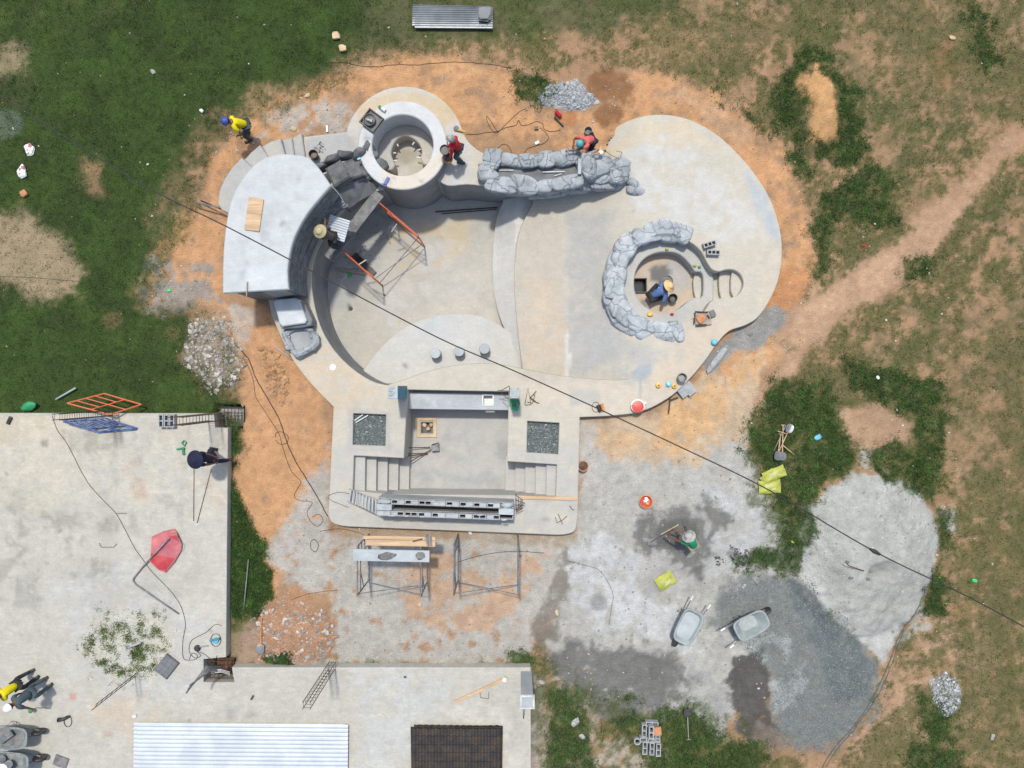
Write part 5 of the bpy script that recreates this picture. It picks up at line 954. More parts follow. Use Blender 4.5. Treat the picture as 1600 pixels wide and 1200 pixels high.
for i in range(5): b = MB(); b.tube([P3(343+i*2.5,1040+i*2,.3), P3(323+i*1.2,1040+i*2,1.1), P3(291+i*1.4,1083-i*3,1.9)], .024, 8); b.build("pipe", 'grey_plastic' if i % 2 else 'steel_grey', e)
for i in range(3): b = MB(); b.tube([P3(330,1048+i*2,.7), P3(345,1046+i*2,.75), P3(359,1050+i*2,.5)], .010, 6); b.build("white_wire", 'white_plastic', e)
def ladder(name, a, b, c, d, n, m, label, cat='ladder', r=.012, parts=True):
    e = empty(name, (a+b)/2, label, cat); q = MB(); q.tube([a, b], r, 6); q.build("rail", m, e); q = MB(); q.tube([d, c], r, 6); q.build("rail", m, e)
    for i in range(n): t = (i+.5)/n; q = MB(); q.tube([a.lerp(b, t), d.lerp(c, t)], r*1.5, 6); q.build("rung", 'cement_pale' if 'mortar' in label else m, e)
    return e
ladder("slat_ladder", P3(546,764,.45), P3(590,781,1.1), P3(590,803,1.1), P3(543,783,.45), 9, 'wood_grey', "mortar splashed slatted ladder leaning on the block wall's left end", r=.018)
e = empty("rebar_end", P3(806,778,ZD), "dark bent rebar grille projecting from the block wall's right end", "rebar")
for i in range(4): b = MB(); b.tube([P3(805,773+i*8,1.1), P3(817+(i==1)*3,782+i*4,.7), P3(806,795+i*2,.5)], .010, 6); b.build("bar", 'steel_rust', e)
for i in range(3): b = MB(); b.tube([P3(806+4*i,771+4*i,1.0), P3(806+4*i,796-3*i,.9)], .009, 6); b.build("bar", 'steel_rust', e)
one(MB().box(P3(858,778,ZD+.03), (1.75,.10,.05), R(-1.5)), "timber", 'wood', "pale timber strip lying on the deck right of the block wall", "timber")
# frames lying at slab edge
def panel_frame(A4, m, label, bars=3, half=.55):
    e = empty("loose_scaffold", sum(A4, Vector())/4, label, "scaffold frame"); a, b, c, d = A4
    for p, q in ((a,b),(b,c),(c,d),(d,a)): mb = MB(); mb.tube([p, q], .024, 8); mb.build("tube", m, e)
    for i in range(bars): t = (i+1)/(bars+1); mb = MB(); p0 = a.lerp(b, t); p1_ = d.lerp(c, t); mb.tube([p0, p0.lerp(p1_, 1 if i == 1 else half)], .018, 8); mb.build("rung", m, e)
    mb = MB(); mb.tube([a.lerp(d, half), b.lerp(c, half)], .018, 8); mb.build("rail", m, e); return e
panel_frame([P3(105,630,.9), P3(163,615,.55), P3(221,632,.35), P3(172,648,.7)], 'orange_paint', "orange scaffold frame propped over the grass at the slab edge")
panel_frame([P3(97,656,.75), P3(163,653,.65), P3(214,669,.42), P3(155,674,.45)], 'blue_paint', "blue scaffold frame lying on the slab beneath the orange one", half=.7)
panel_frame([P3(99,659,.62), P3(160,656,.5), P3(213,671,.39), P3(154,676,.39)], 'blue_paint', "lower of the two stacked blue scaffold frames on the slab", half=.6)
# --- hollow blocks ---------------------------------------------------
def hb(px, py, z, rz, label, group, mesh=None, rx=0, m=None):
    o = put_block(P3(px, py, z), R(rz), mesh=mesh, rx=rx); return props(o, label, "block", group)
for i, (x, lab) in enumerate(((253.5,"left"),(262,"middle"),(270.5,"right"))): hb(x, 657.5, BZ+.1, 90, f"{lab} grey hollow block of the row of three at the slab's upper edge", "three hollow blocks on the slab")
hb(1108,382,ZD+.1,18,"grey hollow block angled upward beside the rock ring","two hollow blocks by the rock ring",BM3); hb(1114,395,ZD+.1,-2,"grey hollow block lying level beside the rock ring","two hollow blocks by the rock ring",BM3)
hb(1018,1130,.1,-3,"single grey hollow block at the top of the block pile","pile of hollow blocks in the grass")
for x, y, rz, lab in ((1006,1140,88,"upper left upright"),(1017,1143,88,"upper middle upright"),(1009,1154,0,"second row left"),(1021,1155,0,"second row right"),(1007,1167,88,"lower left upright"),(1018,1168,88,"lower middle upright"),(1027,1147,88,"upper right partly covered upright"),(1028,1170,88,"lower right upright")):
    hb(x, y, .1+ (.2 if "upper middle" in lab else 0), rz, f"{lab} grey hollow block in the pile on the grass", "pile of hollow blocks in the grass")
one(MB().box(P3(1027,1142,.33), (.24,.24,.06), R(4)), "clay_block", 'clay', "orange clay tile on the hollow block pile", "tile")
b = MB(); b.lathe([(.11,0),(.11,.12),(.07,.12),(.07,0)], P3(995,1156,.02), 18); one(b, "pipe_collar", 'block', "round grey concrete collar left of the hollow block pile", "pipe collar")
for px, py, lab, m_, rz in ((526,57,"orange-tan block in the dark grass near the top",'tan_block',5),(537,76,"cream stone block just below the orange-tan one",'tan_block',12),(39,303,"tan brick in the grass at far left",'clay',30)):
    V, Fc = rock_mesh((.14,.13,.08), px, 3, 6); V = np.clip(V, [-.12,-.11,-.06], [.12,.11,.06]); o = solid("stone_block", (V).tolist(), Fc, m_, G3(px, py, .06), lab, "block", rz=R(rz))
for px, py, lab in ((48,234,"upper crumpled red and white packet in the grass"),(37,269,"lower crumpled red and white packet in the grass")):
    e = empty("wrapper", G3(px, py, .05), lab, "packet", "red and white packets in the grass"); V, Fc = rock_mesh((.16,.24,.05), px, 3); rz = R(20)
    mesh_obj("bag", (V @ np.array([[math.cos(rz),math.sin(rz),0],[-math.sin(rz),math.cos(rz),0],[0,0,1]]) + np.array(G3(px, py, .06))).tolist(), Fc, 'white_plastic', e)
    for j in range(6): b = MB(); b.box(G3(px, py, .115)+Vector((random.uniform(-.09,.09), random.uniform(-.15,.15), random.uniform(-.015,.0))), (.07,.035,.012), random.uniform(0,3)); b.build("print_patch", 'tarp_red', e)
# --- wheelbarrows ------------------------------------------------------
def wheelbarrow(px, py, z, face, label, fill=True, group="wheelbarrows", m='tray_grey', sc_=1.0):
    e = empty("wheelbarrow", (*P(px, py, z+.5), z), label, "wheelbarrow", group); T = Matrix.Translation(e.location) @ Matrix.Rotation(R(face), 4, 'Z') @ Matrix.Scale(sc_, 4)
    def ring(L_, W_, zz_, xo, taper, n=28):
        out = []
        for i in range(n):
            t = 2*math.pi*i/n; c, s_ = math.cos(t), math.sin(t); x = (abs(c)**.5)*(1 if c > 0 else -1)*L_/2; y = (abs(s_)**.5)*(1 if s_ > 0 else -1)*W_/2*(1-taper*(x/L_+.5)*.6)
            out.append(T @ Vector((x+xo, y, zz_)))
        return out
    rs = [ring(.55,.40,.32,-.05,.1), ring(1.02,.66,.60,0,.22), ring(1.06,.70,.61,0,.22), ring(1.06,.70,.625,0,.22), ring(1.0,.64,.625,0,.22), ring(.54,.38,.36,-.05,.1)]
    V = [v for r_ in rs for v in r_]; n = 28; Fc = [(j*n+i, j*n+(i+1) % n, (j+1)*n+(i+1) % n, (j+1)*n+i) for j in range(5) for i in range(n)] + [tuple(range(n))[::-1], tuple(5*n+i for i in range(n))]
    autosmooth(mesh_obj("tray", V, Fc, m, e), 35)
    b = MB(); rr_ = ring(1.08,.72,.615,0,.22); b.tube(rr_+[rr_[0]], .014, 6, cap=False); b.build("rim", 'grey_plastic', e)
    if fill:
        q = ring(.86,.54,.53,0,.2); c = T @ Vector((0,0,.55)); mesh_obj("mortar_fill", [*q, c], [(i, (i+1) % n, n) for i in range(n)], 'cement_pale' if fill == 'pale' else 'mortar', e, smooth=True)
    for s_ in (-1, 1):
        b = MB(); b.tube([T @ Vector((.62, s_*.05, .2)), T @ Vector((.1, s_*.20, .30)), T @ Vector((-.5, s_*.27, .50)), T @ Vector((-.78, s_*.29, .58))], .017, 8); b.build("handle", 'steel_grey', e)
        b = MB(); b.tube([T @ Vector((-.76, s_*.29, .575)), T @ Vector((-.92, s_*.295, .61))], .026, 8); b.build("grip", 'white_plastic', e)
        b = MB(); b.tube([T @ Vector((-.25, s_*.23, .42)), T @ Vector((-.32, s_*.24, .02)), T @ Vector((-.18, s_*.22, .02)), T @ Vector((.0, s_*.2, .34))], .013, 6); b.build("leg", 'steel_grey', e)
    w_ = Matrix.Translation(T @ Vector((.62,0,.2))) @ Matrix.Rotation(R(face), 4, 'Z') @ Matrix.Rotation(R(90), 4, 'X')
    b = MB(); b.lathe([(.13,-.03),(.19,-.04),(.20,0),(.19,.04),(.13,.03)], (0,0,0), 20, T=w_.to_3x3().to_4x4()); b.V = [tuple(Vector(v)+w_.translation) for v in b.V]; wh = b.build("wheel", 'black_plastic', e)
    b = MB(); b.tube([T @ Vector((.62,-.07,.2)), T @ Vector((.62,.07,.2))], .02, 8); b.build("axle", 'steel_grey', wh)
    return e
wheelbarrow(1074,978,0,243,"left of the two pale wheelbarrows in the cement yard, loaded with mortar",'pale')
wheelbarrow(1173,975,0,28,"right of the two pale wheelbarrows, nearly empty, beside the gravel",False)
wheelbarrow(18,1151,BZ,0,"upper grey wheelbarrow holding tools on the slab's lower left corner",'mortar',m='grey_plastic'); wheelbarrow(20,1190,BZ,-4,"lower grey wheelbarrow on the slab's lower left corner",False,m='grey_plastic')
bucket(14,1194,.85,.15,.3,'white_plastic',"white paint pail standing in the lower left wheelbarrow",'white_plastic',.95)
bucket(4,1186,.8,.13,.3,'white_plastic',"white and blue pail partly cut by the frame in the lower wheelbarrow",'h_blue',.9)
b = MB(); b.box(P3(95,1190,BZ+.03), (.42,.32,.03), R(-20)); one(b, "metal_plate", 'mortar', "dull grey square plate lying beside the lower wheelbarrow", "plate")
b = MB(); b.box(P3(8,1152,1.0), (.5,.2,.03), R(35)); one(b, "steel_float", 'steel_grey', "grey trowel board inside the upper left wheelbarrow", "trowel")
rod_ = lambda a, bb, r, m, n, l, c, g=None: one(MB().tube([a, bb], r, 8), n, m, l, c, g, smooth=True)
rod_(P3(56,1106,.6), P3(77,1107,.45), .015, 'wood_grey', "wooden_stick", "thin wooden stick poking out beside the person in slate shirt", "stick")
b = MB(); b.lathe([(.06,0),(.07,.05),(.02,.08)], P3(49,1110,.5), 10); one(b, "glove", 'green_plastic', "small green glove by the person in slate shirt", "glove")
# --- sheets ---------------------------------------------------------------
V, Fc = corr(1.50, 6.45, .128, .018)
for i, (cx_, cy_, z, lab) in enumerate(((375,1167,BZ+.05,"lowest long white corrugated roofing sheet of the stack on the slab"),(373,1166,BZ+.085,"middle long white corrugated roofing sheet of the stack"),(379,1165.5,BZ+.12,"topmost long white corrugated roofing sheet of the stack"))):
    o = solid("roofing_sheet", V, Fc, 'sheet_white', (P(cx_, cy_, z)[0], P(207,1130,z)[1]-.76+(-.01*i), z), lab, "roofing sheet", "white roofing sheets stacked on the slab", rz=R(-.5))
def tilesheet(w_, l_):
    nx_, ny_ = 100, 60; V = []
    for j in range(ny_+1):
        y = -l_/2 + l_*j/ny_; ph = ((y+l_/2)/.25) % 1.0
        for i in range(nx_+1): x = -w_/2+w_*i/nx_; V.append((x, y, .022*math.sin(2*math.pi*x/.19) + .028*(1-ph)))
    return V, [(j*(nx_+1)+i, j*(nx_+1)+i+1, (j+1)*(nx_+1)+i+1, (j+1)*(nx_+1)+i) for j in range(ny_) for i in range(nx_)]
V, Fc = tilesheet(2.72, 2.0)
for i in range(3):
    z = BZ+.06+i*.04; lab = ("bottom","middle","top")[i]+" dark brown tile-profile roofing sheet of the stack"; o = solid("tile_sheet", V, Fc, 'sheet_brown', (P(712.5+[-1,3,0][i], 1134, z)[0], P(712, 1134+[0,-1,3][i], z)[1]-1.0, z), lab, "roofing sheet", "brown tile sheets stacked on the slab", rz=R([1,-.8,-.3][i]))
V, Fc = corr(.66, 2.42, .07, .014)
for i, (dx, dy) in enumerate(((0,0),(-.05,.03),(.03,-.04))): o = solid("zinc_sheet", V, Fc, 'galv', G3(708,29,.06+.03*i)+Vector((dx,dy,0)), ("bottom","middle","top")[i]+" grey zinc sheet of the pile on the grass at top", "roofing sheet", "zinc sheets on the grass", rz=R(-2+i*.8))
V, Fc = rock_mesh((.24,.24,.12), 9, 3, 4); V = np.clip(V, [-.2,-.2,-.1], [.2,.2,.1]); solid("concrete_weight", V.tolist(), Fc, 'cement_wall', G3(758,27,.22), "grey concrete block weighing down the zinc sheets at top", "block")
b = MB(); b.box(G3(756,37,.2), (.3,.08,.06), R(-6)); one(b, "steel_clamp", 'black_plastic', "black bar against the block on the zinc sheets", "bar")
# --- column bottom right of slab ------------------------------------------
e = empty("concrete_column", P3(823,1052,.2), "pale square concrete column at the lower slab's right corner", "column"); c = P(823.5,1049.5,.0)
c = P(824,1097,2.15); b = MB(); b.box((c[0], c[1], 1.1), (.33,.34,2.06)); b.build("shaft", 'cement_pale', e)
for dx, dy, sx_, sy_ in ((0,.17,.42,.05),(0,-.17,.42,.05),(.18,0,.05,.3),(-.18,0,.05,.3)): b = MB(); b.box((c[0]+dx, c[1]+dy, 2.12), (sx_, sy_, .08)); b.build("form_board", 'form_board', e)
rod_(P3(818,1108,1.4), P3(818,1122,1.2), .02, 'steel_grey', "wall_tie", "short grey bar hanging below the corner column", "bar")
# --- tarp, pipe, trays -------------------------------------------------------
e = empty("red_tarp", P3(259,860,BZ), "folded pinkish red tarpaulin lying on the slab", "tarpaulin")
tq = [(237,838),(256,830),(272,826),(277,833),(284,850),(283,860),(273,878),(258,895),(247,890),(234,878),(236,862)]
def cloth(pl_, z, m, nm, h=.05, sd_=1):
    gx_, gy_ = np.meshgrid(np.arange(min(p[0] for p in pl_), max(p[0] for p in pl_), 1.6), np.arange(min(p[1] for p in pl_), max(p[1] for p in pl_), 1.6)); gx_ = gx_.ravel(); gy_ = gy_.ravel(); ok = sdf(gx_, gy_, pl_) < -.8
    pts = [Vector((a, b)) for a, b in pl_] + [Vector((float(a), float(b))) for a, b in zip(gx_[ok], gy_[ok])]; vo, eo, fo, *_ = geometry.delaunay_2d_cdt(pts, [(i, (i+1) % len(pl_)) for i in range(len(pl_))], [], 1, 1e-4)
    A = np.array([tuple(v) for v in vo]); zz_ = z + h*fbm(A[:, 0]/13, A[:, 1]/13, sd_, 3) + h*.5*np.abs(np.sin((A[:, 0]*.5+A[:, 1])/9)) ; V = [P3(float(a), float(b), float(c)) for (a, b), c in zip(A, zz_)]
    Fc = [tuple(f)[::-1] for f in fo]; return mesh_obj(nm, V, Fc, m, e, smooth=True)
cloth(tq, BZ+.02, 'tarp_red', "cloth", .07, 2); cloth([(236,864),(246,868),(272,872),(258,893),(248,889),(235,877)], BZ+.035, 'tarp_deep', "fold", .07, 2); cloth([(264,838),(277,836),(280,846),(270,842)], BZ+.10, 'tarp_deep', "fold", .03, 4)
b = MB(); b.tube([P3(*p, BZ+.16) for p in ((268,834),(274,832),(279,842),(284,850),(283,861))], .008, 5); b.build("hem", 'steel_grey', e)
one(MB().tube([P3(*p, BZ+z_) for p, z_ in (((264,841),.18),((240,867),.14),((222,887),.05),((209,903),.05),((208,908),.05),((212,913),.05),((245,936),.05),((279,959),.05))], .022, 8), "bent_pipe", 'steel_grey', "bent grey conduit crossing the red tarpaulin on the slab", "pipe", smooth=True)
e = empty("moulded_tray", P3(261,1041,BZ), "dark grey rough moulded tray on the slab by the weeds", "tray")
for i in range(4):
    for j in range(3): b = MB(); rz = R(-38+90); c = P3(261,1041,BZ+.05)+Matrix.Rotation(R(52), 3, 'Z') @ Vector(((i-1.5)*.15, (j-1)*.15, 0)); b.box(c, (.145,.145,.09), R(52)); b.build("cell", 'sheet_brown' if False else 'cement_dark', e)
b = MB(); c = P3(261,1041,BZ+.02); b.box(c, (.64,.49,.05), R(52)); b.build("base", 'cement_dark', e)
# --- tools and small things on slab --------------------------------------------
b = MB(); b.box(P3(14.5,657,BZ+.04), (.09,.24,.06), R(-25)); one(b, "rubber_sandal", 'black_plastic', "black rubber sandal on the slab's far left edge", "sandal")
b = MB(); b.box(P3(82,694,BZ+.01), (.01,.01,.01))
e = empty("garden_tool", P3(285,700,BZ), "dark green hand tool with looped grip on the slab", "tool")
b = MB(); b.tube([P3(276,702,BZ+.04), P3(287,700,BZ+.05)], .025, 8); b.build("spout", 'green_plastic', e); b = MB(); b.tube([P3(287,688,BZ+.05),P3(284,692,BZ+.06),P3(288,697,BZ+.05),P3(291,691,BZ+.05),P3(287,688,BZ+.05)], .02, 8); b.build("grip", 'green_plastic', e)
b = MB(); b.tube([P3(287,699,BZ+.05), P3(286,705,BZ+.05), P3(287,710,BZ+.03)], [.03,.035,.05], 8); b.build("nozzle", 'green_plastic', e)
for a, bb, lab in (((303,733),(302.5,814),"straight thin dark rod on the slab below the person in navy"),((330,733),(308,817),"slanting thin dark rod on the slab below the person in navy")): rod_(P3(*a,BZ+.02), P3(*bb,BZ+.02), .009, 'steel_rust', "rebar_rod", lab, "rod", "thin rods on the slab")
for pts_, lab in ((((155,848),(158,855),(178,855),(182,850)),"thin bent wire on the slab left of the red tarpaulin"),(((182,802),(198,802)),"short straight wire on the slab below the grey cable")): one(MB().tube([P3(*p, BZ+.015) for p in pts_], .008, 5), "wire_piece", 'steel_rust', lab, "wire")
cable("power_cable", [(82,650),(90,672),(103,690),(115,712),(128,738),(142,760),(163,783),(182,803),(196,828),(210,855),(222,872),(235,890),(246,902),(262,918),(275,934),(284,950),(290,975),(286,1000),(286,1025),(292,1031),(306,1030),(308,1023),(300,1021),(296,1030)], "long thin dark cable snaking down the slab past the red tarpaulin", r=.010, z=BZ, n=5)
cable("power_cable", [(346,977),(336,976),(322,988),(306,996),(298,1003),(296,1018),(305,1028),(314,1024),(308,1018),(320,1022),(333,1032),(340,1024)], "looped dark cable near the slab pit and the blue grinder", r=.010, z=BZ, n=5)
e = empty("angle_grinder", P3(333,1003,BZ), "blue angle grinder with coiled lead on the slab", "power tool")
b = MB(); b.tube([P3(328,1001,BZ+.06), P3(343,998,BZ+.07)], [.035,.04], 10); b.build("body", 'teal_paint', e); b = MB(); b.lathe([(.09,0),(.09,.03),(.03,.05)], P3(337,1001,BZ+.03), 14); b.build("disc_guard", 'cyan_plastic', e)
b = MB(); b.tube([P3(337+8*math.cos(t), 1000+10*math.sin(t), BZ+.03) for t in [i*.45 for i in range(16)]], .008, 5); b.build("lead", 'cable', e)
e = empty("rubber_mallet", P3(312,1012,BZ), "dark mallet with handle beside the blue grinder", "tool"); b = MB(); b.lathe([(.09,0),(.10,.05),(.07,.09)], P3(309,1012,BZ), 14); b.build("head", 'black_plastic', e); b = MB(); b.tube([P3(311,1011,BZ+.05), P3(325,1009,BZ+.04)], .018, 8); b.build("handle", 'steel_grey', e)
e = empty("polisher", P3(100,1124,BZ), "black power tool with looped lead on the slab", "power tool"); b = MB(); b.tube([P3(91,1125,BZ+.06), P3(98,1124,BZ+.07), P3(109,1119,BZ+.05)], [.07,.055,.03], 10); b.build("body", 'black_plastic', e, smooth=True)
b = MB(); b.tube([P3(106+6*math.cos(t), 1127+9*math.sin(t), BZ+.02) for t in [i*.42 for i in range(16)]], .009, 5); b.build("lead", 'cable', e)
rod_(P3(200,1012,BZ+.12), P3(220,1004,BZ+.16), .035, 'cement_pale', "pipe_offcut", "pale pipe offcut lying among the weeds on the slab", "pipe")
one(MB().box(P3(210,1119,BZ+.03), (.12,.09,.04), .3), "paper_scrap", 'white_plastic', "small white paper scrap above the white roofing sheets", "scrap")
one(MB().box(P3(394,1090,BZ+.03), (.05,.14,.04), R(-30)), "spanner", 'black_plastic', "small black tool on the lower slab right of the pit", "tool")
one(MB().box(P3(751,1078,BZ+.03), (1.75,.085,.04), R(25)), "timber", 'wood', "slanting pale timber batten on the lower slab", "timber"); b = MB(); b.lathe([(.06,0),(.07,.07),(.06,.07)], P3(788,1061,BZ), 12); one(b, "small_cup", 'white_plastic', "small white cup at the upper end of the slanting timber batten", "cup")
one(MB().tube([P3(*p, BZ+.02) for p in ((750,1082),(751,1090),(763,1092),(764,1081))], .009, 5), "wire_piece", 'steel_rust', "square bent wire below the slanting timber batten", "wire")
b = MB(); b.box(P3(633,1058,BZ+.015), (.07,.05,.03)); one(b, "small_stone", 'black_plastic', "tiny black chip near the lower slab's upper edge", "chip")
# --- hot tub rim things -------------------------------------------------------
e = empty("mixing_tray", P3(580,188,.8), "square black mixing tray holding a round tub on hot tub rim", "tray"); c = P3(581,189,.84); T = Matrix.Rotation(R(-37), 4, 'Z')
b = MB(); b.box(c, (.50,.50,.03), mt=T); b.build("base", 'mortar', e)
for dx, dy, sx_, sy_ in ((0,.25,.54,.03),(0,-.25,.54,.03),(.25,0,.03,.48),(-.25,0,.03,.48)): b = MB(); b.box(c + (T @ Vector((dx,dy,.04))), (sx_, sy_, .10), mt=T); b.build("side", 'black_plastic', e)
bucket(578,189,.86,.17,.12,'black_plastic',"shallow black round tub inside the square mixing tray",'mortar',.6)
b = MB(); b.tube([P3(572,186,1.0), P3(582,190,1.03)], [.03,.05], 8); one(b, "trowel", 'h_grey', "pale trowel in the round tub on the hot tub rim", "trowel")
e = empty("bottle", P3(596,170,.8), "crumpled green and white bottle on the hot tub rim", "bottle"); b = MB(); b.tube([P3(592,166,.86), P3(596,169,.86)], .045, 8); b.build("green_end", 'green_plastic', e); b = MB(); b.tube([P3(596,169,.86), P3(602,173,.86)], .055, 8); b.build("white_end", 'white_plastic', e)
b = MB(); b.box(P3(604,283,.83), (.09,.26,.03), R(-28)); b.box(P3(600,289,.83), (.16,.05,.03), R(-20)); one(b, "blue_glove", 'h_blue', "dark blue glove on the lower left of hot tub rim", "glove")
e = empty("grinder", P3(718,204,ZD), "yellow handled grinder with grey disc on the tub deck", "power tool"); b = MB(); b.lathe([(.085,0),(.085,.03),(.03,.05)], P3(713,201,ZD+.02), 14); b.build("disc", 'cement_dark', e); b = MB(); b.tube([P3(715,203,ZD+.06), P3(727,206,ZD+.06)], .032, 8); b.build("body", 'yellow_plastic', e)
bucket(493,245,ZD,.13,.28,'soil_dark',"rusty brown drum on the landing above the dark steps",'mortar',.5)
one(MB().box(P3(511,201,.05), (.05,.2,.03), R(5)), "white_strip", 'white_plastic', "small white strip beside the landing edge", "strip")
b = MB(); b.box(P3(561,248,.95), (.1,.05,.03), .4); one(b, "blue_wrapper", 'cyan_plastic', "tiny light blue wrapper on the dark stone steps", "wrapper")
# --- around planter ----------------------------------------------------------
e = empty("grinder", P3(936,239,.9), "orange and white grinder lying on the big boulder", "power tool"); b = MB(); b.tube([P3(929,241,1.02), P3(937,239,1.03)], .035, 8); b.build("body", 'orange_plastic', e); b = MB(); b.lathe([(.07,0),(.07,.03),(.02,.05)], P3(939,238,.98), 14); b.build("guard", 'white_plastic', e)
b = MB(); b.tube([P3(925,240,1.0), P3(935,234,1.02), P3(946,236,1.0), P3(955,243,.85), P3(968,248,.5), P3(972,238,.35), P3(963,236,.35)], .008, 5); b.build("lead", 'cable', e)
cable("power_cable", [(728,210),(745,210),(760,207),(775,206),(790,200),(806,196),(810,188),(815,196),(826,195),(838,190),(848,194),(850,202),(862,206),(876,203)], "dark cable lying on orange dirt between hot tub and gravel heap", n=5, r=.010)
cable("power_cable", [(778,208),(766,188),(760,182),(764,196),(775,208),(790,195),(810,176),(822,170)], "thin looping dark cable joining the main cable above the planter", n=5, r=.009)
cable("power_cable", [(844,200),(853,208),(857,216),(850,224),(838,228),(825,232),(818,240),(813,247)], "dark cable curling down to the planter's upper edge", n=5, r=.009)
cable("power_cable", [(774,246),(776,235),(785,226),(794,228),(800,240),(801,247)], "arched dark cable above the planter's left end", n=5, r=.008); one(MB().box(G3(839,224,.04), (.13,.08,.06), .5), "cable_joint", 'white_plastic', "white taped plug joint on the cable above the planter", "plug"); one(MB().box(G3(838,201,.04), (.12,.09,.07), .1), "socket_block", 'black_plastic', "black extension socket on the orange dirt", "socket")
e = empty("rotary_hammer", G3(873,182,.05), "red and black power drill on the orange dirt above the planter", "power tool"); b = MB(); b.tube([G3(868,176,.1), G3(876,184,.1)], .06, 8); b.build("body", 'c_red', e); b = MB(); b.tube([G3(866,184,.08), G3(874,192,.06), G3(880,198,.03)], .025, 8); b.build("handle", 'black_plastic', e)
bucket(918,208,-.1,.12,.25,'grey_plastic',"small grey bucket behind the person in pink shirt",'mortar',.4)
cable("thin_rope", [(518,98),(540,98),(560,103),(590,104),(620,101),(650,102),(680,99),(710,97),(745,99),(775,102),(800,107)], "thin dark cord on orange dirt along the top grass edge", r=.009, wig=.6, cat='cord')
# --- lounge things -------------------------------------------------------------
bucket(1040,441,-.6,.19,.2,'mortar',"flat mortar pan beside the person in straw hat",'mortar',.8,cat='pan'); bucket(1049,467,-.6,.13,.28,'black_plastic',"black bucket beside the person in straw hat",'mortar',.3)
e = empty("mortar_board", P3(1099,498,ZD), "brown mortar board heaped with dirt and tools by the pit", "board"); b = MB(); b.box(P3(1098,498,ZD+.05), (.50,.42,.05), R(8)); b.build("board", 'wood_grey', e); V, Fc = rock_mesh((.17,.15,.05), 77, 3); mesh_obj("clay_heap", (V+np.array(P3(1095,499,ZD+.1))).tolist(), Fc, 'clay', e, smooth=True)
for a, bb in (((1086,488),(1085,505)),((1086,487),(1106,488)),((1105,492),(1109,497)),((1088,508),(1104,507))): b = MB(); b.tube([P3(*a,ZD+.12), P3(*bb,ZD+.12)], .022, 6); b.build("tool_bar", 'steel_rust', e)
one(MB().box(P3(1113,490,ZD+.06), (.16,.20,.10), R(25)), "tool_case", 'cement_dark', "small dark grey case right of the mortar board", "case")
for px, py, z, m_, nm, lab in ((1016,491,-.12,'yellow_plastic',"sponge","ochre sponge on the pit's lower bench"),(1050,491,-.12,'c_red',"tape_roll","small red tape roll on the pit's lower bench"),(1042,389,-.12,'sack',"yellow_chip","tiny yellow cap on the pit's upper bench"),(1086,415,-.12,'sack',"yellow_bottle","yellow bottle among tools at the bench's right end"),(1093,417,-.12,'green_plastic',"green_tool","green tool at the bench's right end")):
    s_ = .16 if nm == 'sponge' else .09; V, Fc = rock_mesh((s_*.6, s_*.45, .04), px, 2, 4); solid(nm, V.tolist(), Fc, m_, P3(px, py, z+.04), lab, "small item")
b = MB(); b.lathe([(.085,0),(.09,.10),(.06,.14),(.04,.14)], P3(1115,535,ZD), 16); one(b, "blue_ball", 'cyan_plastic', "small light blue tub at the deck edge below the seating pit", "tub", smooth=True)
for px, py, m_, nm, lab, r_ in ((1028,602,'yellow_plastic',"spool","left yellow string spool on the lower deck edge",.075),(1044,600,'cyan_plastic',"paint_tin","light blue and white tin between the two yellow spools",.08),(1053,603,'yellow_plastic',"spool","right yellow string spool beside the grey bucket",.075)):
    e = empty(nm, P3(px, py, ZD), lab, nm.replace('_', ' ')); b = MB(); b.lathe([(r_,0),(r_,.09),(r_*.4,.10)], P3(px, py, ZD), 16); b.build("body", m_, e); b = MB(); b.lathe([(r_*.32,.08),(r_*.32,.112)], P3(px, py, ZD), 10); b.build("hub", 'soil_dark' if nm == 'spool' else 'white_plastic', e)
bucket(1063,590,ZD,.13,.30,'grey_plastic',"grey bucket at the lower deck edge",'cement',.45)
b = MB(); b.tube([G3(1049,621,.2), G3(1046,624,.4)], .02, 6); e = empty("steel_hook", G3(1046,624,0), "brown three-armed steel stake below the deck edge", "stake"); 
for a in ((1059,621),(1044,646),(1046,620)): b = MB(); b.tube([G3(1046,625,.12), G3(*a,.06)], .022, 6); b.build("arm", 'steel_rust', e)
e = empty("paving_slab", G3(1070,608,0), "cracked grey concrete square leaning at the deck edge", "paving slab")
for a, s_ in (((1066,611),(.30,.36)),((1075,607),(.28,.40))): b = MB(); b.box(G3(*a,.16), (*s_,.05), R(38)); b.build("piece", 'block', e)
e = empty("pipe_culvert", G3(1110,575,0), "grey concrete pipe piece lying by the lower right deck edge", "pipe"); 
V, Fc = rock_mesh((.5,.12,.09), 61, 2, 6); mesh_obj("shell", [tuple(Matrix.Rotation(R(52), 3, 'Z') @ Vector(v) + G3(1118,563,.1)) for v in V], Fc, 'block', e)
e = empty("red_tub", P3(995,633,ZD), "pinkish red covered tub overhanging the lower deck edge", "tub"); b = MB(); b.lathe([(.17,0),(.20,.16),(.21,.17),(.19,.17)], P3(995,634,ZD), 22); autosmooth(b.build("body", 'white_plastic', e)); b = MB(); b.lathe([(.185,.16),(.185,.19),(.05,.21)], P3(995,635,ZD), 22); autosmooth(b.build("lid", 'red_plastic', e))
b = MB(); b.tube([P3(986,634,ZD+.2), P3(1004,634,ZD+.2)], .008, 5); b.build("seam", 'tarp_deep', e); one(MB().box(P3(1006,630,ZD+.06), (.12,.09,.1), .7), "milk_carton", 'white_plastic', "white carton beside the red covered tub", "carton")
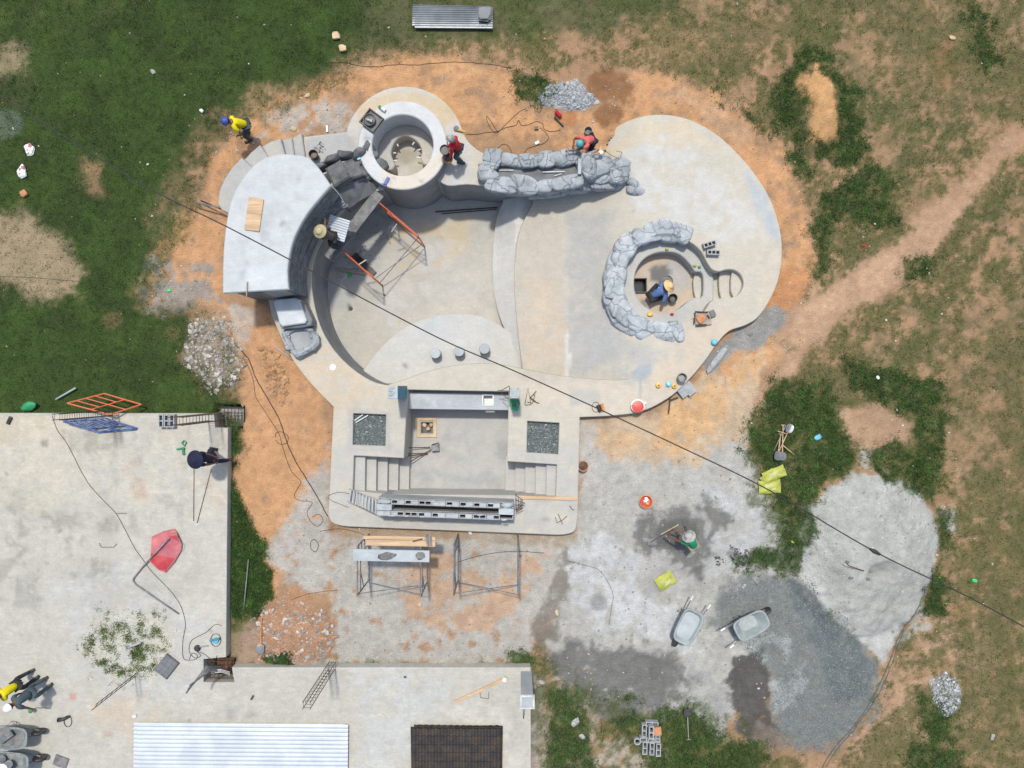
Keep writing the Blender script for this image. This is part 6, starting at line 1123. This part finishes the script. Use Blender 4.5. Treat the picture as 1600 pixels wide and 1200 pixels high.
e = empty("circular_saw", P3(936,635,ZD), "orange and black power saw with coiled lead on deck", "power tool"); b = MB(); b.tube([P3(934,633,ZD+.08), P3(938,643,ZD+.08)], [.06,.05], 10); b.build("motor", 'black_plastic', e); b = MB(); b.tube([P3(940,631,ZD+.09), P3(943,642,ZD+.07)], [.05,.04], 10); b.build("housing", 'orange_plastic', e)
b = MB(); b.tube([P3(931+6*math.cos(t), 636+8*math.sin(t), ZD+.02) for t in [i*.42 for i in range(16)]], .007, 5); b.build("lead", 'cable', e)
bucket(910,727,0,.15,.28,'clay',"orange clay-stained pail of rubble against the bar's right wall",'soil_dark',.8)
e = empty("bent_rebar", P3(830,620,ZD), "bent rebar pieces lying right of the capped post", "rebar")
for q in (((820,632),(825,606),(830,632),(821,633)),((824,628),(832,630),(836,616),(828,620),(840,630)),((838,611),(828,622),(836,628),(843,630))): b = MB(); b.tube([P3(*p, ZD+.03) for p in q], .012, 5); b.build("bar", 'steel_rust', e)
e = empty("green_cloth", P3(804,632,ZD), "green cloth with a dark tool below the capped post", "cloth"); cloth([(795,627),(800,640),(809,643),(813,630),(811,624),(797,624)], ZD+.25, 'green_plastic', "fabric", .08); b = MB(); b.tube([P3(800,632,.7), P3(806,636,.6), P3(807,628,.7)], .03, 6); b.build("tool", 'steel_grey', e)
e = empty("form_brace", P3(790,612,ZD), "grey steel wire bracket left of the capped post", "bracket")
for a, bb in (((783,610),(796,603)),((783,614),(797,626)),((778,610),(796,611)),((796,603),(797,626))): b = MB(); b.tube([P3(*a,.7), P3(*bb,.9)], .011, 5); b.build("bar", 'steel_rust', e)
e = empty("tool_bundle", P3(660,700,-1.0), "bundle of long handled tools lying in the sunken bar", "tools")
for a, bb in (((632,700),(672,699)),((637,709),(668,708)),((638,712),(668,709)),((640,722),(676,701))): b = MB(); b.tube([P3(*a,-.7), P3(*bb,-.9)], .016, 6); b.build("handle", 'steel_rust', e)
b = MB(); b.box(P3(680,700,-.85), (.24,.18,.14), R(5)); b.build("motor", 'steel_grey', e); b = MB(); b.tube([P3(675,695,-.8), P3(686,692,-.8)], .02, 6); b.build("grip", 'black_plastic', e)
for q, lab in ((((868,808),(870,817),(880,812),(886,806)),"bent rod on the deck right of the block wall"),(((890,790),(893,795),(897,797)),"small hooked rod near the deck's right edge"),(((872,803),(879,819)),"short straight rod on the deck right of the block wall")): one(MB().tube([P3(*p, ZD+.02) for p in q], .01, 5), "rebar_rod", 'steel_rust', lab, "rod", "loose rods on the bar deck")
# --- cement yard -----------------------------------------------------------------
e = empty("round_basin", P3(1008,783,0), "orange rimmed basin holding white and yellow scraps in the yard", "basin"); b = MB(); b.lathe([(.15,0),(.19,.14),(.205,.145),(.19,.13),(.14,.03)], G3(1008,783), 22); autosmooth(b.build("bowl", 'red_plastic', e)); b = MB(); b.lathe([(.2,.13),(.21,.155),(.19,.155),(.185,.12)], G3(1008,783), 22, cap=False); b.build("rim", 'orange_plastic', e)
for i, (dx, dy, m_) in enumerate(((.03,.06,'white_plastic'),(-.02,.02,'white_plastic'),(.05,-.06,'yellow_plastic'),(-.06,-.03,'tarp_red'),(.0,.1,'white_plastic'))): V, Fc = rock_mesh((.06,.05,.03), 600+i, 2); mesh_obj("scrap", (V+np.array(G3(1008,783,.14)+Vector((dx,dy,0)))).tolist(), Fc, m_, e)
e = empty("shovel", P3(1040,828,0), "shovel with a pale wooden handle held by the green-shirted person", "shovel"); b = MB(); b.tube([P3(1033,835,.62), P3(1060,820,.95)], .018, 8); b.build("handle", 'wood', e); b = MB(); b.tube([P3(1033,835,.62), P3(1019,846,.15)], .018, 8); b.build("shaft", 'steel_grey', e)
V, Fc = rock_mesh((.15,.12,.02), 5, 3, 2); mesh_obj("blade", (V+np.array(G3(1018,847,.06))).tolist(), Fc, 'steel_grey', e)
def sack(px, py, rz, label, w_=.42, l_=.62, z=.07):
    e = empty("cement_sack", G3(px, py), label, "sack", "yellow cement sacks"); V = []; n = 14
    for s_ in (1, -1):
        for j in range(n+1):
            for i in range(n+1):
                u, v = i/n*2-1, j/n*2-1; hh_ = max(0, (1-abs(u)**4)*(1-abs(v)**6))**.6; V.append((u*w_/2*(1+.04*math.cos(v*5+px)), v*l_/2, s_*hh_*.06 + .02*math.sin(u*4+v*3+px)*hh_))
    m_ = (n+1)**2; Fc = [(j*(n+1)+i, j*(n+1)+i+1, (j+1)*(n+1)+i+1, (j+1)*(n+1)+i) for j in range(n) for i in range(n)]; Fc += [tuple(m_+a for a in f[::-1]) for f in Fc]
    T = Matrix.Translation(G3(px, py, z)) @ Matrix.Rotation(R(rz), 4, 'Z'); mesh_obj("bag", [T @ Vector(v) for v in V], Fc, 'sack', e, smooth=True)
    q = [T @ Vector((u*w_*.24, v*l_*.26, .068+.012*math.sin(u*4+v*3+px))) for v in (-1, 0, 1) for u in (-1, 0, 1)]; mesh_obj("print_panel", q, [(0,1,4,3),(1,2,5,4),(3,4,7,6),(4,5,8,7)], 'sack_print', e, smooth=True)
    for s_ in (-1, 1): b = MB(); b.tube([T @ Vector((-w_*.48, s_*l_*.485, .0)), T @ Vector((0, s_*l_*.49, .012)), T @ Vector((w_*.48, s_*l_*.485, 0))], .008, 5); b.build("stitched_end", 'sack_print', e)
sack(1039,907,-58,"single yellow cement sack lying flat in the middle of the cement yard",.44,.58); sack(1201,760,-86,"lower yellow cement sack left of the sand heap",.42,.68); sack(1207,740,-68,"folded upper yellow cement sack near the shovels",.36,.72,z=.13); sack(1200,745,-50,"yellow cement sack tucked under the folded upper one",.34,.5)
def shovel(a, b_, label, blade='steel_grey', wood='wood', gp=None, bl=.3, z0=.08, z1=.12):
    pa, pb = G3(*a, z0), G3(*b_, z1); e = empty("shovel", pa, label, "shovel", gp); d = (pb-pa).normalized(); q = MB(); q.tube([pa, pb], .017, 8); q.build("handle", wood, e)
    q = MB(); s_ = d.cross(up).normalized(); q.tube([pa-s_*.06, pa+s_*.06], .014, 6); q.tube([pa, pa+d*.05], .02, 6); q.build("grip", wood, e)
    c = pb + d*bl/2; ra = math.atan2(d.y, d.x); V, Fc = rock_mesh((1,1,1), 3, 3, 0, 0); V = V*np.array((bl/2,.12,.012)); V[:, 2] += .25*(V[:, 1]**2)/.12*1.2; ca, sa = math.cos(ra), math.sin(ra)
    mesh_obj("blade", np.stack([V[:, 0]*ca-V[:, 1]*sa+c.x, V[:, 0]*sa+V[:, 1]*ca+c.y, V[:, 2]+c.z], 1).tolist(), Fc, blade, e, smooth=True); return e
shovel((1215,706),(1228,676),"shovel pointing up at the top of the tool pile",'galv',gp="tools piled on the grass"); shovel((1218,678),(1214,704),"dark bladed shovel pointing down in the tool pile",'cement_dark',gp="tools piled on the grass")
shovel((1222,664),(1220,706),"second dark bladed shovel beside the first in the tool pile",'cement_dark',gp="tools piled on the grass",bl=.26)
rod_(G3(1219,694,.14), G3(1239,710,.08), .016, 'wood', "broom_stick", "loose pale wooden handle sticking out of the tool pile to lower right", "handle", "tools piled on the grass"); rod_(G3(1225,664,.15), G3(1207,704,.1), .013, 'wood_grey', "broom_stick", "long grey handle on the left of the tool pile", "handle", "tools piled on the grass"); rod_(G3(1212,673,.16), G3(1228,678,.16), .013, 'wood', "broom_stick", "short cross handle near the top of the tool pile", "handle", "tools piled on the grass")
shovel((1075,1154),(1073,1118),"lone shovel with a slim grey handle near the block pile",'black_plastic','wood_grey',bl=.26)
shovel((411,963),(411,1003),"orange handled shovel on the rubble heap beside the slab",'galv','orange_plastic')
one(MB().tube([P3(*p, z_) for p, z_ in (((1323,880),1.0),((1326,884),.95),((1350,892),.85))], .015, 6), "buried_rod", 'steel_rust', "rusty rod half buried in the sand heap hollow", "rod")
for i, (px, py) in enumerate(((1324,878),(1362,893),(1330,903),(1356,905))): V, Fc = rock_mesh((.07,.05,.04), 700+i, 2); o = solid("clod", V.tolist(), Fc, 'mortar', (P(px, py, .75)[0], P(px, py, .75)[1], hz(*P(px, py, .75))+.02), ("upper left","right","lower left","lower right")[i]+" dark clod in the sand heap hollow", "clod", "dark clods in the sand heap hollow")
cable("dark_line", [(1450,905),(1437,935),(1428,953),(1420,965),(1410,985),(1400,1005),(1388,1030),(1378,1052),(1366,1075),(1352,1100),(1335,1125),(1315,1150),(1300,1170),(1284,1200),(1270,1230)], "dark line running down beside the sand and gravel heaps", m='cable_grey', r=.016, cat='hose')  # thin dark tubes laid along the ground as a dark double line
cable("dark_line", [(1412,985),(1398,1020),(1386,1048),(1372,1078),(1352,1108),(1330,1138),(1308,1168),(1290,1198)], "second dark line alongside the gravel heap's right edge", m='cable_grey', r=.012, cat='hose')
cable("black_hose", [(368,535),(388,560),(400,590),(418,620),(436,655),(448,690),(462,720),(480,750),(498,780),(512,806)], "thick dark hose running down the dirt left of the pool", r=.018, wig=.4, cat='hose')
cable("power_cable", [(382,560),(395,590),(400,620),(412,640),(425,660),(436,678),(442,700),(455,735),(470,752),(466,762),(460,775),(470,782),(488,785),(480,800),(486,815),(497,822),(505,812),(498,803),(488,808)], "thin looping cable beside the thick dark hose", r=.009, n=5)
cable("power_cable", [(430,683),(432,676),(441,675),(450,682),(448,692),(438,694),(431,688)], "small ring of cable lying on the dark hose", r=.010, n=5)
cable("power_cable", [(545,793),(530,787),(518,782),(513,775),(530,769),(548,772)], "looped wire on the bar deck's left edge", r=.008, z=ZD, n=5)
cable("power_cable", [(500,830),(530,826),(560,832),(580,842)], "thin wire on the ground below the bar's lower left corner", r=.009, n=5); cable("power_cable", [(492,842),(498,852),(493,862),(486,856),(486,846),(492,842)], "ring of thin wire on the ground left of the scaffold", r=.010, n=5)
cable("power_cable", [(716,878),(735,872),(760,866),(790,862),(820,862),(850,864)], "long curved cable on the ground under the bare scaffold", r=.010, n=5); cable("power_cable", [(455,936),(480,928),(505,924),(528,922)], "short dark wire above the brick rubble heap", r=.008, n=5)
cable("power_cable", [(885,875),(910,882),(935,890),(950,910),(958,930),(955,950),(952,975)], "faint curved cable in the white cement dust", m='cable_grey', r=.008, n=5); cable("power_cable", [(0,432),(40,433),(80,436),(130,440)], "thin cable across the tan dirt patch at far left", m='cable_grey', r=.008, n=5)
rod_(G3(310,320,.3), G3(362,332,.5), .025, 'steel_grey', "steel_pole", "upper dark pole leaning against the house's left side", "pole", "dark poles by the house"); rod_(G3(318,316,.2), G3(360,334,.4), .02, 'black_plastic', "steel_pole", "lower dark pole leaning against the house's left side", "pole", "dark poles by the house")
rod_(G3(90,624,.1), G3(122,606,.12), .03, 'cement_pale', "pipe_length", "pale grey pipe lying in the grass above the orange frame", "pipe"); rod_(G3(391,872,.15), G3(383,950,.1), .016, 'grey_plastic', "garden_pole", "thin grey pole lying in the strip of grass beside the slab", "pole"); rod_(G3(430,540,.08), G3(457,562,.06), .018, 'cement_pale', "white_batten", "thin pale batten on the dirt beside the deck corner", "batten")
e = empty("green_bag", G3(48,634,.05), "dark green plastic watering can lying in the grass above the slab", "watering can"); V, Fc = rock_mesh((.26,.15,.12), 33, 3); mesh_obj("body", (V+np.array(G3(50,634,.12))).tolist(), Fc, 'green_plastic', e, smooth=True); b = MB(); b.tube([G3(44,632,.15), G3(38,637,.12), G3(40,640,.1)], .04, 8); b.build("spout", 'green_plastic', e)
for px, py, m_, s_, nm, lab, cat_ in ((1277,683,'cyan_plastic',.16,"scrap_packet","pale blue crumpled packet in the grass right of the tool pile","packet"),(1371,590,'white_plastic',.09,"scrap_packet","small white scrap in the green grass above the sand","scrap"),(900,1128,'h_grey',.22,"concrete_chunk","pale concrete chunk in grass below the wet patch","rubble"),(909,1150,'h_grey',.14,"concrete_chunk","small pale chunk just below the larger pale chunk","rubble"),(846,1065,'stones_white',.14,"concrete_chunk","whitish chunk right of the corner column","rubble"),(1162,916,'h_grey',.12,"concrete_chunk","tan white chunk at the gravel's upper left edge","rubble"),(1550,1151,'stones_white',.14,"concrete_chunk","long pale stone at the lower right","stone"),
   (1487,60,'tan_block',.14,"stone","pale stone in the grass at upper right","stone"),(239,112,'stones_white',.12,"stone","pale stone in the dark grass at upper left","stone"),(231,257,'white_plastic',.06,"stone","white pebble left of the yellow-shirted person","stone"),(264,454,'green_bright',.09,"green_cup","bright green scrap in the grey dust left of the house","scrap"),(1350,384,'c_red',.09,"red_scrap","small red scrap right of the dirt ring","scrap"),(1522,907,'green_bright',.12,"green_leaf","bright green sprig at the lower right","sprig"),(1028,394,'clay',.01,"x","x","x"),(315,173,'white_plastic',.10,"stone","white scrap above the yellow-shirted person","scrap"),(480,149,'tan_block',.12,"stone","pale orange stone above the landing","stone"),(459,201,'tan_block',.15,"stone","tan stone above the fan steps","stone"),(1254,886,'yellow_plastic',.01,"x","x","x"),(1236,845,'sack',.08,"yellow_scrap","tiny yellow scrap in grass left of the sand heap","scrap"),(735,832,'white_plastic',.10,"paper_scrap","white torn scrap under the bar deck's lower edge","scrap"),(656,944,'tan_block',.12,"wood_chip","pale wood chip below the left scaffold","wood chip"),(870,957,'tan_block',.12,"wood_strip","thin pale strip left of the white dust","strip")):
    if nm == 'x': continue
    V, Fc = rock_mesh((s_*.8, s_*.55, s_*.3), px, 2, 8); solid(nm, V.tolist(), Fc, m_, G3(px, py, s_*.2), lab, cat_, rz=random.uniform(0, 3))
# overhead cable
oc = empty("overhead_cable", P3(800,600,6), "black overhead power line crossing above the whole pool", "cable")
ocp = [(-60,110),(120,225),(240,298),(350,352),(480,420),(600,484),(700,535),(800,578),(920,632),(1060,697),(1200,765),(1367,862),(1500,926),(1600,979),(1660,1010)]
b = MB(); b.tube([P3(a, c, 10.0+((a-900)/900)**2*1.0) for a, c in spl(ocp, n=6)], .0105, 6); b.build("wire", 'cable', oc, smooth=True); b = MB(); c = P3(1367,862,10.25); b.tube([c-Vector((.09,-.05,0)), c, c+Vector((.09,-.05,0))], [.02,.04,.02], 8); b.build("splice", 'black_plastic', oc)
# --- stones and debris (nobody could count) ----------------------------------------
WH2 = [(.36,.335,.30),(.28,.26,.24),(.44,.42,.39),(.24,.21,.18)]; WH = [(.48,.46,.43),(.38,.36,.33),(.55,.53,.50),(.33,.29,.25)]
scatter("rubble_stones", [[(292,500),(345,492),(375,520),(380,570),(365,600),(330,608),(290,570)]], 620, .018, .085, WH2, "heap of broken white rubble in the grass left of the dirt track", seed=41, amp=12)
scatter("brick_rubble", [[(400,950),(450,930),(515,955),(525,1000),(490,1035),(405,1040)]], 720, .018, .075, WH2+[(.40,.22,.13),(.42,.26,.17)], "heap of broken brick and concrete rubble by the lower slab", seed=42, amp=10)
scatter("gravel_heap", [[(838,155),(860,138),(900,127),(918,145),(934,162),(912,170),(885,168),(840,164)]], 1100, .018, .05, [(.32,.34,.35),(.24,.26,.27),(.40,.42,.43)], "small heap of pale grey gravel above the rock planter", seed=43, amp=6, cat='gravel')
scatter("gravel_field", [[(1150,905),(1245,900),(1290,940),(1330,990),(1372,1045),(1350,1110),(1290,1172),(1240,1175),(1200,1130),(1205,1050),(1150,990),(1115,960)]], 11000, .010, .024, [(.15,.17,.17),(.19,.21,.205),(.13,.145,.15),(.22,.235,.23)], "broad spread of blue grey crushed stone beside the sand heap", seed=44, amp=14, cat='gravel')
scatter("pale_stones", [[(1450,1062),(1478,1050),(1495,1070),(1498,1105),(1478,1118),(1455,1100)]], 380, .018, .05, [(.36,.37,.40),(.46,.47,.5),(.28,.28,.30)], "patch of pale bluish stones in the grass at lower right", seed=45, amp=6, cat='gravel')
scatter("dirt_clods", [[(405,540),(425,545),(450,600),(455,632),(440,635),(420,600)]], 200, .025, .09, [(.42,.25,.13),(.34,.19,.10)], "line of orange dirt clods left of the deck", seed=46, amp=6, cat='soil')
scatter("loose_stones", [[(220,430),(300,300),(380,170),(540,110),(800,90),(1000,110),(1250,250),(1280,420),(1200,600),(1150,800),(1200,1100),(900,1100),(850,1030),(400,1040),(360,800),(380,640),(300,500)]], 2600, .007, .04, WH2+[(.38,.22,.12),(.25,.24,.23)], "loose stones and chips scattered over the dirt around the pool", seed=47, amp=10)
scatter("field_litter", [[(0,0),(1600,0),(1600,1200),(1100,1200),(1300,600),(1200,100),(600,60),(250,300),(300,600),(0,600)]], 420, .008, .035, WH, "scattered small pale stones in the grass around the site", seed=48, amp=5)
scatter("slate_chips", [[(1120,545),(1150,520),(1205,485),(1240,490),(1210,520),(1170,550),(1130,575)],[(230,400),(330,420),(320,485),(235,480)],[(430,175),(540,165),(540,205),(430,210)],[(500,640),(518,640),(515,700),(480,700)]], 600, .015, .05, [(.3,.31,.32),(.2,.2,.2),(.38,.38,.37)], "grey cement crumbs around the pool deck edges", seed=49, amp=12)
scatter("landing_crumbs", [[(486,228),(500,222),(512,232),(500,240)]], 60, .01, .04, [(.12,.12,.12),(.3,.3,.3)], "dark cement crumbs on the landing by the fan steps", z=ZD, seed=52, amp=4, cat='mortar')
scatter("tarry_crumbs", [[(1140,855),(1165,858),(1172,878),(1150,882)],[(1122,872),(1130,878),(1124,882)]], 160, .015, .06, [(.05,.05,.05),(.12,.12,.12)], "black lumps beside the grass tongue in the cement yard", seed=53, amp=6)
scatter("sand_clods", [[(1320,760),(1440,770),(1455,880),(1400,900),(1330,800)],[(1270,800),(1330,850),(1320,960),(1270,900)]], 500, .012, .035, [(.28,.28,.27),(.42,.42,.40)], "small clods over the surface of the sand heap", seed=54, amp=10, cat='sand')
# weeds on slab
n_ = 11000; wx = RNG.uniform(120, 275, n_); wy = RNG.uniform(940, 1070, n_); q = mask(wx, wy, ell(198,1008,60,50), 30, 22, 3)*(.25+sstep(.4,.6,fbm(wx/5, wy/5, 33, 3)))*sstep(.40, .64, fbm(wx/11, wy/11, 21, 4))
kk = RNG.random(n_) < q*.9
blades("slab_weeds", wx[kk], wy[kk], 6, .03, .09, .035, .008, "straggly green weeds growing through sand on the house slab", colf=lambda X, Y: np.tile(np.array((.07,.12,.022)), (len(X), 1)), z=BZ, cat='weeds')
scatter("slab_grit", [ell(198,1008,66,54)], 900, .006, .016, [(.36,.33,.27),(.25,.22,.18),(.10,.10,.06),(.12,.15,.06)], "sandy grit under the weeds on the house slab", z=BZ, seed=55, amp=10, cat='grit')
